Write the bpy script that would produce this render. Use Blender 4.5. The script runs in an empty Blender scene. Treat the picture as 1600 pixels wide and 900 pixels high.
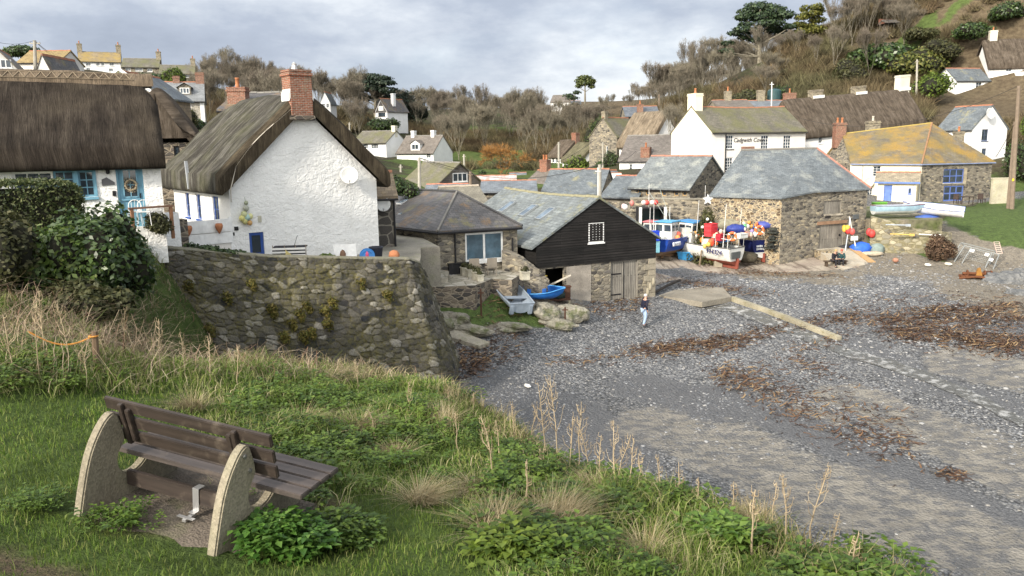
import bpy,bmesh,math,random
import numpy as np
from mathutils import Vector,Matrix
from mathutils.geometry import delaunay_2d_cdt
random.seed(7);rng=np.random.default_rng(7)
R=math.radians
scene=bpy.context.scene
COL=scene.collection

# ------------------------------------------------------------------ camera
FPX,PITCH,ROLL,EYE=1250.0,R(10.2),R(0.8),Vector((0.0,0.0,10.0))
_f=Vector((0,math.cos(PITCH),-math.sin(PITCH)));_r0=Vector((1,0,0));_u0=_r0.cross(_f)
_u=math.cos(ROLL)*_u0 + math.sin(ROLL)*_r0;_r=math.cos(ROLL)*_r0 - math.sin(ROLL)*_u0
cam_d=bpy.data.cameras.new('camera');cam=bpy.data.objects.new('camera',cam_d);COL.objects.link(cam)
cam_d.sensor_width=36.0;cam_d.lens=FPX/1600*36.0;cam_d.clip_start=0.05;cam_d.clip_end=5000
m4=Matrix((( _r.x,_u.x,-_f.x,EYE.x),(_r.y,_u.y,-_f.y,EYE.y),(_r.z,_u.z,-_f.z,EYE.z),(0,0,0,1)))
cam.matrix_world=m4;scene.camera=cam

def ray(px,py):return _f*FPX + _r*(px-800) + _u*(450-py)
def W(px,py,Y):                       # the point seen at photo pixel px,py standing Y metres out
    d=ray(px,py);return EYE + d*((Y-EYE.y)/d.y)
def G(px,py,z):                       # the point seen at px,py at height z
    d=ray(px,py);return EYE + d*((z-EYE.z)/d.z)
def px_of(p):                           # (checking only)
    v=Vector(p)-EYE;k=FPX/v.dot(_f);return 800+v.dot(_r)*k,450-v.dot(_u)*k

# ------------------------------------------------------------------ sky, sun, exposure
SUN_AZ=Vector((-0.64,-0.77,0)).normalized();SUN_EL=R(27)
SUN=Vector((SUN_AZ.x*math.cos(SUN_EL),SUN_AZ.y*math.cos(SUN_EL),math.sin(SUN_EL)))
world=bpy.data.worlds.new('World');scene.world=world;world.use_nodes=True
wt=world.node_tree;wn=wt.nodes;wl=wt.links
bg=wn['Background'];bg.inputs['Strength'].default_value=0.10
sky=wn.new('ShaderNodeTexSky');sky.sky_type='NISHITA';sky.sun_disc=False
sky.sun_elevation=SUN_EL;sky.sun_rotation=math.atan2(SUN.x,SUN.y);sky.dust_density=1.5
tc=wn.new('ShaderNodeTexCoord')
def wnoise(scale,detail,sx=1,sy=1,sz=1,off=(0,0,0),rough=.55):
    mp=wn.new('ShaderNodeMapping');mp.inputs['Scale'].default_value=(sx,sy,sz);mp.inputs['Location'].default_value=off
    wl.new(tc.outputs['Generated'],mp.inputs['Vector'])
    n=wn.new('ShaderNodeTexNoise');n.inputs['Scale'].default_value=scale;n.inputs['Detail'].default_value=detail
    n.inputs['Roughness'].default_value=rough
    wl.new(mp.outputs[0],n.inputs['Vector']);return n.outputs['Fac']
def wramp(fac,stops):
    r=wn.new('ShaderNodeValToRGB');e=r.color_ramp.elements
    while len(e) < len(stops):e.new(.5)
    for el,(p,c) in zip(e,stops):el.position=p;el.color=(*c,1)
    wl.new(fac,r.inputs[0]);return r.outputs[0]
def wmix(fac,a,b,mode='MIX'):
    m=wn.new('ShaderNodeMixRGB');m.blend_type=mode
    for i,x in ((0,fac),(1,a),(2,b)):
        if isinstance(x,(int,float)):m.inputs[i].default_value=x if i ==0 else (x,x,x,1)
        elif isinstance(x,tuple):m.inputs[i].default_value=(*x,1)
        else:wl.new(x,m.inputs[i])
    return m.outputs[0]
c1=wnoise(3.0,9,1,1,2.4,(.3,.1,0),.58)
c2=wnoise(1.5,5,1,1,2.4,(2.3,1.4,.2),.5)
cloudcol=wramp(c1,[(.34,(1.70,1.93,2.38)),(.46,(2.15,2.40,2.88)),(.55,(2.95,3.18,3.55)),(.66,(4.4,4.55,4.65))])
cover=wramp(c2,[(.35,(.80,.80,.80)),(.50,(.97,.97,.97))])
skycol=wmix(cover,sky.outputs[0],cloudcol)
# the cloud sheet is thinner and brighter round the sun
dt=wn.new('ShaderNodeVectorMath');dt.operation='DOT_PRODUCT';wl.new(tc.outputs['Generated'],dt.inputs[0]);dt.inputs[1].default_value=SUN
gl=wramp(dt.outputs['Value'],[(0.0,(1,1,1)),(.45,(2.9,2.7,2.35)),(1.0,(4.6,4.15,3.5))])
skycol=wmix(1.0,skycol,gl,'MULTIPLY')
wl.new(skycol,bg.inputs['Color'])
sun_d=bpy.data.lights.new('sun','SUN');sun_d.energy=2.1;sun_d.angle=R(6);sun_d.color=(1.0,.92,.80)
sun_o=bpy.data.objects.new('sun',sun_d);COL.objects.link(sun_o);sun_o.rotation_euler=SUN.to_track_quat('Z','Y').to_euler();sun_o.location=(0,0,60)
scene.view_settings.view_transform='Standard';scene.view_settings.look='None'
scene.view_settings.gamma=1.0;scene.view_settings.exposure=1.28
scene.render.engine='CYCLES'
try:scene.cycles.max_bounces=5;scene.cycles.diffuse_bounces=3;scene.cycles.use_denoising=True
except Exception:pass
# ------------------------------------------------------------------ tags
def tag(o,label=None,cat=None,group=None,kind=None):
    if label:o['label']=label
    if cat:o['category']=cat
    if group:o['group']=group
    if kind:o['kind']=kind
    return o
def empty(name,loc,rz=0,label=None,cat=None,group=None):
    o=bpy.data.objects.new(name,None);COL.objects.link(o);o.location=loc;o.rotation_euler=(0,0,rz)
    o.empty_display_size=.3
    return tag(o,label,cat,group)
def copy_tree(o,parent=None):
    c=o.copy();COL.objects.link(c);c.parent=parent
    for ch in list(o.children):copy_tree(ch,c)
    return c

# ------------------------------------------------------------------ mesh building
def frame(p,rz):
    return Matrix.Translation(p) @ Matrix.Rotation(rz,4,'Z')
class MB:
    def __init__(s):s.v=[];s.f=[];s.uv={}
    def add(s,vs,fs,M=None,uvs=None):
        n=len(s.v)
        s.v +=[tuple(M @ Vector(p)) if M is not None else tuple(p) for p in vs]
        for i,f in enumerate(fs):
            if uvs:s.uv[len(s.f)]=uvs[i]
            s.f.append(tuple(n+k for k in f))
        return s
    def poly(s,*p):return s.add(p,[tuple(range(len(p)))])
    def obox(s,o,a,b,c):
        o,a,b,c=map(Vector,(o,a,b,c))
        v=[o,o+a,o+a+b,o+b,o+c,o+a+c,o+a+b+c,o+b+c]
        if a.cross(b).dot(c) > 0:f=[(0,3,2,1),(4,5,6,7),(0,1,5,4),(1,2,6,5),(2,3,7,6),(3,0,4,7)]
        else:f=[(0,1,2,3),(7,6,5,4),(4,5,1,0),(5,6,2,1),(6,7,3,2),(7,4,0,3)]
        return s.add(v,f)
    def box(s,x,y,z,sx,sy,sz,M=None,b=0):        # centre, size ; b = bevel
        if b:
            bm=bmesh.new();bmesh.ops.create_cube(bm,size=1)
            for q in bm.verts:q.co=Vector((q.co.x*sx+x,q.co.y*sy+y,q.co.z*sz+z))
            bmesh.ops.bevel(bm,geom=bm.edges[:],offset=b,segments=2,affect='EDGES')
            bm.verts.index_update()
            s.add([q.co[:] for q in bm.verts],[[q.index for q in f.verts] for f in bm.faces],M);bm.free();return s
        hx,hy,hz=sx/2,sy/2,sz/2
        v=[(x+i*hx,y+j*hy,z+k*hz) for k in (-1,1) for i,j in ((-1,-1),(1,-1),(1,1),(-1,1))]
        return s.add(v,[(0,3,2,1),(4,5,6,7),(0,1,5,4),(1,2,6,5),(2,3,7,6),(3,0,4,7)],M)
    def prism(s,poly,vec,M=None):
        poly=[Vector(p) for p in poly];vec=Vector(vec);n=len(poly)
        nn=Vector((0,0,0))
        for i in range(n):nn +=poly[i].cross(poly[(i+1) % n])
        if nn.dot(vec) > 0:poly=poly[::-1]
        v=poly+[p+vec for p in poly]
        return s.add(v,[tuple(range(n)),tuple(range(2*n-1,n-1,-1))]+[(i,n+i,n+(i+1) % n,(i+1) % n)[::1] for i in range(n)],M)
    def tube(s,pts,r,n=6,cap=True,M=None):
        pts=[Vector(p) for p in pts];rs=r if isinstance(r,(list,tuple)) else [r]*len(pts)
        vs,fs=[],[];t0=(pts[1]-pts[0]).normalized();a=t0.orthogonal().normalized()
        for i,p in enumerate(pts):
            t=((pts[min(i+1,len(pts)-1)]-pts[max(i-1,0)]).normalized())
            a=(a-t*a.dot(t)).normalized();b=t.cross(a)
            for k in range(n):
                w=2*math.pi*k/n;vs.append(p+(a*math.cos(w)+b*math.sin(w))*rs[i])
        for i in range(len(pts)-1):
            for k in range(n):fs.append((i*n+k,i*n+(k+1) % n,(i+1)*n+(k+1) % n,(i+1)*n+k))
        if cap:fs.append(tuple(range(n-1,-1,-1)));fs.append(tuple((len(pts)-1)*n+k for k in range(n)))
        return s.add(vs,fs,M)
    def lathe(s,prof,n=12,M=None):                    # prof: (r, z) upwards
        vs,fs=[],[]
        for r,z in prof:
            for k in range(n):w=2*math.pi*k/n;vs.append((r*math.cos(w),r*math.sin(w),z))
        for i in range(len(prof)-1):
            for k in range(n):fs.append((i*n+k,i*n+(k+1) % n,(i+1)*n+(k+1) % n,(i+1)*n+k))
        fs.append(tuple(range(n-1,-1,-1)));fs.append(tuple((len(prof)-1)*n+k for k in range(n)))
        return s.add(vs,fs,M)
    def ball(s,c,r,sub=2,jit=0,M=None,seed=0):
        bm=bmesh.new();bmesh.ops.create_icosphere(bm,subdivisions=sub,radius=1);bm.verts.index_update()
        r=r if isinstance(r,(list,tuple)) else (r,r,r);q=random.Random(seed)
        ds=[1+q.uniform(-jit,jit) for _ in bm.verts]
        s.add([(c[0]+v.co.x*r[0]*d,c[1]+v.co.y*r[1]*d,c[2]+v.co.z*r[2]*d) for v,d in zip(bm.verts,ds)],[[v.index for v in f.verts] for f in bm.faces],M);bm.free();return s
    def torus(s,c,R_,r,M=None,n=20,m=8,a0=0,a1=2*math.pi):      # ring in local xz plane
        full=abs(a1-a0-2*math.pi) < 1e-6;pts=[]
        vs,fs=[],[];N=n if full else n+1
        for i in range(N):
            w=a0+(a1-a0)*i/n
            for k in range(m):
                q=2*math.pi*k/m;rr=R_+r*math.cos(q)
                vs.append((c[0]+rr*math.cos(w),c[1]+r*math.sin(q),c[2]+rr*math.sin(w)))
        for i in range(n):
            for k in range(m):
                j=(i+1) % N;fs.append((i*m+k,i*m+(k+1) % m,j*m+(k+1) % m,j*m+k))
        return s.add(vs,fs,M)
    def grid(s,P,M=None,closed=False,uvs=True):       # P[i][j] points; uv metres along j=u , i=v
        ni,nj=len(P),len(P[0]);vs=[Vector(p) for row in P for p in row];fs=[];uu=[]
        cu=[[0]*nj for _ in range(ni)];cv=[[0]*nj for _ in range(ni)]
        for i in range(ni):
            for j in range(1,nj):cu[i][j]=cu[i][j-1]+(vs[i*nj+j]-vs[i*nj+j-1]).length
        for j in range(nj):
            for i in range(1,ni):cv[i][j]=cv[i-1][j]+(vs[i*nj+j]-vs[(i-1)*nj+j]).length
        for i in range(ni-1):
            for j in range(nj-1):
                fs.append((i*nj+j,i*nj+j+1,(i+1)*nj+j+1,(i+1)*nj+j))
                uu.append([(cu[a][b],cv[a][b]) for a,b in ((i,j),(i,j+1),(i+1,j+1),(i+1,j))])
        return s.add(vs,fs,M,uu if uvs else None)
    def build(s,name,mat,parent=None,org=None,smooth=False,rz=0):
        me=bpy.data.meshes.new(name)
        V=np.array(s.v,dtype=float).reshape(-1,3)
        if org is not None:
            V=V-np.array(org)
            if rz:c_,s_=math.cos(-rz),math.sin(-rz);V=V @ np.array(((c_,s_,0),(-s_,c_,0),(0,0,1)))
        me.from_pydata(V.tolist(),[],s.f);me.update()
        uvl=me.uv_layers.new(name='UVMap');nl=len(me.loops)
        li=np.empty(nl,np.int32);me.loops.foreach_get('vertex_index',li)
        npoly=len(me.polygons);nr=np.empty(npoly*3);me.polygons.foreach_get('normal',nr);nr=nr.reshape(-1,3)
        lt=np.empty(npoly,np.int32);me.polygons.foreach_get('loop_total',lt);pi=np.repeat(np.arange(npoly),lt)
        t=np.stack([-nr[:,1],nr[:,0],np.zeros(npoly)],1);L=np.linalg.norm(t,axis=1);flat=L < .05
        t[flat]=(1,0,0);L[flat]=1;t /=L[:,None];b=np.cross(nr,t)
        co=V[li];uv=np.stack([(co*t[pi]).sum(1),(co*b[pi]).sum(1)],1)
        if s.uv:
            ls=np.empty(npoly,np.int32);me.polygons.foreach_get('loop_start',ls)
            for k,w in s.uv.items():uv[ls[k]:ls[k]+len(w)]=w
        uvl.data.foreach_set('uv',uv.ravel())
        if smooth:me.polygons.foreach_set('use_smooth',np.ones(npoly,bool))
        me.materials.append(mat)
        o=bpy.data.objects.new(name,me);COL.objects.link(o)
        if parent is not None:o.parent=parent
        if org is not None:o.location=org;o.rotation_euler=(0,0,rz)
        return o
def np_mesh(name,V,F,mat,org=(0,0,0),smooth=False,attrs=None,link=True):
    V=np.asarray(V,np.float32)-np.asarray(org,np.float32);F=np.asarray(F,np.int32);k=F.shape[1]
    me=bpy.data.meshes.new(name);me.vertices.add(len(V));me.vertices.foreach_set('co',V.ravel())
    me.loops.add(F.size);me.loops.foreach_set('vertex_index',F.ravel())
    me.polygons.add(len(F));me.polygons.foreach_set('loop_start',np.arange(0,F.size,k,dtype=np.int32))
    if smooth:me.polygons.foreach_set('use_smooth',np.ones(len(F),bool))
    for an,av in (attrs or {}).items():
        at=me.attributes.new(an,'FLOAT','POINT');at.data.foreach_set('value',np.asarray(av,np.float32))
    me.materials.append(mat);me.update(calc_edges=True);me.validate()
    if not link:return me
    o=bpy.data.objects.new(name,me);COL.objects.link(o);o.location=org;return o
def scatter(protos,T):
    """protos: list of (V,F); T: list of (proto index, x,y,z, scale, rotz, tiltx, tilty)"""
    Vs,Fs,n=[],[],0
    T=np.asarray(T,float)
    for k,(PV,PF) in enumerate(protos):
        t=T[T[:,0] ==k]
        if not len(t):continue
        c,s=np.cos(t[:,5]),np.sin(t[:,5]);P=np.asarray(PV,float)
        x,y,z=P[None,:,0]*t[:,4:5],P[None,:,1]*t[:,4:5],P[None,:,2]*t[:,4:5]
        X=x*c[:,None]-y*s[:,None];Y=x*s[:,None]+y*c[:,None]
        X=X+z*t[:,6:7];Y=Y+z*t[:,7:8]
        A=np.stack([X+t[:,1:2],Y+t[:,2:3],z+t[:,3:4]],2).reshape(-1,3)
        F=(np.asarray(PF)[None]+(np.arange(len(t))*len(P))[:,None,None]).reshape(-1,np.asarray(PF).shape[1])+n
        Vs.append(A);Fs.append(F);n +=len(A)
    return np.concatenate(Vs),np.concatenate(Fs)

# ------------------------------------------------------------------ materials
class T:
    def __init__(s,name,rough=.8,spec=.3):
        s.m=bpy.data.materials.new(name);s.m.use_nodes=True;s.nt=s.m.node_tree;s.b=s.nt.nodes['Principled BSDF']
        s.b.inputs['Roughness'].default_value=rough;s.b.inputs['Specular IOR Level'].default_value=spec
    def n(s,t):return s.nt.nodes.new(t)
    def set(s,sock,x):
        if hasattr(x,'is_output'):s.nt.links.new(x,sock)
        elif isinstance(x,(tuple,list)) and sock.type =='RGBA':sock.default_value=(*x[:3],1)
        else:sock.default_value=x
    def uv(s):return s.n('ShaderNodeTexCoord').outputs['UV']
    def obj(s):return s.n('ShaderNodeTexCoord').outputs['Object']
    def pos(s):return s.n('ShaderNodeNewGeometry').outputs['Position']
    def isl(s):return s.n('ShaderNodeNewGeometry').outputs['Random Per Island']
    def orand(s):return s.n('ShaderNodeObjectInfo').outputs['Random']
    def attr(s,nm):a=s.n('ShaderNodeAttribute');a.attribute_name=nm;return a.outputs['Fac']
    def map(s,v,sc=(1,1,1),loc=(0,0,0),rot=(0,0,0)):
        m=s.n('ShaderNodeMapping');s.set(m.inputs['Vector'],v);m.inputs['Scale'].default_value=sc
        m.inputs['Location'].default_value=loc;m.inputs['Rotation'].default_value=rot;return m.outputs[0]
    def noise(s,v,sc=1,det=4,rough=.55,dist=0,color=False):
        m=s.n('ShaderNodeTexNoise');s.set(m.inputs['Vector'],v);m.inputs['Scale'].default_value=sc
        m.inputs['Detail'].default_value=det;m.inputs['Roughness'].default_value=rough;m.inputs['Distortion'].default_value=dist
        return m.outputs['Color' if color else 'Fac']
    def vor(s,v,sc=1,feat='F1',rnd=1.0):
        m=s.n('ShaderNodeTexVoronoi');m.feature=feat;s.set(m.inputs['Vector'],v);m.inputs['Scale'].default_value=sc
        m.inputs['Randomness'].default_value=rnd
        return (m.outputs['Distance'],m.outputs['Color']) if feat =='F1' else m.outputs['Distance']
    def brick(s,v,w,h,mortar,c1,c2,cm,smooth=.1,off=.5):
        m=s.n('ShaderNodeTexBrick');s.set(m.inputs['Vector'],v);m.inputs['Scale'].default_value=1;m.offset=off
        for k,x in (('Brick Width',w),('Row Height',h),('Mortar Size',mortar),('Mortar Smooth',smooth),('Bias',0.0)):m.inputs[k].default_value=x
        s.set(m.inputs['Color1'],c1);s.set(m.inputs['Color2'],c2);s.set(m.inputs['Mortar'],cm);return m.outputs['Color'],m.outputs['Fac']
    def ramp(s,fac,stops,interp='LINEAR'):
        r=s.n('ShaderNodeValToRGB');r.color_ramp.interpolation=interp;e=r.color_ramp.elements
        while len(e) < len(stops):e.new(.5)
        for el,(p,c) in zip(e,stops):el.position=p;el.color=(*((c,c,c) if isinstance(c,(int,float)) else c),1)
        s.set(r.inputs[0],fac);return r.outputs[0]
    def mix(s,fac,a,b,mode='MIX'):
        m=s.n('ShaderNodeMixRGB');m.blend_type=mode
        s.set(m.inputs[0],fac);s.set(m.inputs[1],a if not isinstance(a,float) else (a,a,a));s.set(m.inputs[2],b if not isinstance(b,float) else (b,b,b));return m.outputs[0]
    def math(s,op,a,b=0.0):
        m=s.n('ShaderNodeMath');m.operation=op;s.set(m.inputs[0],a);s.set(m.inputs[1],b);return m.outputs[0]
    def sep(s,v,k):m=s.n('ShaderNodeSeparateXYZ');s.set(m.inputs[0],v);return m.outputs[k]
    def bump(s,h,dist=.02,st=1.0):
        m=s.n('ShaderNodeBump');s.set(m.inputs['Height'],h);m.inputs['Distance'].default_value=dist;m.inputs['Strength'].default_value=st
        s.nt.links.new(m.outputs[0],s.b.inputs['Normal']);return s
    def col(s,c):s.set(s.b.inputs['Base Color'],c);return s
    def rough(s,c):s.set(s.b.inputs['Roughness'],c);return s
MATS={}
def paint(c,rough=.5,metal=0,var=.12,dirt=.15,name=None):
    key=('p',tuple(c),rough,metal)
    if key not in MATS:
        t=T(name or 'paint',rough);o=t.obj()
        n1=t.noise(o,3,5);n2=t.noise(t.map(o,(1,1,.35)),9,4)
        lo=tuple(x*(1-var*1.6) for x in c);hi=tuple(min(1,x*(1+var)) for x in c)
        k=t.ramp(n1,[(.3,lo),(.7,hi)])
        k=t.mix(t.ramp(n2,[(.56,0.0),(.75,dirt)]),k,(.16,.13,.10))
        t.col(k);t.b.inputs['Metallic'].default_value=metal;t.bump(n2,.004,.3);MATS[key]=t.m
    return MATS[key]
def stone(key,cols,mortar,sc=3.2,sy=1.7,moss=None,mossamt=.5,edge=(.03,.10),dist=.035,rough=.9,joints=True):
    if key in MATS:return MATS[key]
    t=T(key,rough,.25);u=t.uv()
    w=t.mix(.10,u,t.noise(u,2.2,3,color=True),'ADD');w=t.map(w,(1,sy,1))
    d,c=t.vor(w,sc,rnd=.9);e=t.vor(w,sc,'DISTANCE_TO_EDGE',rnd=.9)
    rnd=t.sep(c,0);n=len(cols)
    k=t.ramp(rnd,[(.08+.84*i/(n-1),x) for i,x in enumerate(cols)])
    f=t.noise(u,26,6,.65);k=t.mix(1.0,k,t.ramp(f,[(.25,.55),(.75,1.35)]),'MULTIPLY')
    mk=t.ramp(e,[(edge[0],0.0),(edge[1],1.0)])
    k=t.mix(mk,t.mix(1.0,mortar,t.ramp(f,[(.3,.7),(.7,1.25)]),'MULTIPLY'),k)
    if moss:
        mm=t.ramp(t.noise(u,.9,6,.65),[(.5-.18*mossamt,0.0),(.68,mossamt)])
        mm=t.mix(1.0,mm,t.ramp(t.noise(u,14,4),[(.35,.2),(.6,1.0)]),'MULTIPLY');k=t.mix(mm,k,moss)
    t.col(k)
    h=t.math('ADD',t.math('MULTIPLY',t.ramp(e,[(0,0.0),(.16,1.0)]),t.math('ADD',.6,t.math('MULTIPLY',t.sep(c,1),.4))),t.math('MULTIPLY',f,.35))
    t.bump(h,dist,1.0);MATS[key]=t.m;return t.m
def slate(key,c1,c2,lichen=None,amt=.0,w=.34,h=.22,streak=.5,lsc=.6):
    if key in MATS:return MATS[key]
    t=T(key,.55,.4);u=t.uv();u2=t.mix(.012,u,t.noise(u,3,2,color=True),'ADD')
    c,f=t.brick(u2,w,h,.008,c1,c2,tuple(x*.3 for x in c1),.2)
    big=t.noise(u,.5,5,.6);c=t.mix(1.0,c,t.ramp(big,[(.3,1-.45*streak),(.7,1+.35*streak)]),'MULTIPLY')
    fine=t.noise(u,30,4);c=t.mix(1.0,c,t.ramp(fine,[(.3,.75),(.7,1.25)]),'MULTIPLY')
    d,vc=t.vor(t.map(u2,(1/w,1/h,1)),1.0);c=t.mix(.35,c,t.mix(1.0,c,t.ramp(t.sep(vc,0),[(0,.6),(1,1.5)]),'MULTIPLY'))
    if lichen:
        for lc,a,off in lichen:
            m1=t.ramp(t.noise(t.map(u,(1,.8,1),(off,off*.7,0)),lsc,8,.68),[(.58-.2*a,0.0),(.66-.1*a,.9)])
            m1=t.mix(1.0,m1,t.ramp(t.noise(u,11,5,.7),[(.40,.15),(.55,1.0)]),'MULTIPLY');c=t.mix(m1,c,lc)
    t.col(c).rough(t.ramp(fine,[(.3,.45),(.7,.75)]));t.bump(t.math('ADD',t.math('MULTIPLY',f,-1.0),t.math('MULTIPLY',t.sep(vc,1),.6)),.015,.8);MATS[key]=t.m;return t.m
def thatch_mat(key,lo,mid,hi,tint=None,amt=.4):
    if key in MATS:return MATS[key]
    t=T(key,.95,.1);u=t.uv();s1=t.noise(t.map(u,(26,1.6,1)),1,6,.7,1.0)
    s2=t.noise(t.map(u,(3.2,.5,1)),1,5,.6);s3=t.noise(t.obj(),.55,5,.6)
    k=t.ramp(t.mix(.5,s1,s2),[(.36,lo),(.5,mid),(.62,hi)])
    if tint:k=t.mix(t.ramp(s3,[(.45,0.0),(.68,amt)]),k,tint)
    k=t.mix(1.0,k,t.ramp(t.noise(t.obj(),1.6,4),[(.3,.7),(.7,1.2)]),'MULTIPLY')
    k=t.mix(1.0,k,t.ramp(t.noise(u,60,2),[(.3,.7),(.7,1.3)]),'MULTIPLY')
    t.col(k);t.bump(t.math('ADD',s1,t.math('MULTIPLY',s2,1.5)),.06,1.0);MATS[key]=t.m;return t.m
def render_mat(key,c,bump=.03,sc=2.5,stain=(.35,.33,.28),amt=.25):
    if key in MATS:return MATS[key]
    t=T(key,.85,.2);u=t.uv()
    h=t.math('ADD',t.noise(t.map(u,(1,1.5,1)),sc,5,.55,.6),t.math('MULTIPLY',t.noise(u,sc*5,4),.35))
    v=t.ramp(t.vor(t.mix(.3,u,t.noise(u,3,3,color=True),'ADD'),sc*1.7,'DISTANCE_TO_EDGE'),[(0,0.0),(.2,1.0)]);h=t.math('ADD',h,t.math('MULTIPLY',v,.16))
    k=t.mix(1.0,c,t.ramp(t.noise(u,.7,6,.6),[(.3,.88),(.7,1.04)]),'MULTIPLY')
    st=t.ramp(t.noise(t.map(u,(2.2,.35,1)),1,6,.65),[(.55,0.0),(.8,amt)]);k=t.mix(st,k,stain)
    k=t.mix(t.ramp(h,[(.35,.25),(.8,0.0)]),k,tuple(x*.8 for x in c))
    t.col(k);t.bump(h,bump,1.0);MATS[key]=t.m;return t.m
def planks(key,c1,c2,w=.14,vert=True,rough=.8):
    if key in MATS:return MATS[key]
    t=T(key,rough,.25);u=t.uv();um=t.map(u,rot=(0,0,R(90)) if vert else (0,0,0))
    c,f=t.brick(um,3.1,w,.008,c1,c2,tuple(x*.15 for x in c1),.1)
    g=t.noise(t.map(um,(1.2,22,1)),1,5,.65);c=t.mix(1.0,c,t.ramp(g,[(.3,.6),(.7,1.4)]),'MULTIPLY')
    c=t.mix(1.0,c,t.ramp(t.noise(u,.9,4),[(.3,.75),(.7,1.25)]),'MULTIPLY')
    t.col(c);t.bump(t.math('ADD',t.math('MULTIPLY',f,-1.2),t.math('MULTIPLY',g,.3)),.012,.8);MATS[key]=t.m;return t.m
def bricks(key,c1=(.30,.10,.055),c2=(.20,.075,.045),cm=(.30,.26,.21)):
    if key in MATS:return MATS[key]
    t=T(key,.9,.2);u=t.uv();c,f=t.brick(u,.225,.075,.012,c1,c2,cm,.2)
    n=t.noise(u,7,5,.65);c=t.mix(1.0,c,t.ramp(n,[(.3,.55),(.7,1.35)]),'MULTIPLY')
    c=t.mix(t.ramp(t.noise(u,2.1,5),[(.55,0.0),(.7,.5)]),c,(.28,.25,.17))
    t.col(c);t.bump(t.math('ADD',t.math('MULTIPLY',f,-1.0),t.math('MULTIPLY',n,.5)),.015,.9);MATS[key]=t.m;return t.m
def concrete(key,c=(.30,.28,.24),sc=1.0,moss=None,amt=.5,bump=.01):
    if key in MATS:return MATS[key]
    t=T(key,.9,.25);o=t.obj();a=t.noise(o,1.3*sc,6,.65);b=t.noise(o,40*sc,3);d,vc=t.vor(o,60*sc)
    k=t.mix(1.0,c,t.ramp(a,[(.3,.6),(.7,1.3)]),'MULTIPLY');k=t.mix(1.0,k,t.ramp(t.sep(vc,0),[(0,.8),(1,1.2)]),'MULTIPLY')
    if moss:k=t.mix(t.ramp(t.noise(o,2.6*sc,6,.7),[(.5,0.0),(.65,amt)]),k,moss)
    t.col(k);t.bump(t.math('ADD',b,d),bump,.7);MATS[key]=t.m;return t.m
def leafmat(key,cols,rough=.55,spec=.35,trans=True,patch=None):
    if key in MATS:return MATS[key]
    t=T(key,rough,spec);r=t.isl();n=len(cols)
    k=t.ramp(r,[(i/(n-1) if n > 1 else 0,c) for i,c in enumerate(cols)])
    k=t.mix(1.0,k,t.ramp(t.noise(t.pos(),.8,4),[(.3,.62),(.7,1.35)]),'MULTIPLY')
    if patch:k=t.mix(t.ramp(t.noise(t.pos(),patch[1],5,.6),[(.47,0.0),(.62,.85)]),k,patch[0])
    t.col(k)
    if trans:
        tr=t.n('ShaderNodeBsdfTranslucent');t.set(tr.inputs['Color'],k);ms=t.n('ShaderNodeMixShader');ms.inputs[0].default_value=.28
        t.nt.links.new(t.b.outputs[0],ms.inputs[1]);t.nt.links.new(tr.outputs[0],ms.inputs[2]);t.nt.links.new(ms.outputs[0],t.nt.nodes['Material Output'].inputs[0])
    MATS[key]=t.m;return t.m
def glassmat(key='glass',c=(.03,.04,.05),rough=.06):
    if key in MATS:return MATS[key]
    t=T(key,rough,.8);t.col(t.mix(t.ramp(t.noise(t.obj(),1.3,3),[(.4,0.0),(.7,1.0)]),c,tuple(x*2.2 for x in c)));t.bump(t.noise(t.obj(),.8,2),.02,.25);MATS[key]=t.m;return t.m
WHITE=lambda:paint((.78,.78,.76),.45)
M_LIME=render_mat('limewash',(.84,.835,.81),.06,2.8,(.46,.45,.37),.28)
M_CREAM=render_mat('cream_render',(.80,.74,.58),.01,2.0,amt=.15)
M_OFFW=render_mat('pale_render',(.74,.71,.66),.01,2.0,amt=.2)
M_WHITE=render_mat('white_render',(.80,.80,.79),.012,2.0,amt=.15)
M_STONE=stone('rubble_grey',[(.07,.065,.06),(.20,.175,.14),(.30,.27,.21),(.13,.12,.11),(.36,.31,.22)],(.20,.18,.14),2.6,2.2)
M_STONED=stone('rubble_dark',[(.045,.042,.04),(.12,.10,.085),(.20,.165,.12),(.07,.065,.06),(.24,.20,.15)],(.26,.22,.165),2.6,2.0)
M_FLINT=stone('flint_wall',[(.10,.07,.045),(.16,.14,.12),(.32,.24,.14),(.22,.19,.15),(.07,.065,.06)],(.44,.37,.25),3.6,1.7,edge=(.03,.13))
M_SEA=stone('sea_wall',[(.05,.05,.045),(.13,.12,.10),(.24,.22,.18),(.07,.075,.085),(.17,.15,.11),(.36,.34,.30)],(.105,.095,.06),2.7,1.35,(.12,.11,.035),.75,(.03,.13),.07)
M_SLATE=slate('slate_grey',(.105,.12,.132),(.145,.165,.177),[((.30,.27,.12),.12,3.0)])
M_SLATEL=slate('slate_pale',(.135,.152,.155),(.195,.214,.214),[((.24,.225,.10),.22,5.0)],w=.4,h=.24)
M_SLATED=slate('slate_dark',(.08,.077,.078),(.125,.118,.115),[((.22,.13,.05),.25,9.0),((.19,.17,.07),.2,2.0)])
M_LICHEN=slate('slate_lichen',(.12,.105,.082),(.17,.15,.115),[((.20,.15,.04),.75,1.0),((.33,.195,.018),.62,7.0)],lsc=.35)
M_MOSSY=slate('slate_mossy',(.12,.11,.085),(.165,.15,.115),[((.125,.125,.04),.8,4.0)],lsc=.45)
M_THATCH_B=thatch_mat('thatch_brown',(.015,.012,.010),(.036,.029,.023),(.068,.056,.044),(.075,.061,.044),.5)
M_THATCH_G=thatch_mat('thatch_weathered',(.02,.018,.016),(.06,.055,.046),(.155,.15,.13),(.105,.108,.055),.4)
M_THATCH_D=thatch_mat('thatch_dark',(.04,.032,.024),(.09,.072,.055),(.145,.12,.095))
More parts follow.
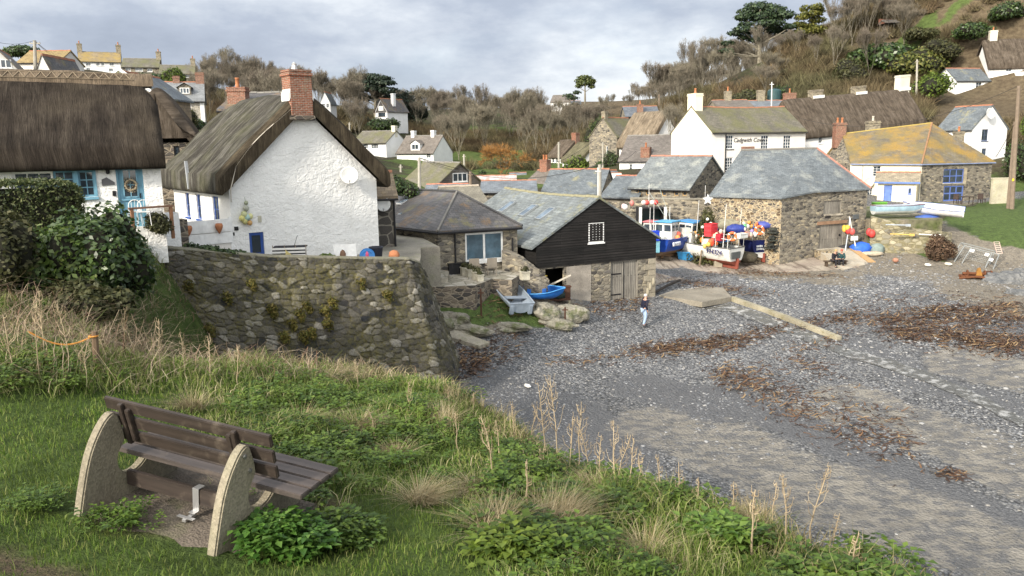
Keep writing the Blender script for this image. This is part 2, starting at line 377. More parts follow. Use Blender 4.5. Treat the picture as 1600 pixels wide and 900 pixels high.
M_BRICK=bricks('brick_red')
M_TAR=planks('tarred_boards',(.012,.0115,.011),(.021,.019,.018),.17,False,.85)
M_GREYWOOD=planks('grey_wood',(.19,.175,.15),(.26,.24,.205),.13)
M_CONC=concrete('concrete_slab',(.36,.33,.28),.5)
M_BLUE=paint((.035,.085,.30),.5);M_PALEBLUE=paint((.16,.34,.45),.5)
M_BLACK=paint((.015,.015,.017),.5);M_WHITEP=paint((.80,.80,.78),.4)
M_GLASS=glassmat()
# ------------------------------------------------------------------ terrain
def tps(P,reg=0.0):
    P=np.array(P,float);n=len(P);S=30.0;q=P[:,:2]/S
    def K(d2):return np.where(d2 > 1e-12,.5*d2*np.log(np.maximum(d2,1e-12)),0)
    A=np.zeros((n+3,n+3));A[:n,:n]=K(((q[:,None]-q[None])**2).sum(2))+np.eye(n)*reg
    A[:n,n]=1;A[:n,n+1:]=q;A[n,:n]=1;A[n+1:,:n]=q.T
    w=np.linalg.solve(A,np.concatenate([P[:,2],np.zeros(3)]))
    def ev(x,y):
        x=np.asarray(x,float);y=np.asarray(y,float);sh=x.shape;X=np.stack([x.ravel(),y.ravel()],1)/S
        out=np.empty(len(X))
        for i in range(0,len(X),20000):
            c=X[i:i+20000];out[i:i+20000]=K(((c[:,None]-q[None])**2).sum(2)) @ w[:n]+w[n]+c @ w[n+1:]
        return out.reshape(sh)
    return ev
def PX(V):
    v=np.asarray(V,float)-np.array(EYE);dz=np.maximum(v @ np.array(_f),.05);k=FPX/dz
    return 800+(v @ np.array(_r))*k,450-(v @ np.array(_u))*k
_rt=np.random.default_rng(3)
def vnoise(x,y,sc,seed=0):                 # smooth value noise, -1..1
    g=np.random.default_rng(seed).uniform(-1,1,(256,256));x=np.asarray(x)/sc;y=np.asarray(y)/sc
    i,j=np.floor(x).astype(int),np.floor(y).astype(int);fx,fy=x-i,y-j;fx=fx*fx*(3-2*fx);fy=fy*fy*(3-2*fy)
    h=lambda a,b:g[a % 256,b % 256]
    return (h(i,j)*(1-fx)+h(i+1,j)*fx)*(1-fy)+(h(i,j+1)*(1-fx)+h(i+1,j+1)*fx)*fy
def fbm(x,y,sc,seed=0,o=4):return sum(vnoise(x,y,sc/2**k,seed+k)*.5**k for k in range(o))
LOWP=[G(*a) for a in [(1006,510,0),(1600,560,-.1),(1600,700,-.7),(1600,880,-1.2),(1100,740,-.8),(760,570,.15),(1022,460,.75),(930,470,.8),
    (1100,412,.75),(1200,405,.8),(1310,418,.75),(1400,430,.65),(1500,440,.75),(1560,455,.7),(1598,475,.55),(1340,520,.0),(1130,480,.35)]]
LOWP +=[tuple(G(*a)) for a in [(735,472,2.1),(800,503,1.0),(855,465,1.5),(720,525,.8),(905,505,.45),(800,450,2.4)]]
LOWP +=[(-6,33,.1),(-12,28,.0),(-25,24,0),(-2,12,-.6),(12,5,-1.4),(40,20,-1.4),(-20,10,0)]
LOWP +=[(p.x,p.y,p.z) for p in [W(1560,345,68),W(1590,330,72),W(1500,318,80),W(1590,380,62),W(1450,322,76),W(1030,392,63),W(1590,420,58)]]
LOWP +=[(13,70,1.6),(22,72,2.4),(4,66,2.0),(-2,56,2.6),(-6,50,3.0),(-14,52,5.2),(-30,48,7.5),(-22,62,7.0)]
HILLP=[tuple(W(*a)) for a in [(0,112,110),(60,122,125),(200,118,172),(310,140,178),(400,165,172),(500,182,185),(600,198,195),(700,203,235),(800,190,285),(860,170,310),
    (913,166,310),(960,182,290),(1000,178,250),(1050,168,210),(1110,142,180),(1200,92,160),(1300,62,158),(1400,38,155),(1480,6,152),(1560,-38,150),(1620,-70,150),
    (740,248,165),(650,268,125),(600,247,142),(680,250,138),(850,268,130),(1000,252,112),(950,262,102),(1100,232,108),(1300,192,118),(1450,178,116),
    (1500,143,131),(1600,118,131),(1560,236,98),(300,203,95),(215,214,84),(150,168,102),(100,178,92),(820,285,95),(1400,110,140),(1250,150,136)]]
HILLP +=[(-60,420,26),(40,420,26),(150,300,42),(-150,220,34),(-150,110,20),(150,120,40),(-90,60,10),(130,70,12),(120,200,44)]
land_z=tps(LOWP+HILLP,.004)
def lz(x,y):return float(land_z(np.array([x]),np.array([y]))[0])
def ground_at(px,py,zoff=0,y0=12,y1=420):          # where the ray through a pixel meets the land
    d=ray(px,py);ys=np.linspace(y0,y1,2500);k=ys/d.y;x=d.x*k;z=EYE.z+d.z*k
    h=land_z(x,ys)+zoff;i=np.argmax(z < h);return Vector((x[i],ys[i],h[i]))
def grid_sheet(name,xs,ys,zf,mat,attrs=None,mask=None):
    X,Y=np.meshgrid(xs,ys);Z=zf(X,Y);V=np.stack([X.ravel(),Y.ravel(),Z.ravel()],1);nx,ny=len(xs),len(ys)
    i=np.arange(nx*ny).reshape(ny,nx);F=np.stack([i[:-1,:-1].ravel(),i[:-1,1:].ravel(),i[1:,1:].ravel(),i[1:,:-1].ravel()],1)
    if mask is not None:F=F[mask(V)[F].all(1)]
    return np_mesh(name,V,F,mat,smooth=True,attrs={k:f(V) for k,f in (attrs or {}).items()})
def capsules(L,asp=2.3,soft=.55):
    def f(V):
        x,y=PX(V);out=np.zeros(len(V));x=x+fbm(V[:,0],V[:,1],3.0,11)*18;y=y+fbm(V[:,0],V[:,1],3.0,12)*7
        for x0,y0,x1,y1,w in L:
            dx,dy=x1-x0,(y1-y0)*asp;l2=dx*dx+dy*dy+1e-6
            t=np.clip(((x-x0)*dx+(y-y0)*asp*dy)/l2,0,1);d=np.hypot(x-x0-t*dx,(y-y0)*asp-t*dy)
            out=np.maximum(out,np.clip((1-d/w)/soft,0,1))
        return out
    return f
A_SAND=capsules([(1030,660,1190,720,85),(1120,690,1330,790,110),(1300,760,1500,850,120),(1440,820,1600,890,130),(1330,620,1600,735,70),(1450,690,1600,770,45),(1500,560,1600,590,70),(1240,640,1300,660,20)])
A_DARK=capsules([(1000,600,1130,640,60),(1120,620,1330,700,48),(1300,690,1600,830,55),(740,600,960,690,110),(1390,575,1600,660,30),(1330,535,1600,640,22),(1560,460,1600,500,60),(860,640,1000,720,70),(1450,850,1600,900,40)])
A_PALE=capsules([(1180,450,1330,470,110),(1300,440,1420,480,100),(930,540,1100,560,130),(1150,560,1320,620,90),(1280,600,1400,700,55),(900,480,1100,500,90)])
A_SOIL=capsules([(680,500,860,480,90),(1400,400,1600,470,90),(1380,360,1600,400,110),(1490,420,1600,440,110),(1160,420,1330,432,60),(1360,410,1420,420,60)],soft=.9)
A_TURF=capsules([(690,490,760,480,60),(770,480,840,500,40),(700,470,830,455,25),(1535,340,1600,333,75),(1570,345,1640,350,90),(1450,332,1520,338,40),(1440,395,1470,405,14),(1540,368,1600,380,22)],soft=.5)
t=T('beach_shingle',.75,.3);p=t.pos()
pd,pc=t.vor(t.map(t.mix(.04,p,t.noise(p,6,2,color=True),'ADD'),(1,1.0,.6)),9.5);pe=t.vor(p,24)
r1=t.sep(pc,0)
peb=t.ramp(r1,[(.05,(.08,.086,.097)),(.35,(.165,.173,.188)),(.62,(.25,.256,.265)),(.82,(.33,.33,.325)),(.97,(.46,.45,.43))])
peb=t.mix(.35,peb,t.ramp(t.sep(pe[1],0),[(.1,(.06,.06,.065)),(.6,(.2,.2,.2)),(.95,(.45,.44,.42))]))
peb=t.mix(1.0,peb,t.ramp(pd,[(.0,1.15),(.75,.35)]),'MULTIPLY')
fine=t.noise(p,30,4,.7)
big=t.noise(t.map(p,(1,1.6,1)),.35,6,.65)
dark=t.mix(1.0,(.082,.083,.086),t.ramp(fine,[(.3,.5),(.72,2.2)]),'MULTIPLY')
sand=t.mix(1.0,(.238,.220,.188),t.ramp(t.noise(p,1.1,6,.65),[(.3,.72),(.7,1.2)]),'MULTIPLY')
sand=t.mix(t.ramp(t.noise(t.map(p,(1.2,2.0,1),rot=(0,0,R(-28))),1.1,9,.76),[(.47,0.0),(.545,.85)]),sand,dark)
soil=t.mix(1.0,(.21,.18,.135),t.ramp(t.noise(p,3.5,7,.7),[(.3,.45),(.7,1.5)]),'MULTIPLY')
def am(nm,k=1.5):return t.ramp(t.math('ADD',t.attr(nm),t.math('MULTIPLY',t.math('SUBTRACT',t.noise(p,1.6,6,.7),.5),k)),[(.38,0.0),(.62,1.0)])
k=t.mix(1.0,peb,t.ramp(big,[(.3,.72),(.7,1.12)]),'MULTIPLY')
k=t.mix(t.math('MULTIPLY',am('pale'),.3),k,t.mix(1.0,k,(1.35,1.36,1.38),'MULTIPLY'))
k=t.mix(t.math('MULTIPLY',am('dark'),.8),k,dark);k=t.mix(t.math('MULTIPLY',am('sand'),.92),k,sand);k=t.mix(t.math('MULTIPLY',am('soil'),.8),k,soil)
turf=t.mix(1.0,(.062,.095,.022),t.ramp(t.noise(p,3,8,.75),[(.3,.4),(.7,1.6)]),'MULTIPLY');k=t.mix(am('turf',.6),k,turf)
t.col(k);t.rough(t.mix(am('dark'),.8,.5));t.bump(t.math('ADD',t.math('MULTIPLY',pd,-1.2),t.math('MULTIPLY',fine,.7)),.05,1.0)
M_BEACH=t.m
def zbeach(X,Y):return land_z(X,Y)+fbm(X,Y,5.0,5)*.10*np.clip((66-Y)/10,0,1)
xs=np.arange(-16,78,.35);ys=np.concatenate([np.arange(4,60,.3),np.arange(60,84,.6)])
beach=grid_sheet('beach',xs,ys,zbeach,M_BEACH,{'sand':A_SAND,'dark':A_DARK,'pale':A_PALE,'soil':A_SOIL,'turf':A_TURF});tag(beach,kind='structure')
# far base plane, out to the horizon under everything
t=T('base_earth',.95);t.col(t.mix(t.ramp(t.noise(t.pos(),.02,6),[(.4,0.0),(.6,1.0)]),(.07,.075,.04),(.06,.05,.035)));M_EARTH=t.m
MB().poly((-2500,-400,-6),(2500,-400,-6),(2500,4500,-6),(-2500,4500,-6)).build('ground',M_EARTH);tag(bpy.data.objects['ground'],kind='structure')
# hillsides
A_GREEN=capsules([(690,250,830,246,75),(1445,40,1530,-10,15),(1400,72,1440,45,9),(1560,300,1600,310,40),(640,240,690,240,30),(1380,95,1420,60,10)],asp=1.2,soft=.4)
A_BRACK=capsules([(1480,60,1600,90,150),(1500,200,1600,170,110),(1380,80,1480,110,70),(880,165,980,178,60),(1450,40,1600,0,60)],asp=1.2,soft=.6)
t=T('hillside',.95,.15);p=t.pos();n1=t.noise(p,.22,7,.7);n2=t.noise(p,1.3,7,.72)
k=t.mix(t.ramp(n1,[(.4,0.0),(.6,1.0)]),(.055,.045,.03),(.045,.052,.022));k=t.mix(1.0,k,t.ramp(n2,[(.3,.4),(.7,1.6)]),'MULTIPLY')
br=t.mix(t.ramp(n2,[(.35,0.0),(.65,1.0)]),(.07,.052,.034),(.15,.118,.074));k=t.mix(t.attr('bracken'),k,br)
gr=t.mix(1.0,(.075,.105,.03),t.ramp(n2,[(.3,.6),(.7,1.4)]),'MULTIPLY');k=t.mix(t.ramp(t.math('ADD',t.attr('green'),t.math('MULTIPLY',t.math('SUBTRACT',n2,.5),.9)),[(.35,0.0),(.65,1.0)]),k,gr)
t.col(k);t.bump(n2,.4,1.0);M_HILL=t.m
def zhill(X,Y):return land_z(X,Y)-.25*np.clip((86-Y)/10,0,1)+fbm(X,Y,14,21)*.5*np.clip((Y-90)/30,0,1)
hill=grid_sheet('hillside',np.arange(-190,190,2.0),np.arange(58,440,2.0),zhill,M_HILL,{'green':A_GREEN,'bracken':A_BRACK});tag(hill,kind='structure')
def drape(name,pts,mat,off=.05,step=.6,zf=None,skirt=0.0,jag=0):
    """a thin sheet laid over the land inside the outline pts (x,y); skirt gives it an edge"""
    pts=[Vector((p[0],p[1])) for p in pts];B=[]
    for a,b in zip(pts,pts[1:]+pts[:1]):
        m=max(1,int((b-a).length/step))
        for i in range(m):
            q=a+(b-a)*i/m
            if jag:q=q+Vector((rng.uniform(-jag,jag),rng.uniform(-jag,jag)))
            B.append(q)
    nb=len(B);P=list(B);x0,x1=min(p.x for p in B),max(p.x for p in B);y0,y1=min(p.y for p in B),max(p.y for p in B)
    def inside(q):
        c=False
        for i in range(nb):
            a,b=B[i],B[i-1]
            if (a.y > q.y) !=(b.y > q.y) and q.x < (b.x-a.x)*(q.y-a.y)/(b.y-a.y)+a.x:c=not c
        return c
    y=y0+step/2
    while y < y1:
        x=x0+step/2
        while x < x1:
            q=Vector((x,y))
            if inside(q) and min((q-e).length for e in B) > step*.35:P.append(q)
            x +=step
        y +=step
    v,e,f,*_=delaunay_2d_cdt(P,[(i,(i+1) % nb) for i in range(nb)],[list(range(nb))],1,1e-6)
    zz=zf or land_z;z=zz(np.array([q.x for q in v]),np.array([q.y for q in v]))+off
    mb=MB();mb.add([(q.x,q.y,h) for q,h in zip(v,z)],[tuple(k) for k in f])
    if skirt:
        zb=zz(np.array([q.x for q in B]),np.array([q.y for q in B]))+off
        for i in range(nb):
            j=(i+1) % nb;mb.poly((B[i].x,B[i].y,zb[i]-skirt),(B[j].x,B[j].y,zb[j]-skirt),(B[j].x,B[j].y,zb[j]),(B[i].x,B[i].y,zb[i]))
    return mb.build(name,mat)
def gp(*L):return [ground_at(x,y,0,14,90) for x,y in L]
t=T('slipway_concrete',.85,.3);p=t.pos();a=t.noise(p,.5,7,.68);b=t.noise(t.map(p,(3,.35,1),rot=(0,0,R(20))),.8,6,.7)
k=t.mix(t.ramp(a,[(.35,0.0),(.65,1.0)]),(.26,.21,.175),(.40,.35,.28));k=t.mix(t.ramp(b,[(.5,0.0),(.62,.8)]),k,(.10,.075,.055))
k=t.mix(1.0,k,t.ramp(t.noise(p,20,4),[(.3,.75),(.7,1.2)]),'MULTIPLY');t.col(k);t.bump(t.math('ADD',a,t.noise(p,25,4)),.03,.8);M_SLIP=t.m
slip=drape('slipway',gp((1024,446),(1020,398),(1060,380),(1200,380),(1300,402),(1345,418),(1290,424),(1180,426),(1080,434)),M_SLIP,.06,.7,skirt=.5,jag=.12);tag(slip,kind='structure')
# concrete culvert deck, its channel wall and the stream
def beach_zp(x,y):return float(zbeach(np.array([x]),np.array([y]))[0])
q=gp((1030,462),(1075,444),(1130,452),(1143,471),(1097,482))
zt=sum(beach_zp(a.x,a.y) for a in q)/5+.16
MB().prism([(a.x,a.y,zt-.32) for a in q],(0,0,.32)).build('culvert_deck',concrete('culvert',(.26,.235,.19),.6,(.13,.11,.075),.5),org=(q[4].x,q[4].y,zt));tag(bpy.data.objects['culvert_deck'],kind='structure')
c0,c1,c2=gp((1140,470),(1225,502),(1308,532));mb=MB()
for a,b,h0,h1 in ((c0,c1,.26,.26),(c1,c2,.26,.20)):
    d=(b-a).normalized();nn=Vector((-d.y,d.x,0))*.30;za=beach_zp(a.x,a.y);zb=beach_zp(b.x,b.y)
    mb.add([(a.x,a.y,za-.4),(b.x,b.y,zb-.4),(b.x+nn.x,b.y+nn.y,zb-.4),(a.x+nn.x,a.y+nn.y,za-.4),(a.x,a.y,za+h0),(b.x,b.y,zb+h1),(b.x+nn.x,b.y+nn.y,zb+h1),(a.x+nn.x,a.y+nn.y,za+h0)],[(0,3,2,1),(4,5,6,7),(0,1,5,4),(1,2,6,5),(2,3,7,6),(3,0,4,7)])
o=mb.build('channel_wall',concrete('channel',(.33,.30,.22),.8,(.15,.13,.06),.7),org=tuple(c0));tag(o,'low pale concrete wall running from the flat concrete deck down along the stream','wall')
t=T('stream_water',.08,.6);p=t.pos();t.col(t.mix(t.ramp(t.noise(t.map(p,(1,1,1)),2.2,6,.7),[(.50,0.0),(.62,.8)]),(.075,.074,.066),(.42,.42,.41)));t.bump(t.noise(p,7,4),.05,.7);M_WATER=t.m  # pale streaks in the colour: foam and reflected sky painted in
drape('stream',gp((1100,483),(1141,474),(1225,506),(1300,536),(1390,560),(1470,590),(1540,622),(1600,655),(1600,668),(1530,633),(1460,602),(1380,573),(1290,545),(1210,514),(1140,487)),M_WATER,.03,.5,zf=zbeach,jag=.10);tag(bpy.data.objects['stream'],kind='structure')
# ---- the grassy bluff in the foreground
BL=[G(*a) for a in [(355,850,7.05),(150,790,7.15),(20,620,7.3),(20,860,7.2),(600,860,6.95),(900,850,6.85),(1200,880,6.75),(1440,902,6.68),(1300,838,6.62),(1200,808,6.55),(1100,778,6.5),(1000,748,6.42),(900,722,6.3),(830,668,6.15),(760,628,6.0),
      (700,600,5.85),(550,578,5.95),(400,560,6.15),(250,560,6.6),(500,720,6.75),(120,560,7.25),(0,560,7.45),(700,720,6.5),(300,640,6.9)]]
BL=[tuple(p) for p in BL]+[tuple(W(*a)) for a in [(180,520,15.5),(0,470,15.5),(60,420,19.5),(220,440,21),(120,380,24),(-60,400,20)]]+[(-5,2.5,7.6),(0,1.5,7.7),(3,1.0,7.4),(-8,4.5,7.5),(-12,7,7.7),(0,-4,8.2),(6,-4,7.4),(-14,27,7.5)]
bl_z=tps(BL,.0008)
EDGE=[(-17,33),(-12.3,27.5),(-11.3,22.5),(-9.6,18.0)]+[(p[0],p[1]) for p in [G(190,545,6.75),G(300,562,6.45),G(400,556,6.15),G(550,575,5.95),G(700,600,5.85),G(760,625,6.0),G(830,668,6.15),G(900,720,6.3),G(1000,747,6.42),G(1100,776,6.5),G(1200,806,6.55),G(1300,836,6.62),G(1440,900,6.68)]]+[(3.6,3.0),(4.2,1.0),(5,-5)]
EA=np.array(EDGE)
def edge_d(x,y):                              # + outside (towards the beach), - inside
    P=np.stack([np.ravel(x),np.ravel(y)],1);best=np.full(len(P),1e9);sg=np.zeros(len(P))
    for a,b in zip(EA[:-1],EA[1:]):
        ab=b-a;t_=np.clip(((P-a) @ ab)/(ab @ ab),0,1);q_=a+t_[:,None]*ab;d=np.hypot(*(P-q_).T)
        cr=ab[0]*(P[:,1]-a[1])-ab[1]*(P[:,0]-a[0]);up=d < best;best=np.where(up,d,best);sg=np.where(up,np.sign(cr),sg)
    return (best*sg).reshape(np.shape(x))
def zbluff(X,Y):
    d=edge_d(X,Y)+fbm(X,Y,1.2,31)*.12;z=bl_z(X,Y)+fbm(X,Y,1.4,41)*.06*np.clip(-d*2,0,1)
    return z-np.where(d > -.35,((np.maximum(d+.35,0))**1.35)*1.25,0)
t=T('bluff_turf',.95,.15);p=t.pos();n=t.noise(p,3,6,.7);k=t.mix(t.ramp(n,[(.35,0.0),(.65,1.0)]),(.032,.05,.012),(.07,.105,.025));k=t.mix(t.attr('worn'),k,t.mix(1.0,(.085,.062,.042),t.ramp(n,[(.3,.6),(.7,1.4)]),'MULTIPLY'))
t.col(k);t.bump(t.noise(p,25,5),.05,1.0);M_TURF=t.m
A_WORN=capsules([(0,870,40,890,50),(30,890,110,900,40),(380,775,520,790,42),(200,800,330,815,60)],asp=2.0,soft=.7)
bluff=grid_sheet('grassy_bluff',np.arange(-30,7,.16),np.concatenate([np.arange(-3,16,.14),np.arange(16,34,.3)]),zbluff,M_TURF,{'worn':A_WORN},lambda V:V[:,2] > -1.5);tag(bluff,kind='structure')
def bz(x,y):return float(zbluff(np.array([x]),np.array([y]))[0])
def bluff_at(px,py,off=0):
    d=ray(px,py);ys=np.linspace(1.5,30,3000);k=ys/d.y;h=zbluff(d.x*k,ys)+off;z=EYE.z+d.z*k
    hit=(z < h) & (ys > 2.2)
    if not hit.any():return bluff_at(px,py+8,off)
    i=int(np.argmax(hit));return Vector((d.x*k[i],ys[i],h[i]))
# ------------------------------------------------------------------ house kit
FACES=('front','left','right')
class House:
    """A,B: front eave corners, left to right. Local axes: u along the front, v away from the viewer, z up from zb."""
    def __init__(s,name,label,cat,A,B,zb,depth,wall,eave=None,group=None):
        A,B=Vector(A),Vector(B);s.L=math.hypot(B.x-A.x,B.y-A.y);s.D=depth;s.rz=math.atan2(B.y-A.y,B.x-A.x)
        s.zb=zb;s.H=(eave if eave is not None else (A.z+B.z)/2)-zb;s.wall=wall;s.op={f:[] for f in FACES}
        s.root=empty(name,(A.x,A.y,zb),s.rz,label,cat,group);s.M=frame((A.x,A.y,zb),s.rz);s.Mi=s.M.inverted();s.kids=[]
        s.fr={'front':((0,0),(1,0),(0,1)),'left':((0,0),(0,1),(1,0)),'right':((s.L,0),(0,1),(-1,0))}
    def hit(s,px,py,face='front'):                     # photo pixel -> (along, height) on a wall
        o=s.Mi @ EYE;d=s.Mi.to_3x3() @ ray(px,py);(px0,py0),(dx,dy),n=s.fr[face]
        k=((px0-o.x)*n[0]+(py0-o.y)*n[1])/(d.x*n[0]+d.y*n[1]);q=o+d*k;return ((q.x-px0)*dx+(q.y-py0)*dy,q.z)
    def rect(s,x0,y0,x1,y1,face='front'):
        a,zt=s.hit(x0,(y0+y1)/2,face)[0],s.hit((x0+x1)/2,y0,face)[1];b,zb=s.hit(x1,(y0+y1)/2,face)[0],s.hit((x0+x1)/2,y1,face)[1]
        if a > b:a,b=b,a
        return [a,max(zb,.05),b-a,zt-max(zb,.05)]
    def P(s,face,a,z,into=0):
        (x,y),(dx,dy),n=s.fr[face];return Vector((x+dx*a+n[0]*into,y+dy*a+n[1]*into,z))
    def opening(s,r,face='front'):s.op[face].append(r);return r
    def add(s,mb,name,mat,parent=None,smooth=False):o=mb.build(name,mat,parent or s.root,smooth=smooth);return o
    def slab(s,mb,face,a0,a1,z0,z1,i0,i1):
        p=s.P(face,a0,z0,i0);mb.obox(p,s.P(face,a1,z0,i0)-p,s.P(face,a0,z0,i1)-p,s.P(face,a0,z1,i0)-p);return mb
    def window(s,r,face='front',cols=2,rows=2,mat=None,fw=.07,bar=.03,sill=True,cut=True,set_=.07,glass=None,surround=None):
        mat=mat or M_WHITEP;a,z,w,h=r
        if cut:s.opening(r,face)
        i0=set_ if cut else -.05;mb=MB()
        for q in ((a,a+fw,z,z+h),(a+w-fw,a+w,z,z+h)):s.slab(mb,face,*q,i0,i0+.06)
        for q in ((a+fw,a+w-fw,z,z+fw),(a+fw,a+w-fw,z+h-fw,z+h)):s.slab(mb,face,*q,i0,i0+.06)
        for i in range(1,cols):x=a+fw+(w-2*fw)*i/cols;s.slab(mb,face,x-bar/2,x+bar/2,z+fw,z+h-fw,i0+.01,i0+.045)
        for i in range(1,rows):y=z+fw+(h-2*fw)*i/rows;s.slab(mb,face,a+fw,a+w-fw,y-bar/2,y+bar/2,i0+.013,i0+.042)
        fr=s.add(mb,'window',mat)
        g=MB();s.slab(g,face,a+fw*.5,a+w-fw*.5,z+fw*.5,z+h-fw*.5,i0+.025,i0+.035);s.add(g,'pane',glass or M_GLASS,fr)
        if sill:g=MB();s.slab(g,face,a-.06,a+w+.06,z-.08,z-.003,-.08,i0);s.add(g,'sill',surround or mat,fr)
        return fr
    def door(s,r,face='front',mat=None,frame_mat=None,handle=True):
        a,z,w,h=r;s.opening(r,face);g=MB();s.slab(g,face,a+.06,a+w-.06,z,z+h-.06,.10,.15);d=s.add(g,'door',mat or M_GREYWOOD)
        g=MB();s.slab(g,face,a,a+.06,z,z+h,.03,.13);s.slab(g,face,a+w-.06,a+w,z,z+h,.03,.13);s.slab(g,face,a+.06,a+w-.06,z+h-.06,z+h,.03,.13);s.add(g,'door_frame',frame_mat or mat or M_GREYWOOD)
        if handle:g=MB();s.slab(g,face,a+w*.82,a+w*.86,z+h*.45,z+h*.53,.04,.10);s.add(g,'handle',M_BLACK,d)
        return d
    def walls(s,gables=(),rise=0,ridge='u',mat=None,base=-1.2):
        mb=MB()
        for f in FACES:
            (x,y),(dx,dy),n=s.fr[f];L=s.L if f =='front' else s.D;ops=s.op[f]
            us=sorted({0,L,*[o[0] for o in ops],*[o[0]+o[2] for o in ops]});us=[u for u in us if 0 <=u <=L]
            zs=sorted({base,s.H,*[o[1] for o in ops],*[o[1]+o[3] for o in ops]});zs=[z for z in zs if z <=s.H]
            for u0,u1 in zip(us,us[1:]):
                for z0,z1 in zip(zs,zs[1:]):
                    cu,cz=(u0+u1)/2,(z0+z1)/2
                    if any(o[0] < cu < o[0]+o[2] and o[1] < cz < o[1]+o[3] for o in ops):continue
                    q=[s.P(f,u0,z0),s.P(f,u1,z0),s.P(f,u1,z1),s.P(f,u0,z1)];mb.poly(*(q if f !='left' else q[::-1]))
            for a,z,w,h in ops:
                c=[(a,z),(a+w,z),(a+w,z+h),(a,z+h)]
                for i in range(4):p,q=c[i],c[(i+1) % 4];mb.poly(s.P(f,*p),s.P(f,*p,.22),s.P(f,*q,.22),s.P(f,*q))
        mb.poly((s.L,s.D,base),(0,s.D,base),(0,s.D,s.H),(s.L,s.D,s.H))
        if rise:
            if ridge =='u':
                if 'left' in gables:mb.poly((0,s.D,s.H),(0,0,s.H),(0,s.D/2,s.H+rise))
                if 'right' in gables:mb.poly((s.L,0,s.H),(s.L,s.D,s.H),(s.L,s.D/2,s.H+rise))
            else:
                if 'front' in gables:mb.poly((0,0,s.H),(s.L,0,s.H),(s.L/2,0,s.H+rise))
                if 'back' in gables:mb.poly((s.L,s.D,s.H),(0,s.D,s.H),(s.L/2,s.D,s.H+rise))
        return s.add(mb,'wall',mat or s.wall)
    def roof(s,rise,mat,ridge='u',oe=.25,og=.15,th=.14,hip=(0,0),tiles=None,gutter=True,sag=0):
        la,lb=(s.L,s.D) if ridge =='u' else (s.D,s.L);k=rise/(lb/2);H=s.H+.02
        c=(lambda a,b,z:(a,b,z)) if ridge =='u' else (lambda a,b,z:(b,a,z))
        a0,a1=-(oe if hip[0] else og),la+(oe if hip[1] else og);r0,r1=(hip[0] if hip[0] else a0),(la-hip[1] if hip[1] else a1);ze,zr=H-k*oe+th,H+rise+th
        E=[(a0,-oe,ze),(a1,-oe,ze),(a1,lb+oe,ze),(a0,lb+oe,ze)];Rr=[(r0,lb/2,zr),(r1,lb/2,zr)]
        n=10;mb=MB();flip=ridge =='v'
        def add(*p):p=[c(*x) for x in p];mb.poly(*(p[::-1] if flip else p))
        def rows(p0,p1,q1,q0):                        # slightly sagging slope
            def pt(i,j,m=6):
                a=Vector(p0).lerp(Vector(p1),i/n);b=Vector(q0).lerp(Vector(q1),i/n);q=a.lerp(b,j/m);q.z -=sag*math.sin(math.pi*i/n)*j/m;return tuple(q)
            for i in range(n):
                if sag:
                    for j in range(6):add(pt(i,j),pt(i+1,j),pt(i+1,j+1),pt(i,j+1))
            if not sag:add(p0,p1,q1,q0)
        rows(E[0],E[1],Rr[1],Rr[0]);rows(E[2],E[3],Rr[0],Rr[1]);dn=lambda p:(p[0],p[1],p[2]-th)
        if hip[0]:add(E[3],E[0],Rr[0]);add(E[0],E[3],dn(E[3]),dn(E[0]))
        else:add(E[0],Rr[0],dn(Rr[0]),dn(E[0]));add(Rr[0],E[3],dn(E[3]),dn(Rr[0]))
        if hip[1]:add(E[1],E[2],Rr[1]);add(E[2],E[1],dn(E[1]),dn(E[2]))
        else:add(Rr[1],E[1],dn(E[1]),dn(Rr[1]));add(E[2],Rr[1],dn(Rr[1]),dn(E[2]))
        add(E[1],E[0],dn(E[0]),dn(E[1]));add(E[3],E[2],dn(E[2]),dn(E[3]))
        add(dn(E[1]),dn(E[0]),dn(Rr[0]),dn(Rr[1]));add(dn(E[3]),dn(E[2]),dn(Rr[1]),dn(Rr[0]))
        s.roofo=s.add(mb,'roof',mat);s.k,s.lb,s.ze=k,lb,ze
        g=MB();m=max(2,int((r1-r0)/.45));w=.13
        for i in range(m):
            x0,x1=r0+(r1-r0)*i/m+.01,r0+(r1-r0)*(i+1)/m-.01;z=zr-sag*math.sin(math.pi*(i+.5)/m)+.01*((i*7) % 3)
            g.prism([c(x0,lb/2-w,z-.10*k-.01),c(x0,lb/2-w*.5,z+.05),c(x0,lb/2+w*.5,z+.05),c(x0,lb/2+w,z-.10*k-.01)],Vector(c(x1,0,0))-Vector(c(x0,0,0)))
        s.add(g,'ridge_tiles',tiles or M_CLAY,s.roofo)
        for e,hp in ((0,hip[0]),(1,hip[1])):
            if hp:
                for q in ((E[0],E[3]) if e ==0 else (E[1],E[2])):
                    p,r_=Vector(c(*q)),Vector(c(*Rr[e]));g=MB().tube([p+Vector((0,0,.03)),r_+Vector((0,0,.03))],.07,5);s.add(g,'hip_tiles',tiles or M_CLAY,s.roofo)
        if gutter and ridge =='u':
            g=MB().tube([(a0,-oe-.05,ze-th-.02),(a1,-oe-.05,ze-th-.02)],.055,6);s.add(g,'gutter',M_BLACK)
        return s.roofo
    def thatch(s,rise,mat,ridge='u',oe=.45,og=.3,th=.45,hip=(0,0),seed=0,ridge_cap=None,hipz=.5,lump=.05,verge=None,roll=.18):
        la,lb=(s.L,s.D) if ridge =='u' else (s.D,s.L);k=rise/(lb/2);H=s.H
        c=(lambda a,b,z:Vector((a,b,z))) if ridge =='u' else (lambda a,b,z:Vector((b,a,z)))
        N=max(10,int((la+2*og)/.4));aa=[-og,-og+roll*.33,-og+roll]+[-og+roll*2.2+(la+2*og-roll*4.4)*i/N for i in range(N+1)]+[la+og-roll,la+og-roll*.33,la+og]
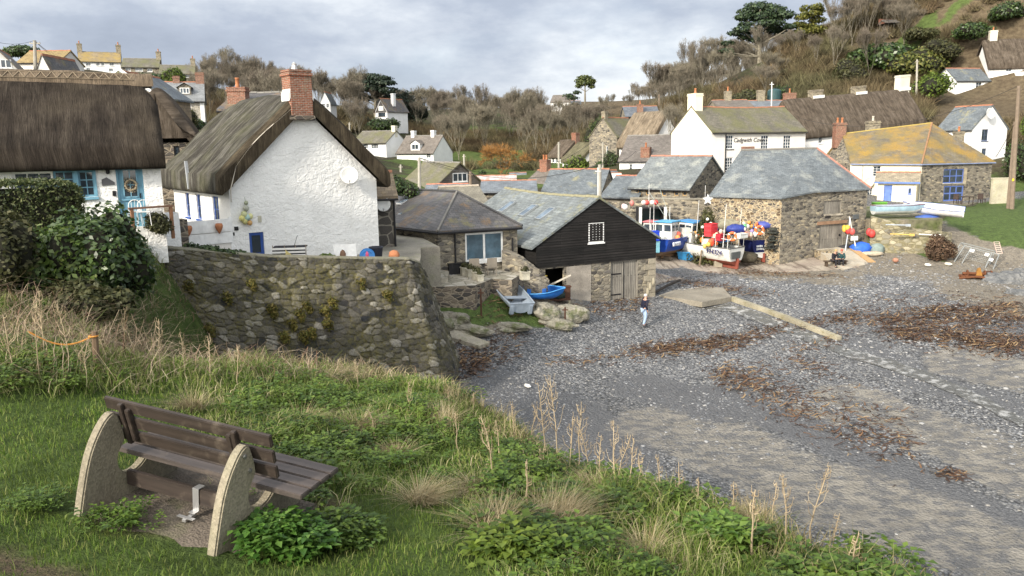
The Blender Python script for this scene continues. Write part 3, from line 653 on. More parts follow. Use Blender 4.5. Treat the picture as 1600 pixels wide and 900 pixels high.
        half=lb/2+oe;ts=[-1+2*i/26 for i in range(27)];P=[]
        for a in aa:
            inset=max(0,(roll-min(a+og,la+og-a))/roll)*.5;t_=th*(1-inset*.75);row=[]
            def zo(b):
                x=abs(b-lb/2);z=H+rise+t_*1.15-k*(math.sqrt(x*x+.16)-.4)
                if hip[0]:z=min(z,H+t_+hipz*rise+(a+og)*hip[0])
                if hip[1]:z=min(z,H+t_+hipz*rise+(la+og-a)*hip[1])
                return z+lump*float(fbm(np.array([a*1.0+seed*9]),np.array([b+seed*3]),1.6,50+seed)[0])
            tip=H-k*oe*.8;row.append((.06,H-.03));row.append((-oe*.75,tip+.02));row.append((-oe*1.0,tip+.10));row.append((-oe*1.06,tip+.24))
            for t_i in ts:b=lb/2+t_i*half;row.append((b,max(zo(b),tip+.30) if abs(t_i) > .97 else zo(b)))
            row +=[(lb+oe*1.06,tip+.24),(lb+oe,tip+.10),(lb+oe*.75,tip+.02),(lb-.06,H-.03)]
            P.append([c(a,b,z) for b,z in row])
        mb=MB();Q=[list(x) for x in zip(*P)]           # rows run eave to eave, columns along the ridge
        if ridge =='v':Q=Q[::-1]
        if verge:K_=2;cut=[r_[:K_+1] for r_ in (Q if ridge =='u' else Q)],[r_[K_:] for r_ in Q];mb.grid(cut[1]);vb=MB();vb.grid(cut[0])
        else:mb.grid(Q);vb=mb
        for row,rev in ((P[0],ridge =='u'),(P[-1],ridge =='v')):
            m=len(row);i0=len(mb.v);lo=[c(aa[0] if row is P[0] else aa[-1],b,H-.03+k*min(b,lb-b) if 0 < b < lb else H-.03-k*.6*(-min(b,lb-b))) for b in [(lb*.01+(lb*.98)*j/(m-1)) for j in range(m)]]
            vb.add(list(row)+lo,[((j,j+1,m+j+1,m+j) if not rev else (j,m+j,m+j+1,j+1)) for j in range(m-1)])
        s.roofo=s.add(mb,'roof',mat,smooth=True);s.k,s.lb=k,lb
        if verge:s.add(vb,'verge',verge,s.roofo,True)
        if ridge_cap:
            capm,drop=ridge_cap;R2=[]
            for a in [-og+.05+(la+2*og-.1)*i/40 for i in range(41)]:
                row=[]
                for x in [-drop+2*drop*j/14 for j in range(15)]:
                    z=H+rise+th*1.15-k*(math.sqrt(x*x+.16)-.4)+.09+lump*float(fbm(np.array([a+seed*9]),np.array([lb/2+x+seed*3]),1.6,50+seed)[0])
                    if abs(x) > drop*.98:z -=.10
                    row.append(c(a,lb/2+x,z))
                R2.append(row)
            R2=[list(x) for x in zip(*R2)]
            if ridge =='v':R2=R2[::-1]
            o=s.add(MB().grid(R2),'ridge_cap',capm,s.roofo,True)
        return s.roofo
    def chimney(s,u,v,z0,z1,sx,sy,mat,pots=1,potmat=None,parent=None,cap=True,flash=None):
        mb=MB().box(u,v,(z0+z1)/2,sx,sy,z1-z0)
        if cap:mb.box(u,v,z1-.12,sx+.12,sy+.12,.10);mb.box(u,v,z1+.04,sx+.06,sy+.06,.09)
        ch=s.add(mb,'chimney',mat,parent or s.roofo)
        for i in range(pots):
            x=u+(i-(pots-1)/2)*.42;M=Matrix.Translation((x,v,z1+.08))
            s.add(MB().lathe([(.14,0),(.12,.12),(.105,.45),(.13,.47),(.13,.55),(.09,.55)],10,M),'chimney_pot',potmat or M_TERRA,ch,True)
        return ch
    def hit_roof(s,px,py,ridge='u'):                    # pixel -> point on the front (u) or left (v) slope
        o=s.Mi @ EYE;d=s.Mi.to_3x3() @ ray(px,py);th=.14
        if ridge =='u':n=Vector((0,-s.k,1));off=s.H+.02+th
        else:n=Vector((-s.k,0,1));off=s.H+.02+th
        return o+d*((off-o.dot(n))/d.dot(n))
    def skylight(s,px,py,w,h,ridge='u',mat=None):
        p=s.hit_roof(px,py,ridge);a=Vector((1,0,0)) if ridge =='u' else Vector((0,1,0));up=Vector((0,1,s.k)).normalized() if ridge =='u' else Vector((1,0,s.k)).normalized()
        n=a.cross(up);n=n if n.z > 0 else -n;mb=MB()
        o=p-a*w/2-up*h/2
        mb.obox(o-n*.05,a*w,up*.06,n*.12);mb.obox(o+up*(h-.06)-n*.05,a*w,up*.06,n*.12);mb.obox(o+up*.06-n*.05,a*.06,up*(h-.12),n*.12);mb.obox(o+up*.06+a*(w-.06)-n*.05,a*.06,up*(h-.12),n*.12)
        f=s.add(mb,'skylight',mat or paint((.25,.27,.28),.4),s.roofo);g=MB().obox(o+up*.05+a*.05-n*.04,a*(w-.1),up*(h-.1),n*.09);s.add(g,'pane',M_SKYGLASS,f)
    def shear(s,k):
        def go(o):
            if o.type =='MESH':
                for v in o.data.vertices:v.co.z +=k*v.co.x
            for c in o.children:go(c)
        go(s.root)
M_CLAY=paint((.33,.15,.09),.85);M_TERRA=paint((.42,.17,.08),.8);M_GREYTILE=paint((.20,.19,.17),.85);M_SKYGLASS=glassmat('skylight_glass',(.10,.13,.16),.08)
M_CHIMW=render_mat('chimney_render',(.66,.63,.52),.02,3)
M_CHIMS=stone('chimney_stone',[(.16,.14,.11),(.26,.23,.18),(.34,.30,.22)],(.30,.26,.18),4,2.0)
M_THWHITE=paint((.72,.71,.67),.7)
M_REDWOOD=paint((.20,.09,.05),.7)
def poly_house(name,label,cat,foot,zb,faces,walls,mats,ridge_lines=(),tiles=None,oe=.25,th=.12,org=None):
    """foot: eave corner points (world); faces: lists of points (world) for roof slopes; walls: list of (i, j, material)"""
    org=Vector(org or foot[0]);org=Vector((org.x,org.y,zb));r=empty(name,org,0,label,cat)
    Lc=lambda p:Vector(p)-org
    for mat in {w[2] for w in walls}:
        mb=MB()
        for i,j,m_ in walls:
            if m_ is mat:a,b=Lc(foot[i]),Lc(foot[j]);mb.poly((a.x,a.y,-1.5),(b.x,b.y,-1.5),(b.x,b.y,b.z),(a.x,a.y,a.z))
        mb.build('wall',mat,r)
    mb=MB()
    for f in faces:
        p=[Lc(q)+Vector((0,0,th)) for q in f];mb.poly(*p);mb.poly(*[q-Vector((0,0,th)) for q in p][::-1])
        for a,b in zip(p,p[1:]+p[:1]):mb.poly(b,a,a-Vector((0,0,th)),b-Vector((0,0,th)))
    ro=mb.build('roof',mats,r)
    for a,b in ridge_lines:MB().tube([Lc(a)+Vector((0,0,th+.02)),Lc(b)+Vector((0,0,th+.02))],.09,6).build('ridge_tiles',tiles or M_GREYTILE,ro)
    return r,ro,org
def out(p,c,d):                                            # push an eave corner outward from the plan centre
    v=Vector((p.x-c.x,p.y-c.y,0)).normalized()*d;return Vector((p.x+v.x,p.y+v.y,p.z-.10))
# ------------------------------------------------------------------ near cottages
# left thatched cottage with the blue door
h=House('thatched_cottage','white cottage under deep dark brown thatch, with a pale blue door, behind the clipped hedge','cottage',W(-110,262,23.9),W(250,256,26.6),7.45,5.8,M_LIME,eave=9.68)
d=h.rect(184,264,226,345);d[1]=.05;d[3]=h.H-.15-.05
h.door(d,mat=M_PALEBLUE)
a,z,w,hh=d
mb=MB()
for q in ((a+.17,a+.21,z+.95,z+hh-.18),(a+w-.21,a+w-.17,z+.95,z+hh-.18),(a+w/2-.015,a+w/2+.015,z+.95,z+hh-.18),(a+.17,a+w-.17,z+.95,z+.99),(a+.17,a+w-.17,z+hh-.2,z+hh-.16),(a+.17,a+w-.17,z+1.35,z+1.38)):h.slab(mb,'front',*q,.075,.105)
dw=h.add(mb,'window',paint((.20,.40,.52),.5));g=MB();h.slab(g,'front',a+.18,a+w-.18,z+.96,z+hh-.19,.088,.099);h.add(g,'pane',glassmat(),dw)
h.slab(g :=MB(),'front',a+.10,a+w-.10,z+.86,z+.92,.05,.11);h.add(g,'weather_bar',M_PALEBLUE)
h.window(h.rect(84,266,118,306),cols=2,rows=3,mat=M_PALEBLUE);h.window(h.rect(122,266,149,308),cols=2,rows=3,mat=M_PALEBLUE);h.window(h.rect(20,268,84,300),cols=3,rows=2,mat=M_WHITEP)
for x0,x1 in ((116,123),(147,151)):r_=h.rect(x0,266,x1,306);h.slab(g :=MB(),'front',r_[0],r_[0]+r_[2],r_[1],r_[1]+r_[3],-.04,-.002);h.add(g,'shutter',M_PALEBLUE)
r_=h.rect(159,277,179,290);y0=r_[1];g=MB().prism([h.P('front',r_[0],y0,-.03),h.P('front',r_[0]+r_[2],y0+.02,-.03),h.P('front',r_[0]+r_[2],y0+.10,-.03),h.P('front',r_[0]+r_[2]*.4,y0+r_[3],-.03),h.P('front',r_[0],y0+r_[3]*.75,-.03)],(0,.027,0));h.add(g,'house_name_plaque',paint((.12,.12,.125),.6))
r_=h.rect(165,264,171,274);c_=h.P('front',r_[0]+.06,r_[1]+.04,-.10);g=MB().lathe([(.02,0),(.055,.03),(.065,.18),(.03,.22),(.02,.28)],8,Matrix.Translation(c_));g.box(c_.x,c_.y+.05,c_.z+.2,.03,.1,.03);h.add(g,'wall_lantern',M_BLACK)
r_=h.rect(176,299,181,306);h.slab(g :=MB(),'front',r_[0],r_[0]+.10,r_[1],r_[1]+.16,-.06,-.002);h.add(g,'letter_box',M_BLACK)
h.walls(('left','right'),2.0);h.thatch(2.4,M_THATCH_B,th=.42,oe=.5,og=.15,seed=1,hip=(0,1.2),hipz=.66,ridge_cap=(thatch_mat('thatch_ridge',(.07,.055,.04),(.15,.115,.08),(.22,.17,.12)),.75),lump=.045)
mb=MB()                                                     # hazel spars along the ridge and wires down the thatch
def thz(x,lift=.11):return h.H+2.4+.42*1.15-h.k*(math.sqrt(x*x+.16)-.4)+lift
for y_ in (-.35,-.68):mb.tube([(a_,h.lb/2+y_,thz(y_,.13)) for a_ in np.linspace(0,h.L*.92,30)],.013,4)
for i in range(37):
    a_=h.L*i/40;mb.tube([(a_,h.lb/2-.35,thz(-.35,.14)),(a_+h.L/40,h.lb/2-.68,thz(-.68,.14))] if i % 2 else [(a_,h.lb/2-.68,thz(-.68,.14)),(a_+h.L/40,h.lb/2-.35,thz(-.35,.14))],.013,4)
h.add(mb,'ridge_spars',paint((.24,.19,.13),.8),h.roofo)
tc_=h
# wreath on the door
wp=h.M @ h.P('front',a+w*.52,z+1.36,-.02);mb=MB()
for i in range(260):
    q=rng.uniform(0,2*math.pi);rr=.165+rng.normal(0,.035);p0=Vector((rr*math.cos(q),rng.uniform(-.06,.01),rr*math.sin(q)));d_=Vector((-math.sin(q),rng.uniform(-.6,.4),math.cos(q)))+Vector(rng.normal(0,.5,3));d_=d_.normalized()*rng.uniform(.03,.07);s_=d_.orthogonal().normalized()*.012
    mb.poly(p0-s_,p0+s_,p0+d_)
mb.torus((0,-.02,0),.165,.028)
o=mb.build('door_wreath',leafmat('wreath',[(.10,.06,.03),(.22,.16,.09),(.40,.34,.24),(.14,.12,.06)],trans=False));o.location=wp;o.rotation_euler=(0,0,h.rz);tag(o,'round dried twig wreath hanging on the pale blue cottage door','wreath')
# rear wing
h=House('stone_cottage','dark rubble cottage under sagging thatch, squeezed between the brown thatch and the white gable','cottage',W(196,222,43),W(298,224,44),5.5,7,M_STONED)
h.window(h.rect(272,228,281,250),cols=1,rows=2,mat=M_BLACK)
h.walls(('back',),2.2,'v');h.thatch(2.6,M_THATCH_D,'v',th=.35,oe=.35,og=.35,seed=2,hip=(1.3,0),hipz=0)
# white gabled cottage
h=House('white_gabled_cottage','whitewashed rough stone cottage with a tall gable, weathered thatch and a brick chimney','cottage',W(357,286,34.0),W(588,283,38.3),4.7,8.2,M_LIME,eave=8.45)
wc=h
h.window(h.rect(390,363,413,400),cols=1,rows=1,mat=M_BLUE,fw=.13,sill=True,surround=M_WHITEP)
for v_,w_ in ((1.5,.8),(4.0,.62),(5.7,.62)):h.window([v_,2.05,w_,1.15],'left',2,2,mat=M_BLUE,surround=M_BLUE)
RISE=3.30
h.walls(('front','back'),RISE,'v');h.thatch(RISE,M_THATCH_G,'v',th=.58,oe=.55,og=.36,seed=4,lump=.10,hip=(0,.55),hipz=.75,verge=thatch_mat('thatch_verge',(.02,.016,.011),(.06,.048,.033),(.11,.09,.06)),roll=.30)
zc=h.H+RISE;cu=h.hit(465,150)[0];zt_,zb0=h.hit(465,113)[1],h.hit(465,181)[1]
mb=MB().box(cu,.02,(zt_+zb0)/2,.98,.90,zt_-zb0).box(cu,.02,zt_-.12,1.10,1.02,.10).box(cu,.02,zt_+.04,1.04,.96,.08);ch=h.add(mb,'chimney',M_BRICK,h.roofo)
h.add(MB().lathe([(.16,0),(.13,.10),(.10,.24),(.12,.27),(.02,.36)],10,Matrix.Translation((cu-.05,.05,zt_+.08))),'cowl',paint((.45,.45,.44),.5,.6),ch)
h.add(MB().box(cu,-.12,zb0-.10,1.16,.70,.20,b=.03),'chimney_apron',M_STONED,ch)
for sx in (-1,1):h.add(MB().prism([(cu+sx*.49,-.40,zb0+.75),(cu+sx*.56,-.40,zb0+.62),(cu+sx*.57,-.40,zb0+.90),(cu+sx*.49,-.40,zb0+1.12)],(0,.85,0)),'flashing',M_THWHITE,ch)
# conduit over the verge, grey down pipe off the thatch, meter boxes
pts=[]
for i in range(22):
    q=i/21;b=.25+(cu-.45-.25)*q;zz=h.H+h.k*b+.55*1.1-.05+.05*math.sin(q*5);pts.append((b-.15*math.sin(q*3.1),-.34,zz))
pts=[(.02,-.10,h.H-.7),(-.05,-.36,h.H-.15)]+pts
h.add(MB().tube(pts,.022,5),'verge_pipe',paint((.55,.50,.42),.6))
p_=Vector((-.62,3.6,h.H-.25));h.add(MB().obox(p_,(.12,0,0),(0,.10,0),(-.02,.1,1.25)),'roof_strut',paint((.34,.36,.38),.6))
for (x0,y0,x1,y1),mt,nm in (((366,354,372,360),M_BLACK,'meter_box'),((403,337,408,347),paint((.50,.48,.38),.7),'vent_grille'),((364,363,366,368),M_BLACK,'tap')):
    r_=h.rect(x0,y0,x1,y1);h.slab(g :=MB(),'front',r_[0],r_[0]+r_[2],r_[1],r_[1]+r_[3],-.05,-.002);h.add(g,nm,mt)
def dish(name,label,p,dirv,r,mat=None):
    o=empty(name,p,0,label,'satellite dish');q=Vector(dirv).to_track_quat('Z','Y').to_matrix().to_4x4();prof=[(r*i/8,.22*r*(i/8)**2) for i in range(1,9)]
    mb=MB().lathe([(.001,0)]+prof+[(r*.985,.22*r+.015)]+[(r*i/8*.97,.22*r*(i/8)**2+.012) for i in range(7,0,-1)],28,q);mb.build('reflector',mat or paint((.62,.62,.60),.5),o,smooth=True)
    e=q @ Vector((0,-r*.75,r*.85));MB().tube([q @ Vector((0,-r*.95,.2*r)),e],.013,5).build('feed_arm',M_BLACK,o);MB().ball(e,.045,2).build('receiver',paint((.3,.3,.3),.4),o)
    MB().tube([(0,0,0),q @ Vector((0,0,-.12)),q @ Vector((0,-.05,-.30))],.022,6).build('bracket',M_BLACK,o);return o
u_,z_=h.hit(541,274);fd=Vector((.19,-.98,.22))
dish('satellite_dish','large white satellite dish on the white gable',h.M @ Vector((u_,-.32,z_)),fd,.41)
# string of net floats
u_,z_=h.hit(383,335);r_=empty('float_string',h.M @ Vector((u_,-.10,z_)),h.rz,'bunch of faded yellow, green and orange net floats strung on the white gable','floats')
MB().tube([(0,0,.75),(.03,-.01,.3),(.02,-.03,-.2),(.12,-.03,-.42)],.012,4).build('rope',paint((.35,.38,.28),.8),r_)
for x,z,rr,c_ in ((.0,.28,.13,(.45,.46,.38)),(-.10,.02,.14,(.50,.52,.28)),(-.2,-.14,.13,(.62,.58,.22)),(.02,-.12,.14,(.36,.52,.48)),(.16,-.08,.12,(.62,.60,.30)),(-.08,-.28,.12,(.55,.52,.22)),(.12,-.36,.11,(.60,.36,.14)),(.02,.50,.09,(.35,.38,.26))):
    MB().ball((x,-.06,z),(rr,rr,rr*1.1),2).build('float',paint(c_,.6),r_,smooth=True)
# neighbour's brick chimney and its roof behind the thatch
h=House('slate_cottage','dark slate cottage with a red brick chimney, half hidden behind the weathered thatch','cottage',W(345,172,47),W(425,172,47),5.0,6,M_STONED)
h.walls(('left','right'),1.0);h.roof(1.0,M_SLATED,tiles=M_GREYTILE)
u_=h.hit(364,160)[0];h.chimney(u_,1.0,h.H-1,h.hit(364,137)[1],1.05,.8,M_BRICK,1)
# small stone outhouse with a brown lean-to roof
h=House('stone_outhouse','narrow dark stone outhouse with a brown slate roof beside the white gable','outhouse',W(570,306,40.2),W(616,306,40.6),4.2,3.2,stone('outhouse_stone',[(.06,.055,.05),(.11,.10,.09),(.16,.14,.12)],(.24,.22,.18),1.5,1.3,edge=(.02,.06)))
h.walls(('left','right'),1.0);h.roof(1.0,slate('slate_brown',(.16,.12,.08),(.22,.17,.11),[((.28,.20,.09),.5,3.0)]),oe=.3,og=.15)
h.add(MB().tube([(h.L-.05,-.12,h.H-.1),(h.L-.05,-.12,-.4)],.055,7),'down_pipe',M_BLACK)
u_,z_=h.hit(598,319);dish('satellite_dish','small white satellite dish on the dark stone outhouse',h.M @ Vector((u_,-.25,z_)),Vector((.15,-.98,.2)),.36)
# ------------------------------------------------------------------ slate roofed house with the patio window
P0,P1,P2=W(620,356,46.2),W(684,361,43.2),W(808,356,45.2);zb=3.45;bk=Vector((-.30,.95,0))
ze=5.42
for p in (P0,P1,P2):p.z=ze
P3,P4=P2+bk*9,P0+bk*8;R0,R1=W(714,303,47.2),W(640,299,55)
c_=(P0+P1+P2+P3+P4)/5;e=[out(p,c_,.35) for p in (P0,P1,P2,P3,P4)]
r,ro,og_=poly_house('slate_roofed_house','low stone house under a hipped dark slate roof, with a wide white patio window','house',[P0,P1,P2,P3,P4],zb,[[e[0],e[1],R0,R1],[e[1],e[2],R0],[e[2],e[3],R1,R0],[e[3],e[4],R1],[e[4],e[0],R1]],
    [(0,1,M_STONE),(2,3,M_STONE),(3,4,M_STONE),(4,0,M_STONE)],M_SLATED,[(R0,e[2]),(R0,R1)],paint((.06,.06,.062),.7),org=P1)
MB().tube([p-og_+Vector((0,0,.15)) for p in (e[1],R0)],.07,6).build('hip_tiles',M_GREYTILE,ro)
hf=House('x',None,None,P1,P2,zb,1,M_STONE,eave=ze);hf.root.parent=None
fr=hf.rect(727,363,786,408)
hf.opening(fr)
mb=MB()
us=[0,fr[0],fr[0]+fr[2],hf.L];zs=[-1.5,fr[1],fr[1]+fr[3],hf.H]
for i in range(3):
    for j in range(3):
        if (i,j) !=(1,1):mb.poly(*[hf.M @ Vector((x,0,z))-og_ for x,z in ((us[i],zs[j]),(us[i+1],zs[j]),(us[i+1],zs[j+1]),(us[i],zs[j+1]))])
for (ax,az),(bx,b_z) in (((fr[0],fr[1]),(fr[0]+fr[2],fr[1])),((fr[0]+fr[2],fr[1]),(fr[0]+fr[2],fr[1]+fr[3])),((fr[0]+fr[2],fr[1]+fr[3]),(fr[0],fr[1]+fr[3])),((fr[0],fr[1]+fr[3]),(fr[0],fr[1]))):
    mb.poly(*[hf.M @ Vector(q)-og_ for q in ((ax,0,az),(bx,0,b_z),(bx,.25,b_z),(ax,.25,az))])
w_=mb.build('wall',M_STONE,r)
Moff=Matrix.Translation(-og_) @ hf.M
def put(mb,name,mat,par):mb.v=[tuple(Moff @ Vector(v)) for v in mb.v];return mb.build(name,mat,par)
a,z,w,hh=fr;mb=MB();f_=.10
for q in ((a,a+f_,z,z+hh),(a+w-f_,a+w,z,z+hh),(a+f_,a+w-f_,z,z+f_*1.4),(a+f_,a+w-f_,z+hh-f_,z+hh),(a+w/2-.06,a+w/2+.06,z+f_,z+hh-f_)):hf.slab(mb,'front',*q,.03,.11)
win=put(mb,'patio_window',M_WHITEP,r);mb=hf.slab(MB(),'front',a+.05,a+w-.05,z+.05,z+hh-.05,.06,.075);put(mb,'pane',glassmat('patio_glass',(.06,.10,.13),.05),win)
put(hf.slab(MB(),'front',a-.1,a+w+.1,z-.10,z-.004,-.10,.03),'sill',M_WHITEP,win)
for x0,y0,zt in ((.95,-.09,hf.H),(hf.L-.35,-.09,1.4)):put(MB().tube([(x0,y0,zt-.05),(x0,y0,.0)],.05,6),'down_pipe',M_BLACK,r)
MB().tube([e[0]-og_,e[1]-og_,e[2]-og_],.075,6).build('gutter',M_BLACK,r)
for (x0,y0),wdt in (((636,332),.55),((632,315),.5)):           # two roof lights on the left slope
    p=W(x0,y0,47.5);n_=((e[1]-e[0]).cross(R1-e[0])).normalized();n_=n_ if n_.z > 0 else -n_
    d_=ray(x0,y0);p=EYE+d_*((e[0]+Vector((0,0,.12))-EYE).dot(n_)/d_.dot(n_));a_=(e[1]-e[0]).normalized();up=n_.cross(a_)
    up=up if up.z > 0 else -up
    f=MB().obox(p-og_-a_*wdt/2-up*.5-n_*.03,a_*wdt,up*1.0,n_*.09).build('skylight',paint((.5,.52,.53),.4),ro);MB().obox(p-og_-a_*(wdt/2-.06)-up*.44-n_*.02,a_*(wdt-.12),up*.88,n_*.09).build('pane',M_SKYGLASS,f)
bpy.data.objects.remove(hf.root)
MB().poly(*[W(x,y,43.8)+Vector((0,.0,0))-og_ for x,y in ((641,367),(648,367),(648,392),(641,392))]).v
# ------------------------------------------------------------------ black boarded boat shed
h=House('boat_shed','slate roofed boat shed with a black boarded gable above a stone base','shed',W(838,400,44.6),W(1024,388,48.3),.55,12,M_STONE,eave=4.35)
sh=h;zt=h.hit(930,410)[1]
apex=h.hit(933,311)[1];RS=apex-h.H
op=h.rect(852,409,882,470);op[1]=.0;op[3]=zt-.12;h.opening(op)
dr=h.rect(954,404,997,470);dr[1]=.15;dr[3]=zt-.15-.05;h.door(dr,mat=M_GREYWOOD,handle=False)
Hs=h.H;h.H=zt;h.walls(base=-1.0);h.H=Hs
mb=MB();B_=.035                                           # boarding: gable and the strip above the stone
n=26;z0=zt-.04
for i in range(n):
    za=z0+(apex-z0)*i/n;zc_=z0+(apex-z0)*(i+1)/n+.012
    def ext(z):return 0 if z <=h.H else (z-h.H)/RS*h.L/2
    e0,e1=ext(za),ext(zc_)
    p=[(e0-.02,-B_-.02,za),(h.L-e0+.02,-B_-.02,za),(max(h.L-e1,h.L/2)+.02,-B_+.004,zc_),(min(e1,h.L/2)-.02,-B_+.004,zc_)]
    mb.prism(p,(0,.022,0))
h.add(mb,'boarded_gable',M_TAR)
for x in (0,h.L):h.add(MB().obox((x-.015 if x else -.015,0,zt),(.03,0,0),(0,h.D,0),(0,0,h.H-zt)),'side_wall',M_TAR)
h.roof(RS,M_SLATEL,'v',oe=.35,og=.12,th=.13,tiles=paint((.25,.235,.15),.9),sag=.12)
for x,y in ((813,322),(800-17,0),(0,0))[:0]:pass
for x,y in ((791,327),(824,321),(825+38,325)):pass
for x,y in ((792,323),(825,329),(852,334)):h.skylight(x,y,.75,1.25,'v')
r_=h.rect(919,348,943,379);h.window(r_,cols=4,rows=4,fw=.07,bar=.045,cut=False)
h.slab(g :=MB(),'front',h.hit(885,430)[0],h.hit(923,430)[0],-.2,zt-.10,-.04,-.002);h.add(g,'rendered_panel',concrete('shed_render',(.30,.27,.23),.7))
mb=MB();zq=-.3
for i in range(8):wq=.55 if i % 2 else .85;mb.box(h.L-wq/2+.03,-.015,zq+.17,wq,.07,.33,b=.012);zq +=.35
h.add(mb,'quoins',concrete('quoin',(.34,.30,.23),.7,(.16,.15,.11),.5))
mb=MB()
for z_ in (.45,1.7):h.slab(mb,'front',dr[0]+.1,dr[0]+dr[2]*.4,z_,z_+.07,.07,.10)
h.slab(mb,'front',dr[0]+dr[2]/2-.015,dr[0]+dr[2]/2+.015,dr[1],dr[1]+dr[3]-.06,.07,.10);h.add(mb,'strap_hinges',M_BLACK)
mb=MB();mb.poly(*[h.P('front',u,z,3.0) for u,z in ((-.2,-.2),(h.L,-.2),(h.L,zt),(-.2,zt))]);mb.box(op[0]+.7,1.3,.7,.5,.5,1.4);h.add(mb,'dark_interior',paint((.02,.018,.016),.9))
# ------------------------------------------------------------------ harbour buildings on the right
P0,P1,P2,P3=W(1112,306,62.5),W(1222,309,60.0),W(1270,299,61.6),W(1356,295,64.0);bk=Vector((-.12,.99,0))
P4,P5=P3+bk*6.5+Vector((1,0,0)),P0+Vector((2.3,7,0));R0,R1=W(1158,237,66.5),W(1276,234,67)
c_=(P0+P1+P2+P3+P4+P5)/6;e=[out(p,c_,.25) for p in (P0,P1,P2,P3,P4,P5)]
r,ro,og_=poly_house('stone_store','two storey rubble fish store with a plank hatch and plank doors above the ramp','store',[P0,P1,P2,P3,P4,P5],.75,
    [[e[0],e[1],R1,R0],[e[1],e[2],R1],[e[2],e[3],R1],[e[3],e[4],R1],[e[4],e[5],R0,R1],[e[5],e[0],R0]],[(0,1,M_FLINT),(3,4,M_STONE),(4,5,M_STONE),(5,0,M_FLINT)],slate('slate_store',(.115,.13,.14),(.16,.18,.19),[((.30,.31,.28),.3,2.0)],w=.3,h=.2),
    [(e[3],R1)],paint((.34,.17,.13),.85),org=P2)
MB().tube([p-og_+Vector((0,0,.13)) for p in (R0,R1)],.09,6).build('ridge_tiles',M_GREYTILE,ro)
def facet(root,og_,A,B,zb,eave,mat,ops,base=-1.5):
    """one straight wall of a poly_house with real openings; returns the helper frame"""
    hf=House('tmp',None,None,A,B,zb,1,mat,eave=eave);bpy.data.objects.remove(hf.root);hf.root=root;Mo=Matrix.Translation(-og_) @ hf.M
    def add(mb,name,mat,parent=None,smooth=False):mb.v=[tuple(Mo @ Vector(v)) for v in mb.v];return mb.build(name,mat,parent or root,smooth=smooth)
    hf.add=add;ops(hf);mb=MB();O=hf.op['front']
    us=sorted({0,hf.L,*[o[0] for o in O],*[o[0]+o[2] for o in O]});zs=sorted({base,hf.H,*[o[1] for o in O],*[o[1]+o[3] for o in O]})
    za,zb_=A.z-zb,B.z-zb;top=lambda u:za+(zb_-za)*u/hf.L
    for u0,u1 in zip(us,us[1:]):
        for z0,z1 in zip(zs,zs[1:]):
            if any(o[0] < (u0+u1)/2 < o[0]+o[2] and o[1] < (z0+z1)/2 < o[1]+o[3] for o in O):continue
            t0,t1=(top(u0),top(u1)) if z1 ==zs[-1] else (z1,z1);mb.poly((u0,0,z0),(u1,0,z0),(u1,0,t1),(u0,0,t0))
    for a,z,w,h_ in O:
        c=[(a,z),(a+w,z),(a+w,z+h_),(a,z+h_)]
        for i in range(4):p,q=c[i],c[(i+1) % 4];mb.poly((p[0],0,p[1]),(p[0],.25,p[1]),(q[0],.25,q[1]),(q[0],0,q[1]))
    add(mb,'wall',mat);return hf
facet(r,og_,P1,P2,.75,P1.z,M_STONE,lambda f:None)
def ops(f):
    f.door(f.rect(1287,313,1315,334),mat=M_GREYWOOD,handle=False);f.roofo=f.root;f.root.children[-1].name='hatch_frame';f.root.children[-2].name='hatch'
    f.dr=f.rect(1280,349,1319,387);f.door(f.dr,mat=M_GREYWOOD)
    for q,m_,nm in (((1287,334,1316,337),concrete('store_sill',(.40,.36,.29)),'sill'),((1277,345,1323,350),paint((.26,.16,.10),.85),'lintel'),((1332,335,1341,342),paint((.10,.11,.115),.6),'vent_grille'),((1289,336,1297,340),M_BLACK,'floodlight')):
        a,z,w,h_=f.rect(*q);g=f.slab(MB(),'front',a,a+w,z,z+h_,-.07,-.003);f.add(g,nm,m_)
st=facet(r,og_,P2,P3,.75,(P2.z+P3.z)/2,M_STONE,ops)
def ops2(f):
    for x in (1141,1152,1178):f.window(f.rect(x,310,x+6,325),cols=1,rows=1,mat=paint((.12,.13,.14),.6),sill=False)
    a,z,w,h_=f.rect(1197,312,1203,320);f.add(f.slab(MB(),'front',a,a+w,z,z+h_,-.25,-.003),'wall_box',paint((.42,.40,.33),.6))
sf=House('tmp',None,None,P0,P1,.75,1,M_FLINT,eave=P0.z)
bpy.data.objects.remove(sf.root)
# ramp up to the store door: plank and concrete
dp=[st.M @ st.P('front',u,.0) for u in (st.dr[0]-.25,st.dr[0]+st.dr[2]+.5)];zd=.75+st.dr[1]
f0,f1=G(1318,420,.85),G(1362,410,.85)
mb=MB();tp=[Vector((dp[0].x,dp[0].y-.02,zd)),Vector((dp[1].x,dp[1].y-.02,zd)),Vector((f1.x,f1.y,.80)),Vector((f0.x,f0.y,.78))]
mb.add([*tp,*[Vector((p.x,p.y,.1)) for p in tp]],[(0,3,2,1),(0,4,7,3),(3,7,6,2),(2,6,5,1),(1,5,4,0)])
o=mb.build('loading_ramp',concrete('ramp',(.40,.36,.29),.7,(.30,.22,.13),.6),org=(tp[0].x,tp[0].y,.8));tag(o,'pale concrete ramp leading up to the grey plank doors of the stone store','ramp')
d_=(tp[2]-tp[1]);n_=Vector((.55,.1,0))
o=MB().obox(tp[1]-n_*.4+Vector((0,0,.03)),d_*1.0,n_,(0,0,.06)).build('ramp_plank',paint((.42,.27,.13),.8),org=tuple(tp[1]));tag(o,'long orange brown board lying along the edge of the concrete ramp','plank')
mb=MB();wp_=[st.M @ st.P('front',u,0,-.01) for u in (st.dr[0]-.35,)][0]
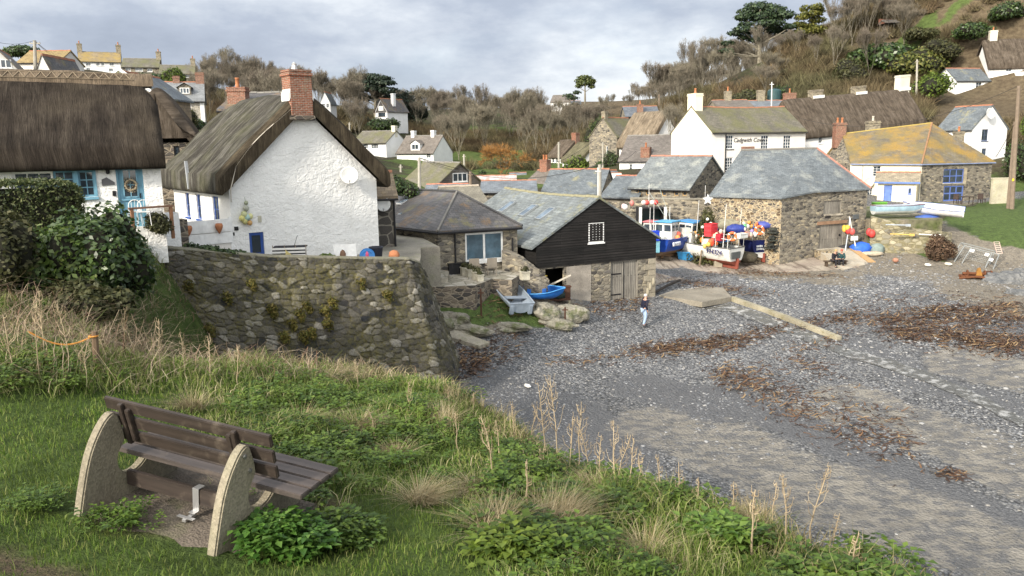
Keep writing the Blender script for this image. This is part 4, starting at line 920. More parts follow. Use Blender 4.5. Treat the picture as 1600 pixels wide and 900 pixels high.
o=MB().obox((wp_.x-.1,wp_.y-.9,.3),(1.6,.25,0),(0,.8,0),(0,0,zd-.35)).build('ramp_wall',M_FLINT,org=(wp_.x,wp_.y,.3));tag(o,'short mortared flint side wall left of the ramp at the store door','wall')
# long low slate building with the dark timber opening
h=House('net_loft','long low net loft with plain grey slates, small tawny windows and a stone gable','net loft',W(986,290,73),W(1078,292,69),1.8,7.2,M_STONE,eave=6.05)
h.window(h.rect(996,294,1003,305),cols=1,rows=2,mat=paint((.42,.28,.13),.7),sill=False);h.window(h.rect(1009,294,1015,305),cols=1,rows=2,mat=paint((.42,.28,.13),.7),sill=False)
for x in (1034,1053,1066):h.window(h.rect(x,295,x+7,306),cols=1,rows=2,mat=paint((.42,.28,.13),.7),sill=False)
h.walls(('left','right'),2.55);h.roof(2.55,slate('slate_loft',(.13,.145,.15),(.18,.198,.2),[((.33,.34,.30),.25,1.0)],w=.32,h=.2),tiles=paint((.36,.17,.12),.85),oe=.3)
h.slab(g :=MB(),'front',.1,h.L-.05,h.H-.95,h.H-.12,-.02,-.004) if False else None
# yellow lichened house: cream wall, stone wall with blue joinery
C0,C1,C2=W(1329,256,84.0),W(1441,256,79.5),W(1551,250,82.0);zb=3.7
C0.z=C1.z=C2.z=7.55
R1_,L0=W(1456,194,87),W(1316,211,90);bk=Vector((.05,1,0));C3=C2+bk*9;C4=W(1286,262,91.5);C4.z=7.5;RB=R1_+Vector((2,3,0))
c_=(C0+C1+C2+C3)/4;e=[out(p,c_,.3) for p in (C0,C1,C2,C3)];e0=C0+Vector((-.1,-.25,-.1));e4=C4+Vector((-.2,.2,0))
r,ro,og_=poly_house('lichened_house','house with a yellow lichened roof, half cream, half bare stone with blue windows','house',[C0,C1,C2,C3,C4],zb,[[e0,e[1],R1_,L0],[e[1],e[2],R1_],[e[2],e[3],R1_],[e[3],e4,L0,R1_]],[(2,3,M_STONE),(3,4,M_STONE)],M_LICHEN,[(e[1],R1_)],paint((.30,.17,.09),.85),org=C1)
MB().poly(C4-og_,C0-og_,L0-og_-Vector((0,0,.05))).build('gable',M_STONE,r);MB().poly(C4-og_-Vector((0,0,6)),C0-og_-Vector((0,0,6)),C0-og_,C4-og_).build('end_wall',M_STONE,r)
MB().tube([L0-og_+Vector((0,0,.12)),R1_-og_+Vector((0,0,.12))],.09,6).build('ridge_tiles',paint((.34,.26,.08),.9),ro)
def cream(f):
    f.window(f.rect(1363,259,1376,276),cols=2,rows=4);f.window(f.rect(1354,291,1363,305),cols=2,rows=3)
    for x in (1346.5,1437):a=f.hit(x,290)[0];f.add(MB().tube([(a,-.07,f.H),(a,-.07,.1)],.045,6),'down_pipe',paint((.32,.33,.35),.5))
cf=facet(r,og_,C0,C1,zb,7.55,M_CREAM,cream)
def stonef(f):
    q=f.rect(1474,264,1506,286);f.window(q,cols=3,rows=2,mat=paint((.10,.16,.42),.5),bar=.09,fw=.10,surround=concrete('blue_sill',(.42,.40,.36)))
    q=f.rect(1474,290,1505,321);f.window(q,cols=3,rows=2,mat=paint((.10,.16,.42),.5),bar=.13,fw=.14,sill=False);f.root.children[-1].name='glazed_door'
    a,z,w,h_=f.rect(1506,262,1509,288);f.add(f.slab(MB(),'front',a,a+.35,z,z+h_,-.03,-.003),'jamb',concrete('jamb',(.36,.31,.22)))
facet(r,og_,C1,C2,zb,7.55,M_STONE,stonef)
MB().tube([e0-og_,e[1]-og_,e[2]-og_],.07,6).build('gutter',paint((.20,.24,.36),.5),r)
# porch, dish and chimneys of that house
h=House('porch','small cream lean-to porch with a blue door and blue edged roof against the cream wall','porch',W(1371,298,79.8),W(1432,292,78.2),zb,2.2,M_CREAM,eave=5.9)
d=h.rect(1380,300,1393,322);d[1]=.05;d[3]=1.75;h.door(d,mat=paint((.12,.20,.48),.5));h.window(h.rect(1419,294,1424,303),cols=1,rows=1,mat=paint((.12,.20,.48),.5))
h.walls(('left','right'),.7);h.roof(.7,slate('slate_porch',(.22,.19,.14),(.30,.26,.19)),oe=.35,og=.3,gutter=False);h.add(MB().obox((-.3,-.42,h.ze-.16),(h.L+.6,0,0),(0,.04,0),(0,0,.16)),'fascia',paint((.12,.20,.48),.5))
u_,z_=cf.hit(1359,285);dish('satellite_dish','beige satellite dish on the cream wall above the blue edged porch',cf.M @ Vector((u_,-.35,z_)),(-.3,-1,.3),.5,paint((.62,.57,.44),.6))
def stack(name,label,p,sx,sy,h_,mat,pots=1,rz=0,pm=None):
    o=empty(name,p,rz,label,'chimney');MB().box(0,0,h_/2-.6,sx,sy,h_+1.2).box(0,0,h_-.10,sx+.14,sy+.14,.12).box(0,0,h_+.04,sx+.05,sy+.05,.10).build('stack',mat,o)
    for i in range(pots):MB().lathe([(.14,0),(.12,.12),(.105,.45),(.13,.47),(.13,.55),(.09,.55)],10,Matrix.Translation(((i-(pots-1)/2)*.42,0,h_+.08))).build('chimney_pot',pm or M_TERRA,o,smooth=True)
    return o
def childstack(parent,og_,p,sx,sy,h_,mat,pots=1,pm=None):
    mb=MB();q=Vector(p)-og_;mb.box(q.x,q.y,q.z+h_/2-.6,sx,sy,h_+1.2).box(q.x,q.y,q.z+h_-.1,sx+.14,sy+.14,.12).box(q.x,q.y,q.z+h_+.04,sx+.05,sy+.05,.1);c=mb.build('chimney',mat,parent)
    for i in range(pots):MB().lathe([(.14,0),(.12,.12),(.105,.45),(.13,.47),(.13,.55),(.09,.55)],10,Matrix.Translation((q.x+(i-(pots-1)/2)*.5,q.y,q.z+h_+.08))).build('chimney_pot',pm or M_TERRA,c,smooth=True)
childstack(ro,og_,W(1311,214,90),1.15,.9,1.45,M_BRICK,2);childstack(ro,og_,W(1363,206,91),1.3,.9,1.1,M_CHIMS,1,paint((.5,.47,.40),.7))
# the inn
h=House('cream_inn','cream rendered inn with a mossy slate roof and dark lettering on its front','inn',W(1112,205,84),W(1259,206,88.6),3.4,7.4,M_OFFW)
for q in ((1134,211,1146,233),(1189,211,1201,233),(1224,211,1236,233),(1133,246,1145,267),(1189,246,1201,264)):h.window(h.rect(*q),cols=3,rows=4,bar=.045,fw=.08,surround=M_BLACK)
h.window(h.rect(1066,221,1070,238,'left'),'left',1,3)
rise=W(1175,168,90).z-h.zb-h.H;w_=h.walls((),rise)
g=MB().poly((-.012,h.D,-1),(-.012,0,-1),(-.012,0,h.H),(-.012,h.D/2,h.H+rise),(-.012,h.D,h.H));h.add(g,'gable_wall',M_CREAM)  # brighter cream than the front: the sun on this side put into colour
h.roof(rise,M_MOSSY,oe=.25,og=.05,sag=.15);h.add(MB().tube([(h.hit(1133,240)[0],-.06,h.H),(h.hit(1133,240)[0],-.06,0)],.06,6),'down_pipe',M_BLACK)
h.chimney(.45,h.D/2,h.H+rise-1.2,h.H+rise+1.35,.9,1.5,M_CREAM,1)
r_=h.rect(1158,229,1174,243);h.slab(g :=MB(),'front',r_[0],r_[0]+r_[2],0,r_[1]+r_[3],-.5,-.003);h.add(g,'porch_stack',M_BRICK)
def text(s,name,mat,M,size,parent=None,extr=.012,shear=0,align='CENTER'):
    cu=bpy.data.curves.new(name,'FONT');cu.body=s;cu.size=size;cu.extrude=extr;cu.align_x=align;cu.shear=shear;cu.resolution_u=3
    ob=bpy.data.objects.new(name,cu);COL.objects.link(ob);dg=bpy.context.evaluated_depsgraph_get();dg.update();me=bpy.data.meshes.new_from_object(ob.evaluated_get(dg));me.transform(M);bpy.data.objects.remove(ob)
    me.materials.clear();me.materials.append(mat);o=bpy.data.objects.new(name,me);COL.objects.link(o);o.parent=parent;return o
u_,z_=h.hit(1169,220);text('Cadgwith Cove','lettering',paint((.05,.045,.04),.6),Matrix.Translation((u_,-.03,z_-.12)) @ Matrix.Rotation(R(90),4,'X'),.62,h.root,shear=.28)
# terrace under the long thatch
h=House('thatched_terrace','long white terrace under one sweeping dark thatch with three stubby chimneys','terrace',W(1250,214,98),W(1442,194,103),5.0,7.2,M_WHITE,eave=W(1250,214,98).z)
h.window(h.rect(1279,217,1285,227),cols=2,rows=2);h.walls(('left','right'),4.0);h.thatch(4.0,M_THATCH_D,th=.5,oe=.4,og=.25,seed=6)
for px_,py_,pm in ((1300,163,M_CHIMS),(1366,153,M_CHIMS),(1468,140,M_CHIMW)):
    u_=h.hit(px_,190)[0]*1.03;h.chimney(min(u_,h.L-.4),h.D/2,h.H+3.2,h.H+5.35+(.9 if px_ ==1468 else 0),1.5,1.0,pm,0);ch_=h.roofo.children[-1]
    h.add(MB().box(min(u_,h.L-.4)+.1,h.D/2-.55,h.H+4.55,1.6,.12,.35),'flashing',M_THWHITE,ch_)
h.shear((W(1442,194,103).z-W(1250,214,98).z)/h.L)
h=House('grey_roofed_house','white gabled house with plain grey slates at the end of the thatched terrace','house',W(1464,202,98),W(1519,203,93.5),4.5,5.6,M_WHITE)
h.window(h.rect(1534,202,1544,220,'right'),'right',2,2,mat=paint((.10,.13,.22),.6));h.window(h.rect(1534,232,1541,243,'right'),'right',2,2,mat=paint((.10,.13,.22),.6))
h.walls(('left','right'),2.6);h.roof(2.6,M_SLATE,oe=.2,og=.1)
h.slab(g :=MB(),'right',0,h.D,-1,.8,-.03,-.003);h.add(g,'stone_plinth',M_STONE)
u_,z_=h.hit(1541,178,'right');dish('satellite_dish','pale satellite dish high on the white gable of the grey roofed house',h.M @ Vector((h.L+.45,u_,z_)),(.35,-1,.25),.65)
stack('stone_chimney','short stone chimney with a clay pot in front of the grey slate roofed house',W(1497,222,92),.9,.8,1.1,M_CHIMS,1)
# cottage on the hillside, upper right
h=House('hillside_cottage','white thatched cottage high on the hillside at the upper right','cottage',W(1546,108,133),W(1660,101,131),14.4,7,M_WHITE)
h.window(h.rect(1572,104,1581,112),cols=2,rows=2);h.window(h.rect(1570,125,1580,135),cols=2,rows=2);h.door(h.rect(1589,120,1598,133),mat=paint((.25,.25,.25)))
h.slab(g :=MB(),'front',h.hit(1584,118)[0],h.hit(1600,118)[0],h.hit(1590,119)[1],h.hit(1590,113)[1],-1.0,-.003);h.add(g,'door_canopy',M_WHITEP)
h.walls(('left','right'),4.2);h.thatch(4.2,M_THATCH_D,th=.5,oe=.35,og=.3,seed=8);h.chimney(1.3,h.D/2,h.H+3.6,h.H+6.1,1.1,.9,M_CHIMW,1)
h=House('white_annexe','low white annexe with a grey slate roof at the left end of the hillside cottage','annexe',W(1494,128,131),W(1547,124,132.2),13.0,5,M_WHITE)
h.window(h.rect(1525,128,1534,138),cols=2,rows=2);h.walls(('left','right'),2.0);h.roof(2.0,M_SLATE,oe=.2,og=.1)
# ------------------------------------------------------------------ village centre
h=House('thatched_house','tall white house under smooth fawn thatch, right of the grey stone gable','house',W(968,226,112),W(1018,216,107),3.6,5.8,M_WHITE,eave=9.6)
h.window(h.rect(970,231,974,238),cols=1,rows=2);h.window(h.rect(985,218,988,223),cols=1,rows=2);h.walls(('left','right'),4.0);h.thatch(4.0,thatch_mat('thatch_fawn',(.09,.07,.05),(.18,.145,.105),(.26,.215,.16)),th=.45,oe=.4,og=.2,seed=9)
h.chimney(h.L*.6,-.9,h.H-2,h.H+1.0,1.4,.9,M_BRICK,0)
h=House('stone_house','grey stone house with a mossy roof and narrow gable, left of the fawn thatch','house',W(964,214,117),W(1002,212,121),3.8,5.2,M_STONE,eave=10.8)
h.window(h.rect(947,228,950,240,'left'),'left',1,2);h.walls(('left','right'),2.7);h.roof(2.7,M_MOSSY,oe=.2,og=.12);h.chimney(.4,h.D/2,h.H+2.2,h.H+3.6,.7,.7,M_CHIMS,0)
h=House('slate_house','white house below the fawn thatch, under a broad brown grey slate roof','house',W(968,254,100),W(1056,247,97),2.6,7.6,M_WHITE)
h.window(h.rect(983,256,988,266),cols=1,rows=2);h.walls(('left','right'),2.9);h.roof(2.9,slate('slate_brown2',(.115,.10,.09),(.155,.14,.125)),oe=.25,tiles=M_GREYTILE);h.chimney(h.hit(1007,245)[0],.6,h.H-.5,h.H+1.5,1.1,.8,M_BRICK,1)
h=House('dark_roofed_house','house showing only a dark blue slate roof behind the fawn thatch','house',W(978,182,128),W(1030,181,128),8,6,M_STONE);h.walls(('left','right'),1.5);h.roof(1.5,slate('slate_navy',(.10,.115,.135),(.14,.155,.175)));h.chimney(h.L*.45,1.0,h.H,h.H+1.8,.9,.7,M_BRICK,1)
h=House('white_cottage','small white cottage with a dark thatch and tall brick chimney','cottage',W(857,245,139),W(881,247,136),4.2,6,M_WHITE);h.window(h.rect(862,246,866,254),cols=1,rows=2);h.window(h.rect(868,246,872,254),cols=1,rows=2);h.window(h.rect(858,261,861,270),cols=1,rows=2,mat=M_BLUE);h.window(h.rect(864,261,867,270),cols=1,rows=2,mat=M_BLUE)
h.walls(('left','right'),2.6);h.thatch(2.6,M_THATCH_D,th=.35,oe=.3,og=.1,seed=11);h.chimney(h.L-.3,h.D/2,h.H+1.5,h.H+4.0,1.1,.9,M_BRICK,0)
h=House('olive_thatched_cottage','small white cottage with olive thatch, right of the tall brick chimney','cottage',W(879,254,132),W(906,252,128),4.2,6.5,M_WHITE);h.window(h.rect(881,257,884,263),cols=1,rows=1);h.window(h.rect(889,257,892,263),cols=1,rows=1)
h.walls(('left','right'),2.7);h.thatch(2.7,M_MOSSY if False else thatch_mat('thatch_olive',(.06,.055,.035),(.12,.11,.07),(.17,.16,.10)),th=.35,oe=.3,og=.15,seed=12)
def simple(name,label,A,B,zb,depth,rise,wall,roof,cat='house',tiles=None,wins=(),ridge='u',gab=('left','right'),ch=(),eave=None,hip=(0,0)):
    h=House(name,label,cat,A,B,zb,depth,wall,eave=eave)
    for q in wins:h.window(h.rect(*q[:4]),cols=q[4] if len(q) > 4 else 2,rows=q[5] if len(q) > 5 else 2)
    h.walls(gab if ridge =='u' else ('front','back'),rise,ridge);h.roof(rise,roof,ridge,tiles=tiles,hip=hip,og=.12,oe=.22)
    for u,v,dz,sx,m_,pots in ch:h.chimney(u*h.L,v*h.D,h.H+(rise if ridge =='u' else rise)-1.0,h.H+rise+dz,sx,.8,m_,pots)
    return h
M_S2=slate('slate_blue',(.14,.16,.18),(.19,.21,.23));M_S3=slate('slate_brownish',(.13,.11,.09),(.17,.15,.13));M_TIN=slate('rusty_tin',(.45,.45,.46),(.55,.55,.56),[((.36,.12,.04),.75,2.0)],w=.8,h=3.0)
simple('village_house','stone house with a low brownish slate roof and an orange brick chimney',W(816,291,95),W(846,293,93),3,6,1.7,M_STONE,M_S3,ch=((.35,.5,1.3,1.1,M_BRICK,2),))
simple('slate_roofed_shop','building showing a wide pale slate roof just behind the boat shed ridge',W(846,303,80),W(938,304,78),2,7,2.2,M_STONE,M_SLATE)
simple('brick_gabled_house','small building with a brick gable between the slate roofs',W(893,290,90),W(922,290,88),3,6,1.4,M_BRICK,M_S2,ridge='v')
simple('red_ridged_house','stone building with a slate roof and red ridge tiles, left of the net loft',W(940,308,74),W(997,309,72),2,6.5,1.7,M_STONE,M_SLATE,tiles=paint((.36,.15,.10),.85))
simple('white_roofed_shed','shed with a white painted sheet roof between the bright bush and the grey pole',W(921,287,84),W(974,286,84),3,5,.8,M_STONE,paint((.62,.62,.62),.5),cat='shed')
simple('tin_roofed_shed','shed with a rust streaked white tin roof beside the mossy bungalow',W(738,288,98),W(806,289,98),3.5,4,.9,M_STONE,M_TIN,cat='shed')
simple('blue_slate_house','low house with a blue grey slate roof below the rusty tin roof',W(752,301,74),W(838,300,74),2.5,6,.8,M_STONE,M_S2)
simple('grey_slate_house','small grey slate roof far behind, right of the rusty tin roof',W(797,284,104),W(822,285,104),3.5,5,1.0,M_STONE,M_S2)
simple('lead_roofed_house','low pale slate roof with a red ridge in front of the mossy bungalow',W(664,308,66),W(728,306,66),2.5,5,.75,M_STONE,M_S2,tiles=paint((.40,.17,.11),.85))
simple('brown_slate_house','house with a brown slate roof right behind the hipped slate roof',W(706,330,57),W(766,325,58),2.5,6,1.4,M_STONE,slate('slate_moss2',(.19,.175,.135),(.25,.23,.18)),tiles=paint((.42,.36,.28),.8))
h=House('mossy_bungalow','bungalow with a brown mossy roof and a white framed window high in its gable','bungalow',W(672,299,84),W(762,294,89),3.0,6.5,M_S3);rise=W(717,256,86).z-h.zb-h.H;r_=h.rect(707,270,730,284);h.walls(('front','back'),rise,'v');h.roof(rise,M_MOSSY,'v',oe=.4,og=.25,tiles=M_GREYTILE)
h.window(r_,cols=3,rows=1,bar=.10,cut=False,fw=.10)
# hillside houses, centre left
simple('white_bungalow','white house with a mossy grey roof and two paned windows on the slope',W(550,223,140),W(603,224,137),5.5,6.5,1.9,M_WHITE,M_MOSSY,wins=((567,225,575,232,3,2),(580,225,591,232,4,2)),ch=((.95,.5,.9,.7,M_CHIMW,0),),tiles=M_GREYTILE)
h=simple('dormer_house','grey roofed house with one white dormer and two white chimneys beside the lawn',W(620,239,136),W(677,239,133),5.0,6.5,2.7,M_WHITE,M_S3,wins=((666,240,673,247),),ch=((.2,.5,.9,.6,M_WHITE,0),(.75,.5,.9,.6,M_WHITE,0)),tiles=M_GREYTILE)
def dormer(h,x0,y0,x1,y1,wall,roofm,cols=2):
    p0,p1=h.hit_roof(x0,y1),h.hit_roof(x1,y1);w=p1.x-p0.x;hh=w*.62;y=p0.y;z=p0.z;mb=MB();dp=hh/h.k
    mb.poly((p0.x,y,z),(p1.x,y,z),(p1.x,y,z+hh),(p0.x,y,z+hh));mb.poly((p0.x,y,z+hh),(p1.x,y,z+hh),((p0.x+p1.x)/2,y,z+hh*1.5));mb.poly((p0.x,y,z),(p0.x,y,z+hh),(p0.x,y+dp,z+hh));mb.poly((p1.x,y,z),(p1.x,y+dp,z+hh),(p1.x,y,z+hh));d=h.add(mb,'dormer',wall)
    g=MB();c=(p0.x+p1.x)/2;top=z+hh*1.5
    for s in (-1,1):g.poly((c,y-.2,top+.08),(c+s*(w/2+.2),y-.2,z+hh-.05),(c+s*(w/2+.2),y+dp+.3,z+hh-.05),(c,y+dp*1.5+.3,top+.08))
    h.add(g,'dormer_roof',roofm,d);g=MB();a,b=p0.x+w*.12,p1.x-w*.12
    for q in ((a,b,z+.12,z+.2),(a,b,z+hh-.14,z+hh-.06),(a,a+.08,z+.2,z+hh-.14),(b-.08,b,z+.2,z+hh-.14),*[(a+(b-a)*i/cols-.035,a+(b-a)*i/cols+.035,z+.2,z+hh-.14) for i in range(1,cols)]):g.obox((q[0],y-.05,q[2]),(q[1]-q[0],0,0),(0,.04,0),(0,0,q[3]-q[2]))
    h.add(g,'dormer_window',M_WHITEP,d);h.add(MB().obox((a+.05,y-.03,z+.16),(b-a-.1,0,0),(0,.02,0),(0,0,hh-.26)),'dormer_pane',M_GLASS,d)
dormer(h,642,222,656,235,M_WHITE,M_S3)
h=House('dark_gabled_house','narrow white house with a dark upper gable among trees under the cedar','house',W(586,173,186),W(605,173,184),14,7,M_WHITE);h.window(h.rect(591,176,602,182),cols=1,rows=1,mat=M_BLACK);h.walls(('front','back'),2.6,'v');h.roof(2.6,M_SLATED,'v',oe=.3,og=.3)
h.add(MB().poly((.1,-.03,h.H-.4),(h.L-.1,-.03,h.H-.4),(h.L/2,-.03,h.H+2.2)),'slate_hung_gable',M_SLATED);h.slab(g :=MB(),'front',h.L*.3,h.L*.7,h.H,h.H+1.0,-.08,-.035);h.add(g,'gable_window',M_WHITEP);h.chimney(h.L*.8,3,h.H+1,h.H+3.8,.8,.8,M_WHITE,0)
simple('wooded_house','small white house almost lost in bare trees right of the tall brick chimney',W(500,161,172),W(516,161,172),16,6,2.2,M_WHITE,M_SLATE,ridge='v',wins=((503,162,508,168),(510,162,514,168)))
# upper left
h=House('stone_dormer_house','stone house with a grey slate roof and two small dormers above the rear thatch','house',W(222,157,88),W(318,158,90),8.0,7,stone('dormer_stone',[(.30,.28,.24),(.40,.37,.31),(.22,.21,.19)],(.44,.40,.33),2.6,2.0));h.window(h.rect(261,160,270,174),cols=2,rows=2);h.window(h.rect(287,159,299,175),cols=2,rows=2)
h.walls(('left','right'),2.1);h.roof(2.1,slate('slate_mid',(.19,.20,.205),(.24,.25,.255)),oe=.25);dormer(h,235,134,250,147,M_STONE,M_SLATE,3);dormer(h,279,135,299,148,M_STONE,M_SLATE,3);h.chimney(h.L-.3,h.D/2,h.H+1.5,h.H+3.2,.9,.7,M_BRICK,0);h.chimney(h.L*.55,h.D/2,h.H+1.6,h.H+2.8,.7,.6,M_BRICK,0)
h.slab(g :=MB(),'front',h.L-.4,h.L+.03,0,h.H,-.03,-.003);h.add(g,'white_quoins',M_WHITE)
simple('hilltop_house','white house with an orange lichened roof, leftmost of the row on the hilltop',W(123,96,165),W(188,97,168),21,7,2.1,M_WHITE,slate('slate_orange',(.22,.17,.10),(.29,.22,.12),[((.33,.23,.05),.8,1.0)]),wins=((134,98,142,103),(150,98,156,103),(158,98,163,103),(171,98,178,103),(135,106,141,110),(170,107,177,112)),ch=((.02,.5,1.6,.9,M_CHIMS,1),(.97,.5,1.6,.9,M_CHIMS,1)),tiles=M_GREYTILE)
simple('hilltop_stone_house','stone house in the middle of the hilltop row, with a dull lichened roof',W(190,104,166),W(248,106,168),20,7,1.9,M_STONE,M_MOSSY,wins=((196,106,204,111),(211,106,223,111),(230,107,238,112)),ch=((.97,.5,1.5,.9,M_CHIMS,1),),tiles=M_GREYTILE)
simple('hilltop_cottage','grey roofed cottage at the right end of the hilltop row behind a round bush',W(249,114,165),W(304,117,167),19,7,1.9,M_STONE,M_MOSSY,wins=((290,116,297,121),),ch=((.95,.5,1.4,.9,M_CHIMS,1),),tiles=M_GREYTILE)
h=House('grey_bungalow','pale grey gabled bungalow with a wide window, above the brown thatch at far left','bungalow',W(-44,114,92),W(40,114,94),14.5,8,render_mat('grey_render',(.58,.58,.57),.01),eave=18.2);rise=W(2,78,94).z-h.zb-h.H;r_=h.rect(-8,93,18,106);h.walls(('front','back'),rise,'v');h.roof(rise,M_SLATED,'v',oe=.3,og=.2);h.window(r_,cols=3,rows=1,cut=False,bar=.1)
simple('ochre_roofed_bungalow','bungalow with a mustard lichened roof behind the pole at the upper left',W(28,97,104),W(92,98,104),16,6,1.6,M_OFFW,slate('slate_ochre',(.24,.17,.07),(.30,.22,.09)),cat='bungalow')
simple('dark_gabled_bungalow','pale bungalow with a steep dark slate roof right of the pole at the upper left',W(56,116,97),W(82,117,97),14.5,7,2.2,M_OFFW,M_SLATED,cat='bungalow',ridge='v')
h=House('bargeboarded_house','house behind the brown thatch showing a gable edged with white bargeboards','house',W(138,140,58),W(245,150,58),8,6,slate('tile_hung',(.22,.17,.11),(.28,.21,.13)),eave=W(245,152,58).z);rise=W(190,114,58).z-h.zb-h.H;h.walls(('front','back'),rise,'v');h.roof(rise,M_SLATE,'v',oe=.2,og=.25)
mb=MB()
for sgn in (-1,1):
    p0=Vector((h.L/2+sgn*(h.L/2+.25),-.30,h.H-.08));p1=Vector((h.L/2,-.30,h.H+rise+.16));mb.obox(p0,p1-p0,(0,.04,0),(0,0,.22))
h.add(mb,'bargeboards',M_WHITEP)
# houses far up the valley and behind the inn
simple('far_white_house','white house on the far skyline left of the umbrella shaped pine',W(860,160,296),W(891,159,294),19,9,2.6,M_WHITE,M_S3,wins=((866,162,870,166),(876,162,880,166)),tiles=M_GREYTILE)
simple('far_white_annexe','lower white building on the far skyline under the umbrella shaped pine',W(893,163,290),W(908,162,290),19,7,1.2,M_WHITE,M_S2,cat='annexe')
h=simple('rear_house','brown roof and small stack showing just above the left half of the inn roof',W(1122,168,104),W(1176,167,104),8,6,.9,M_STONE,M_S3,ch=((.45,.5,1.2,.8,M_CHIMS,1),))
simple('rear_slate_house','blue slate roof and two stacks showing above the right half of the inn roof',W(1178,168,106),W(1243,168,106),8,6,.9,M_STONE,M_S2,ch=((.32,.5,1.4,.9,M_CHIMS,0),(.92,.2,.9,1.5,M_BRICK,1)))
# ------------------------------------------------------------------ vegetation
def tree_mesh(seed,h,spread=.5,levels=6,trunk=.22,up=.25,twig=.9,dense=5,r0=None,tw=.030,bend=0):
    g=np.random.default_rng(seed);segs=[];tips=[]
    def rec(p,d,L,r,lv):
        q=p+d*L;segs.append((p,q,r,r*.72));
        if lv ==0:tips.append((q,d,L));return
        if lv <=2:tips.append((p+(q-p)*g.uniform(.3,.9),d,L))
        for i in range(g.choice([2,3],p=[.55,.45]) if lv > 1 else 3):
            a=Vector(g.normal(0,1,3));a=(a-d*a.dot(d)).normalized();k=g.uniform(.35,1.0)*spread*1.6
            nd=(d+a*k+Vector((bend,0,up))).normalized();rec(q-(q-p)*g.uniform(0,.25),nd,L*g.uniform(.66,.9),r*.66,lv-1)
    T_=sum(.78**i for i in range(levels+1));L0=h*(1-trunk)/T_*1.28
    rec(Vector((0,0,-.4)),Vector((g.normal(0,.06),g.normal(0,.06),1)).normalized(),h*trunk+.4,r0 or h*.018,0) if levels ==0 else None
    p0=Vector((0,0,h*trunk));rr=r0 or h*.018;segs.append((Vector((0,0,-.6)),p0,rr*1.25,rr))
    for i in range(3 if levels else 0):
        a=2*math.pi*i/3+g.uniform(0,1);d=Vector((math.cos(a)*spread,math.sin(a)*spread,1)).normalized();rec(p0,d,L0,rr*.75,levels-1)
    V,F=[],[]
    for a,b,ra,rb in segs:
        d=(b-a).normalized();u=d.orthogonal().normalized();w=d.cross(u);n=len(V);k=5 if ra > .08 else 3
        for c,r in ((a,ra),(b,rb)):
            for j in range(k):t=2*math.pi*j/k;V.append(c+(u*math.cos(t)+w*math.sin(t))*max(r,.012))
        for j in range(k):a_,b_,c_,d_=n+j,n+(j+1) % k,n+k+(j+1) % k,n+k+j;F +=[(a_,b_,c_),(a_,c_,d_)]
    TV,TF=[],[]
    for q,d,L in tips:
        for i in range(dense):
            a=Vector(g.normal(0,.55,3))+d+Vector((bend*.6,0,up*1.2));a.normalize();l=twig*g.uniform(.5,1.2);s=a.orthogonal().normalized();s=(Matrix.Rotation(g.uniform(0,3.1),3,a) @ s)*tw*.5
            m=q+a*l*.5+Vector(g.normal(0,.06,3));n=len(TV);TV +=[q-s,q+s,m+s*.6,m-s*.6,q+a*l+Vector(g.normal(0,.1,3))];TF +=[(n,n+1,n+2),(n,n+2,n+3),(n+3,n+2,n+4)]
    return (np.array(V),np.array(F)),(np.array(TV),np.array(TF))
t=T('bark_grey',.95,.1);t.col(t.mix(1.0,t.mix(t.orand(),(.13,.115,.09),(.22,.20,.155)),t.ramp(t.noise(t.obj(),3,4),[(.3,.6),(.7,1.4)]),'MULTIPLY'));M_BARK=t.m
t=T('winter_twigs',.95,.1);t.col(t.mix(t.isl(),t.ramp(t.orand(),[(0,(.10,.083,.066)),(.5,(.14,.122,.094)),(1,(.115,.105,.072))]),t.ramp(t.orand(),[(0,(.20,.168,.135)),(1,(.25,.225,.17))])));M_TWIG=t.m
t=T('orange_twigs',.9,.1);t.col(t.mix(t.isl(),(.22,.10,.03),(.34,.19,.07)));M_OTWIG=t.m
BARE=[]
for i,(h_,sp_,bd) in enumerate(((8.5,.42,0),(9.5,.36,.03),(7.5,.5,-.03),(9.0,.45,0),(8.0,.40,.05),(7.0,.55,0))):
    a,b=tree_mesh(100+i,h_*.95,sp_*.66,7,.12,.30,.60,3,.085,.034,bd);BARE.append((np_mesh('trunk',*a,M_BARK,link=False),np_mesh('crown',*b,M_TWIG,link=False)))
def put_tree(protos,k,loc,s,rz,name,label,group=None,cat='tree'):
    r=empty(name,loc,rz,label,cat,group);r.scale=(s,s,s) if not isinstance(s,tuple) else s
    for nm,me in zip(('trunk','crown'),protos[k]):o=bpy.data.objects.new(nm,me);COL.objects.link(o);o.parent=r
    return r
HB=[]                                                        # house boxes in the picture, so no tree grows through one
for o in bpy.data.objects:
    if o.type =='EMPTY' and o.get('category') and any(c.name.startswith('roof') for c in o.children):
        bpy.context.view_layer.update();P=[o.matrix_world @ v.co for c in o.children if c.name.startswith(('roof','wall')) for v in c.data.vertices]
        xs_,ys_=PX(np.array([p[:] for p in P]));Y_=[p.y for p in P];HB.append((xs_.min(),xs_.max(),ys_.min(),ys_.max(),min(Y_),max(Y_),min(p.x for p in P),max(p.x for p in P)))
def clear(x,y,px,rpx,top,ymin=0):
    for x0,x1,y0,y1,Y0,Y1,wx0,wx1 in HB:
        if wx0-2 < x < wx1+2 and Y0-1.5 < y < Y1+1.5:return False
        if y < Y1 and x0-rpx < px < x1+rpx and top < y1-2 and y > Y0-45:return False
    return True
def inpoly(x,y,P):
    c=False
    for i in range(len(P)):
        (ax,ay),(bx,by)=P[i],P[i-1]
        if (ay > y) !=(by > y) and x < (bx-ax)*(y-ay)/(by-ay)+ax:c=not c
    return c
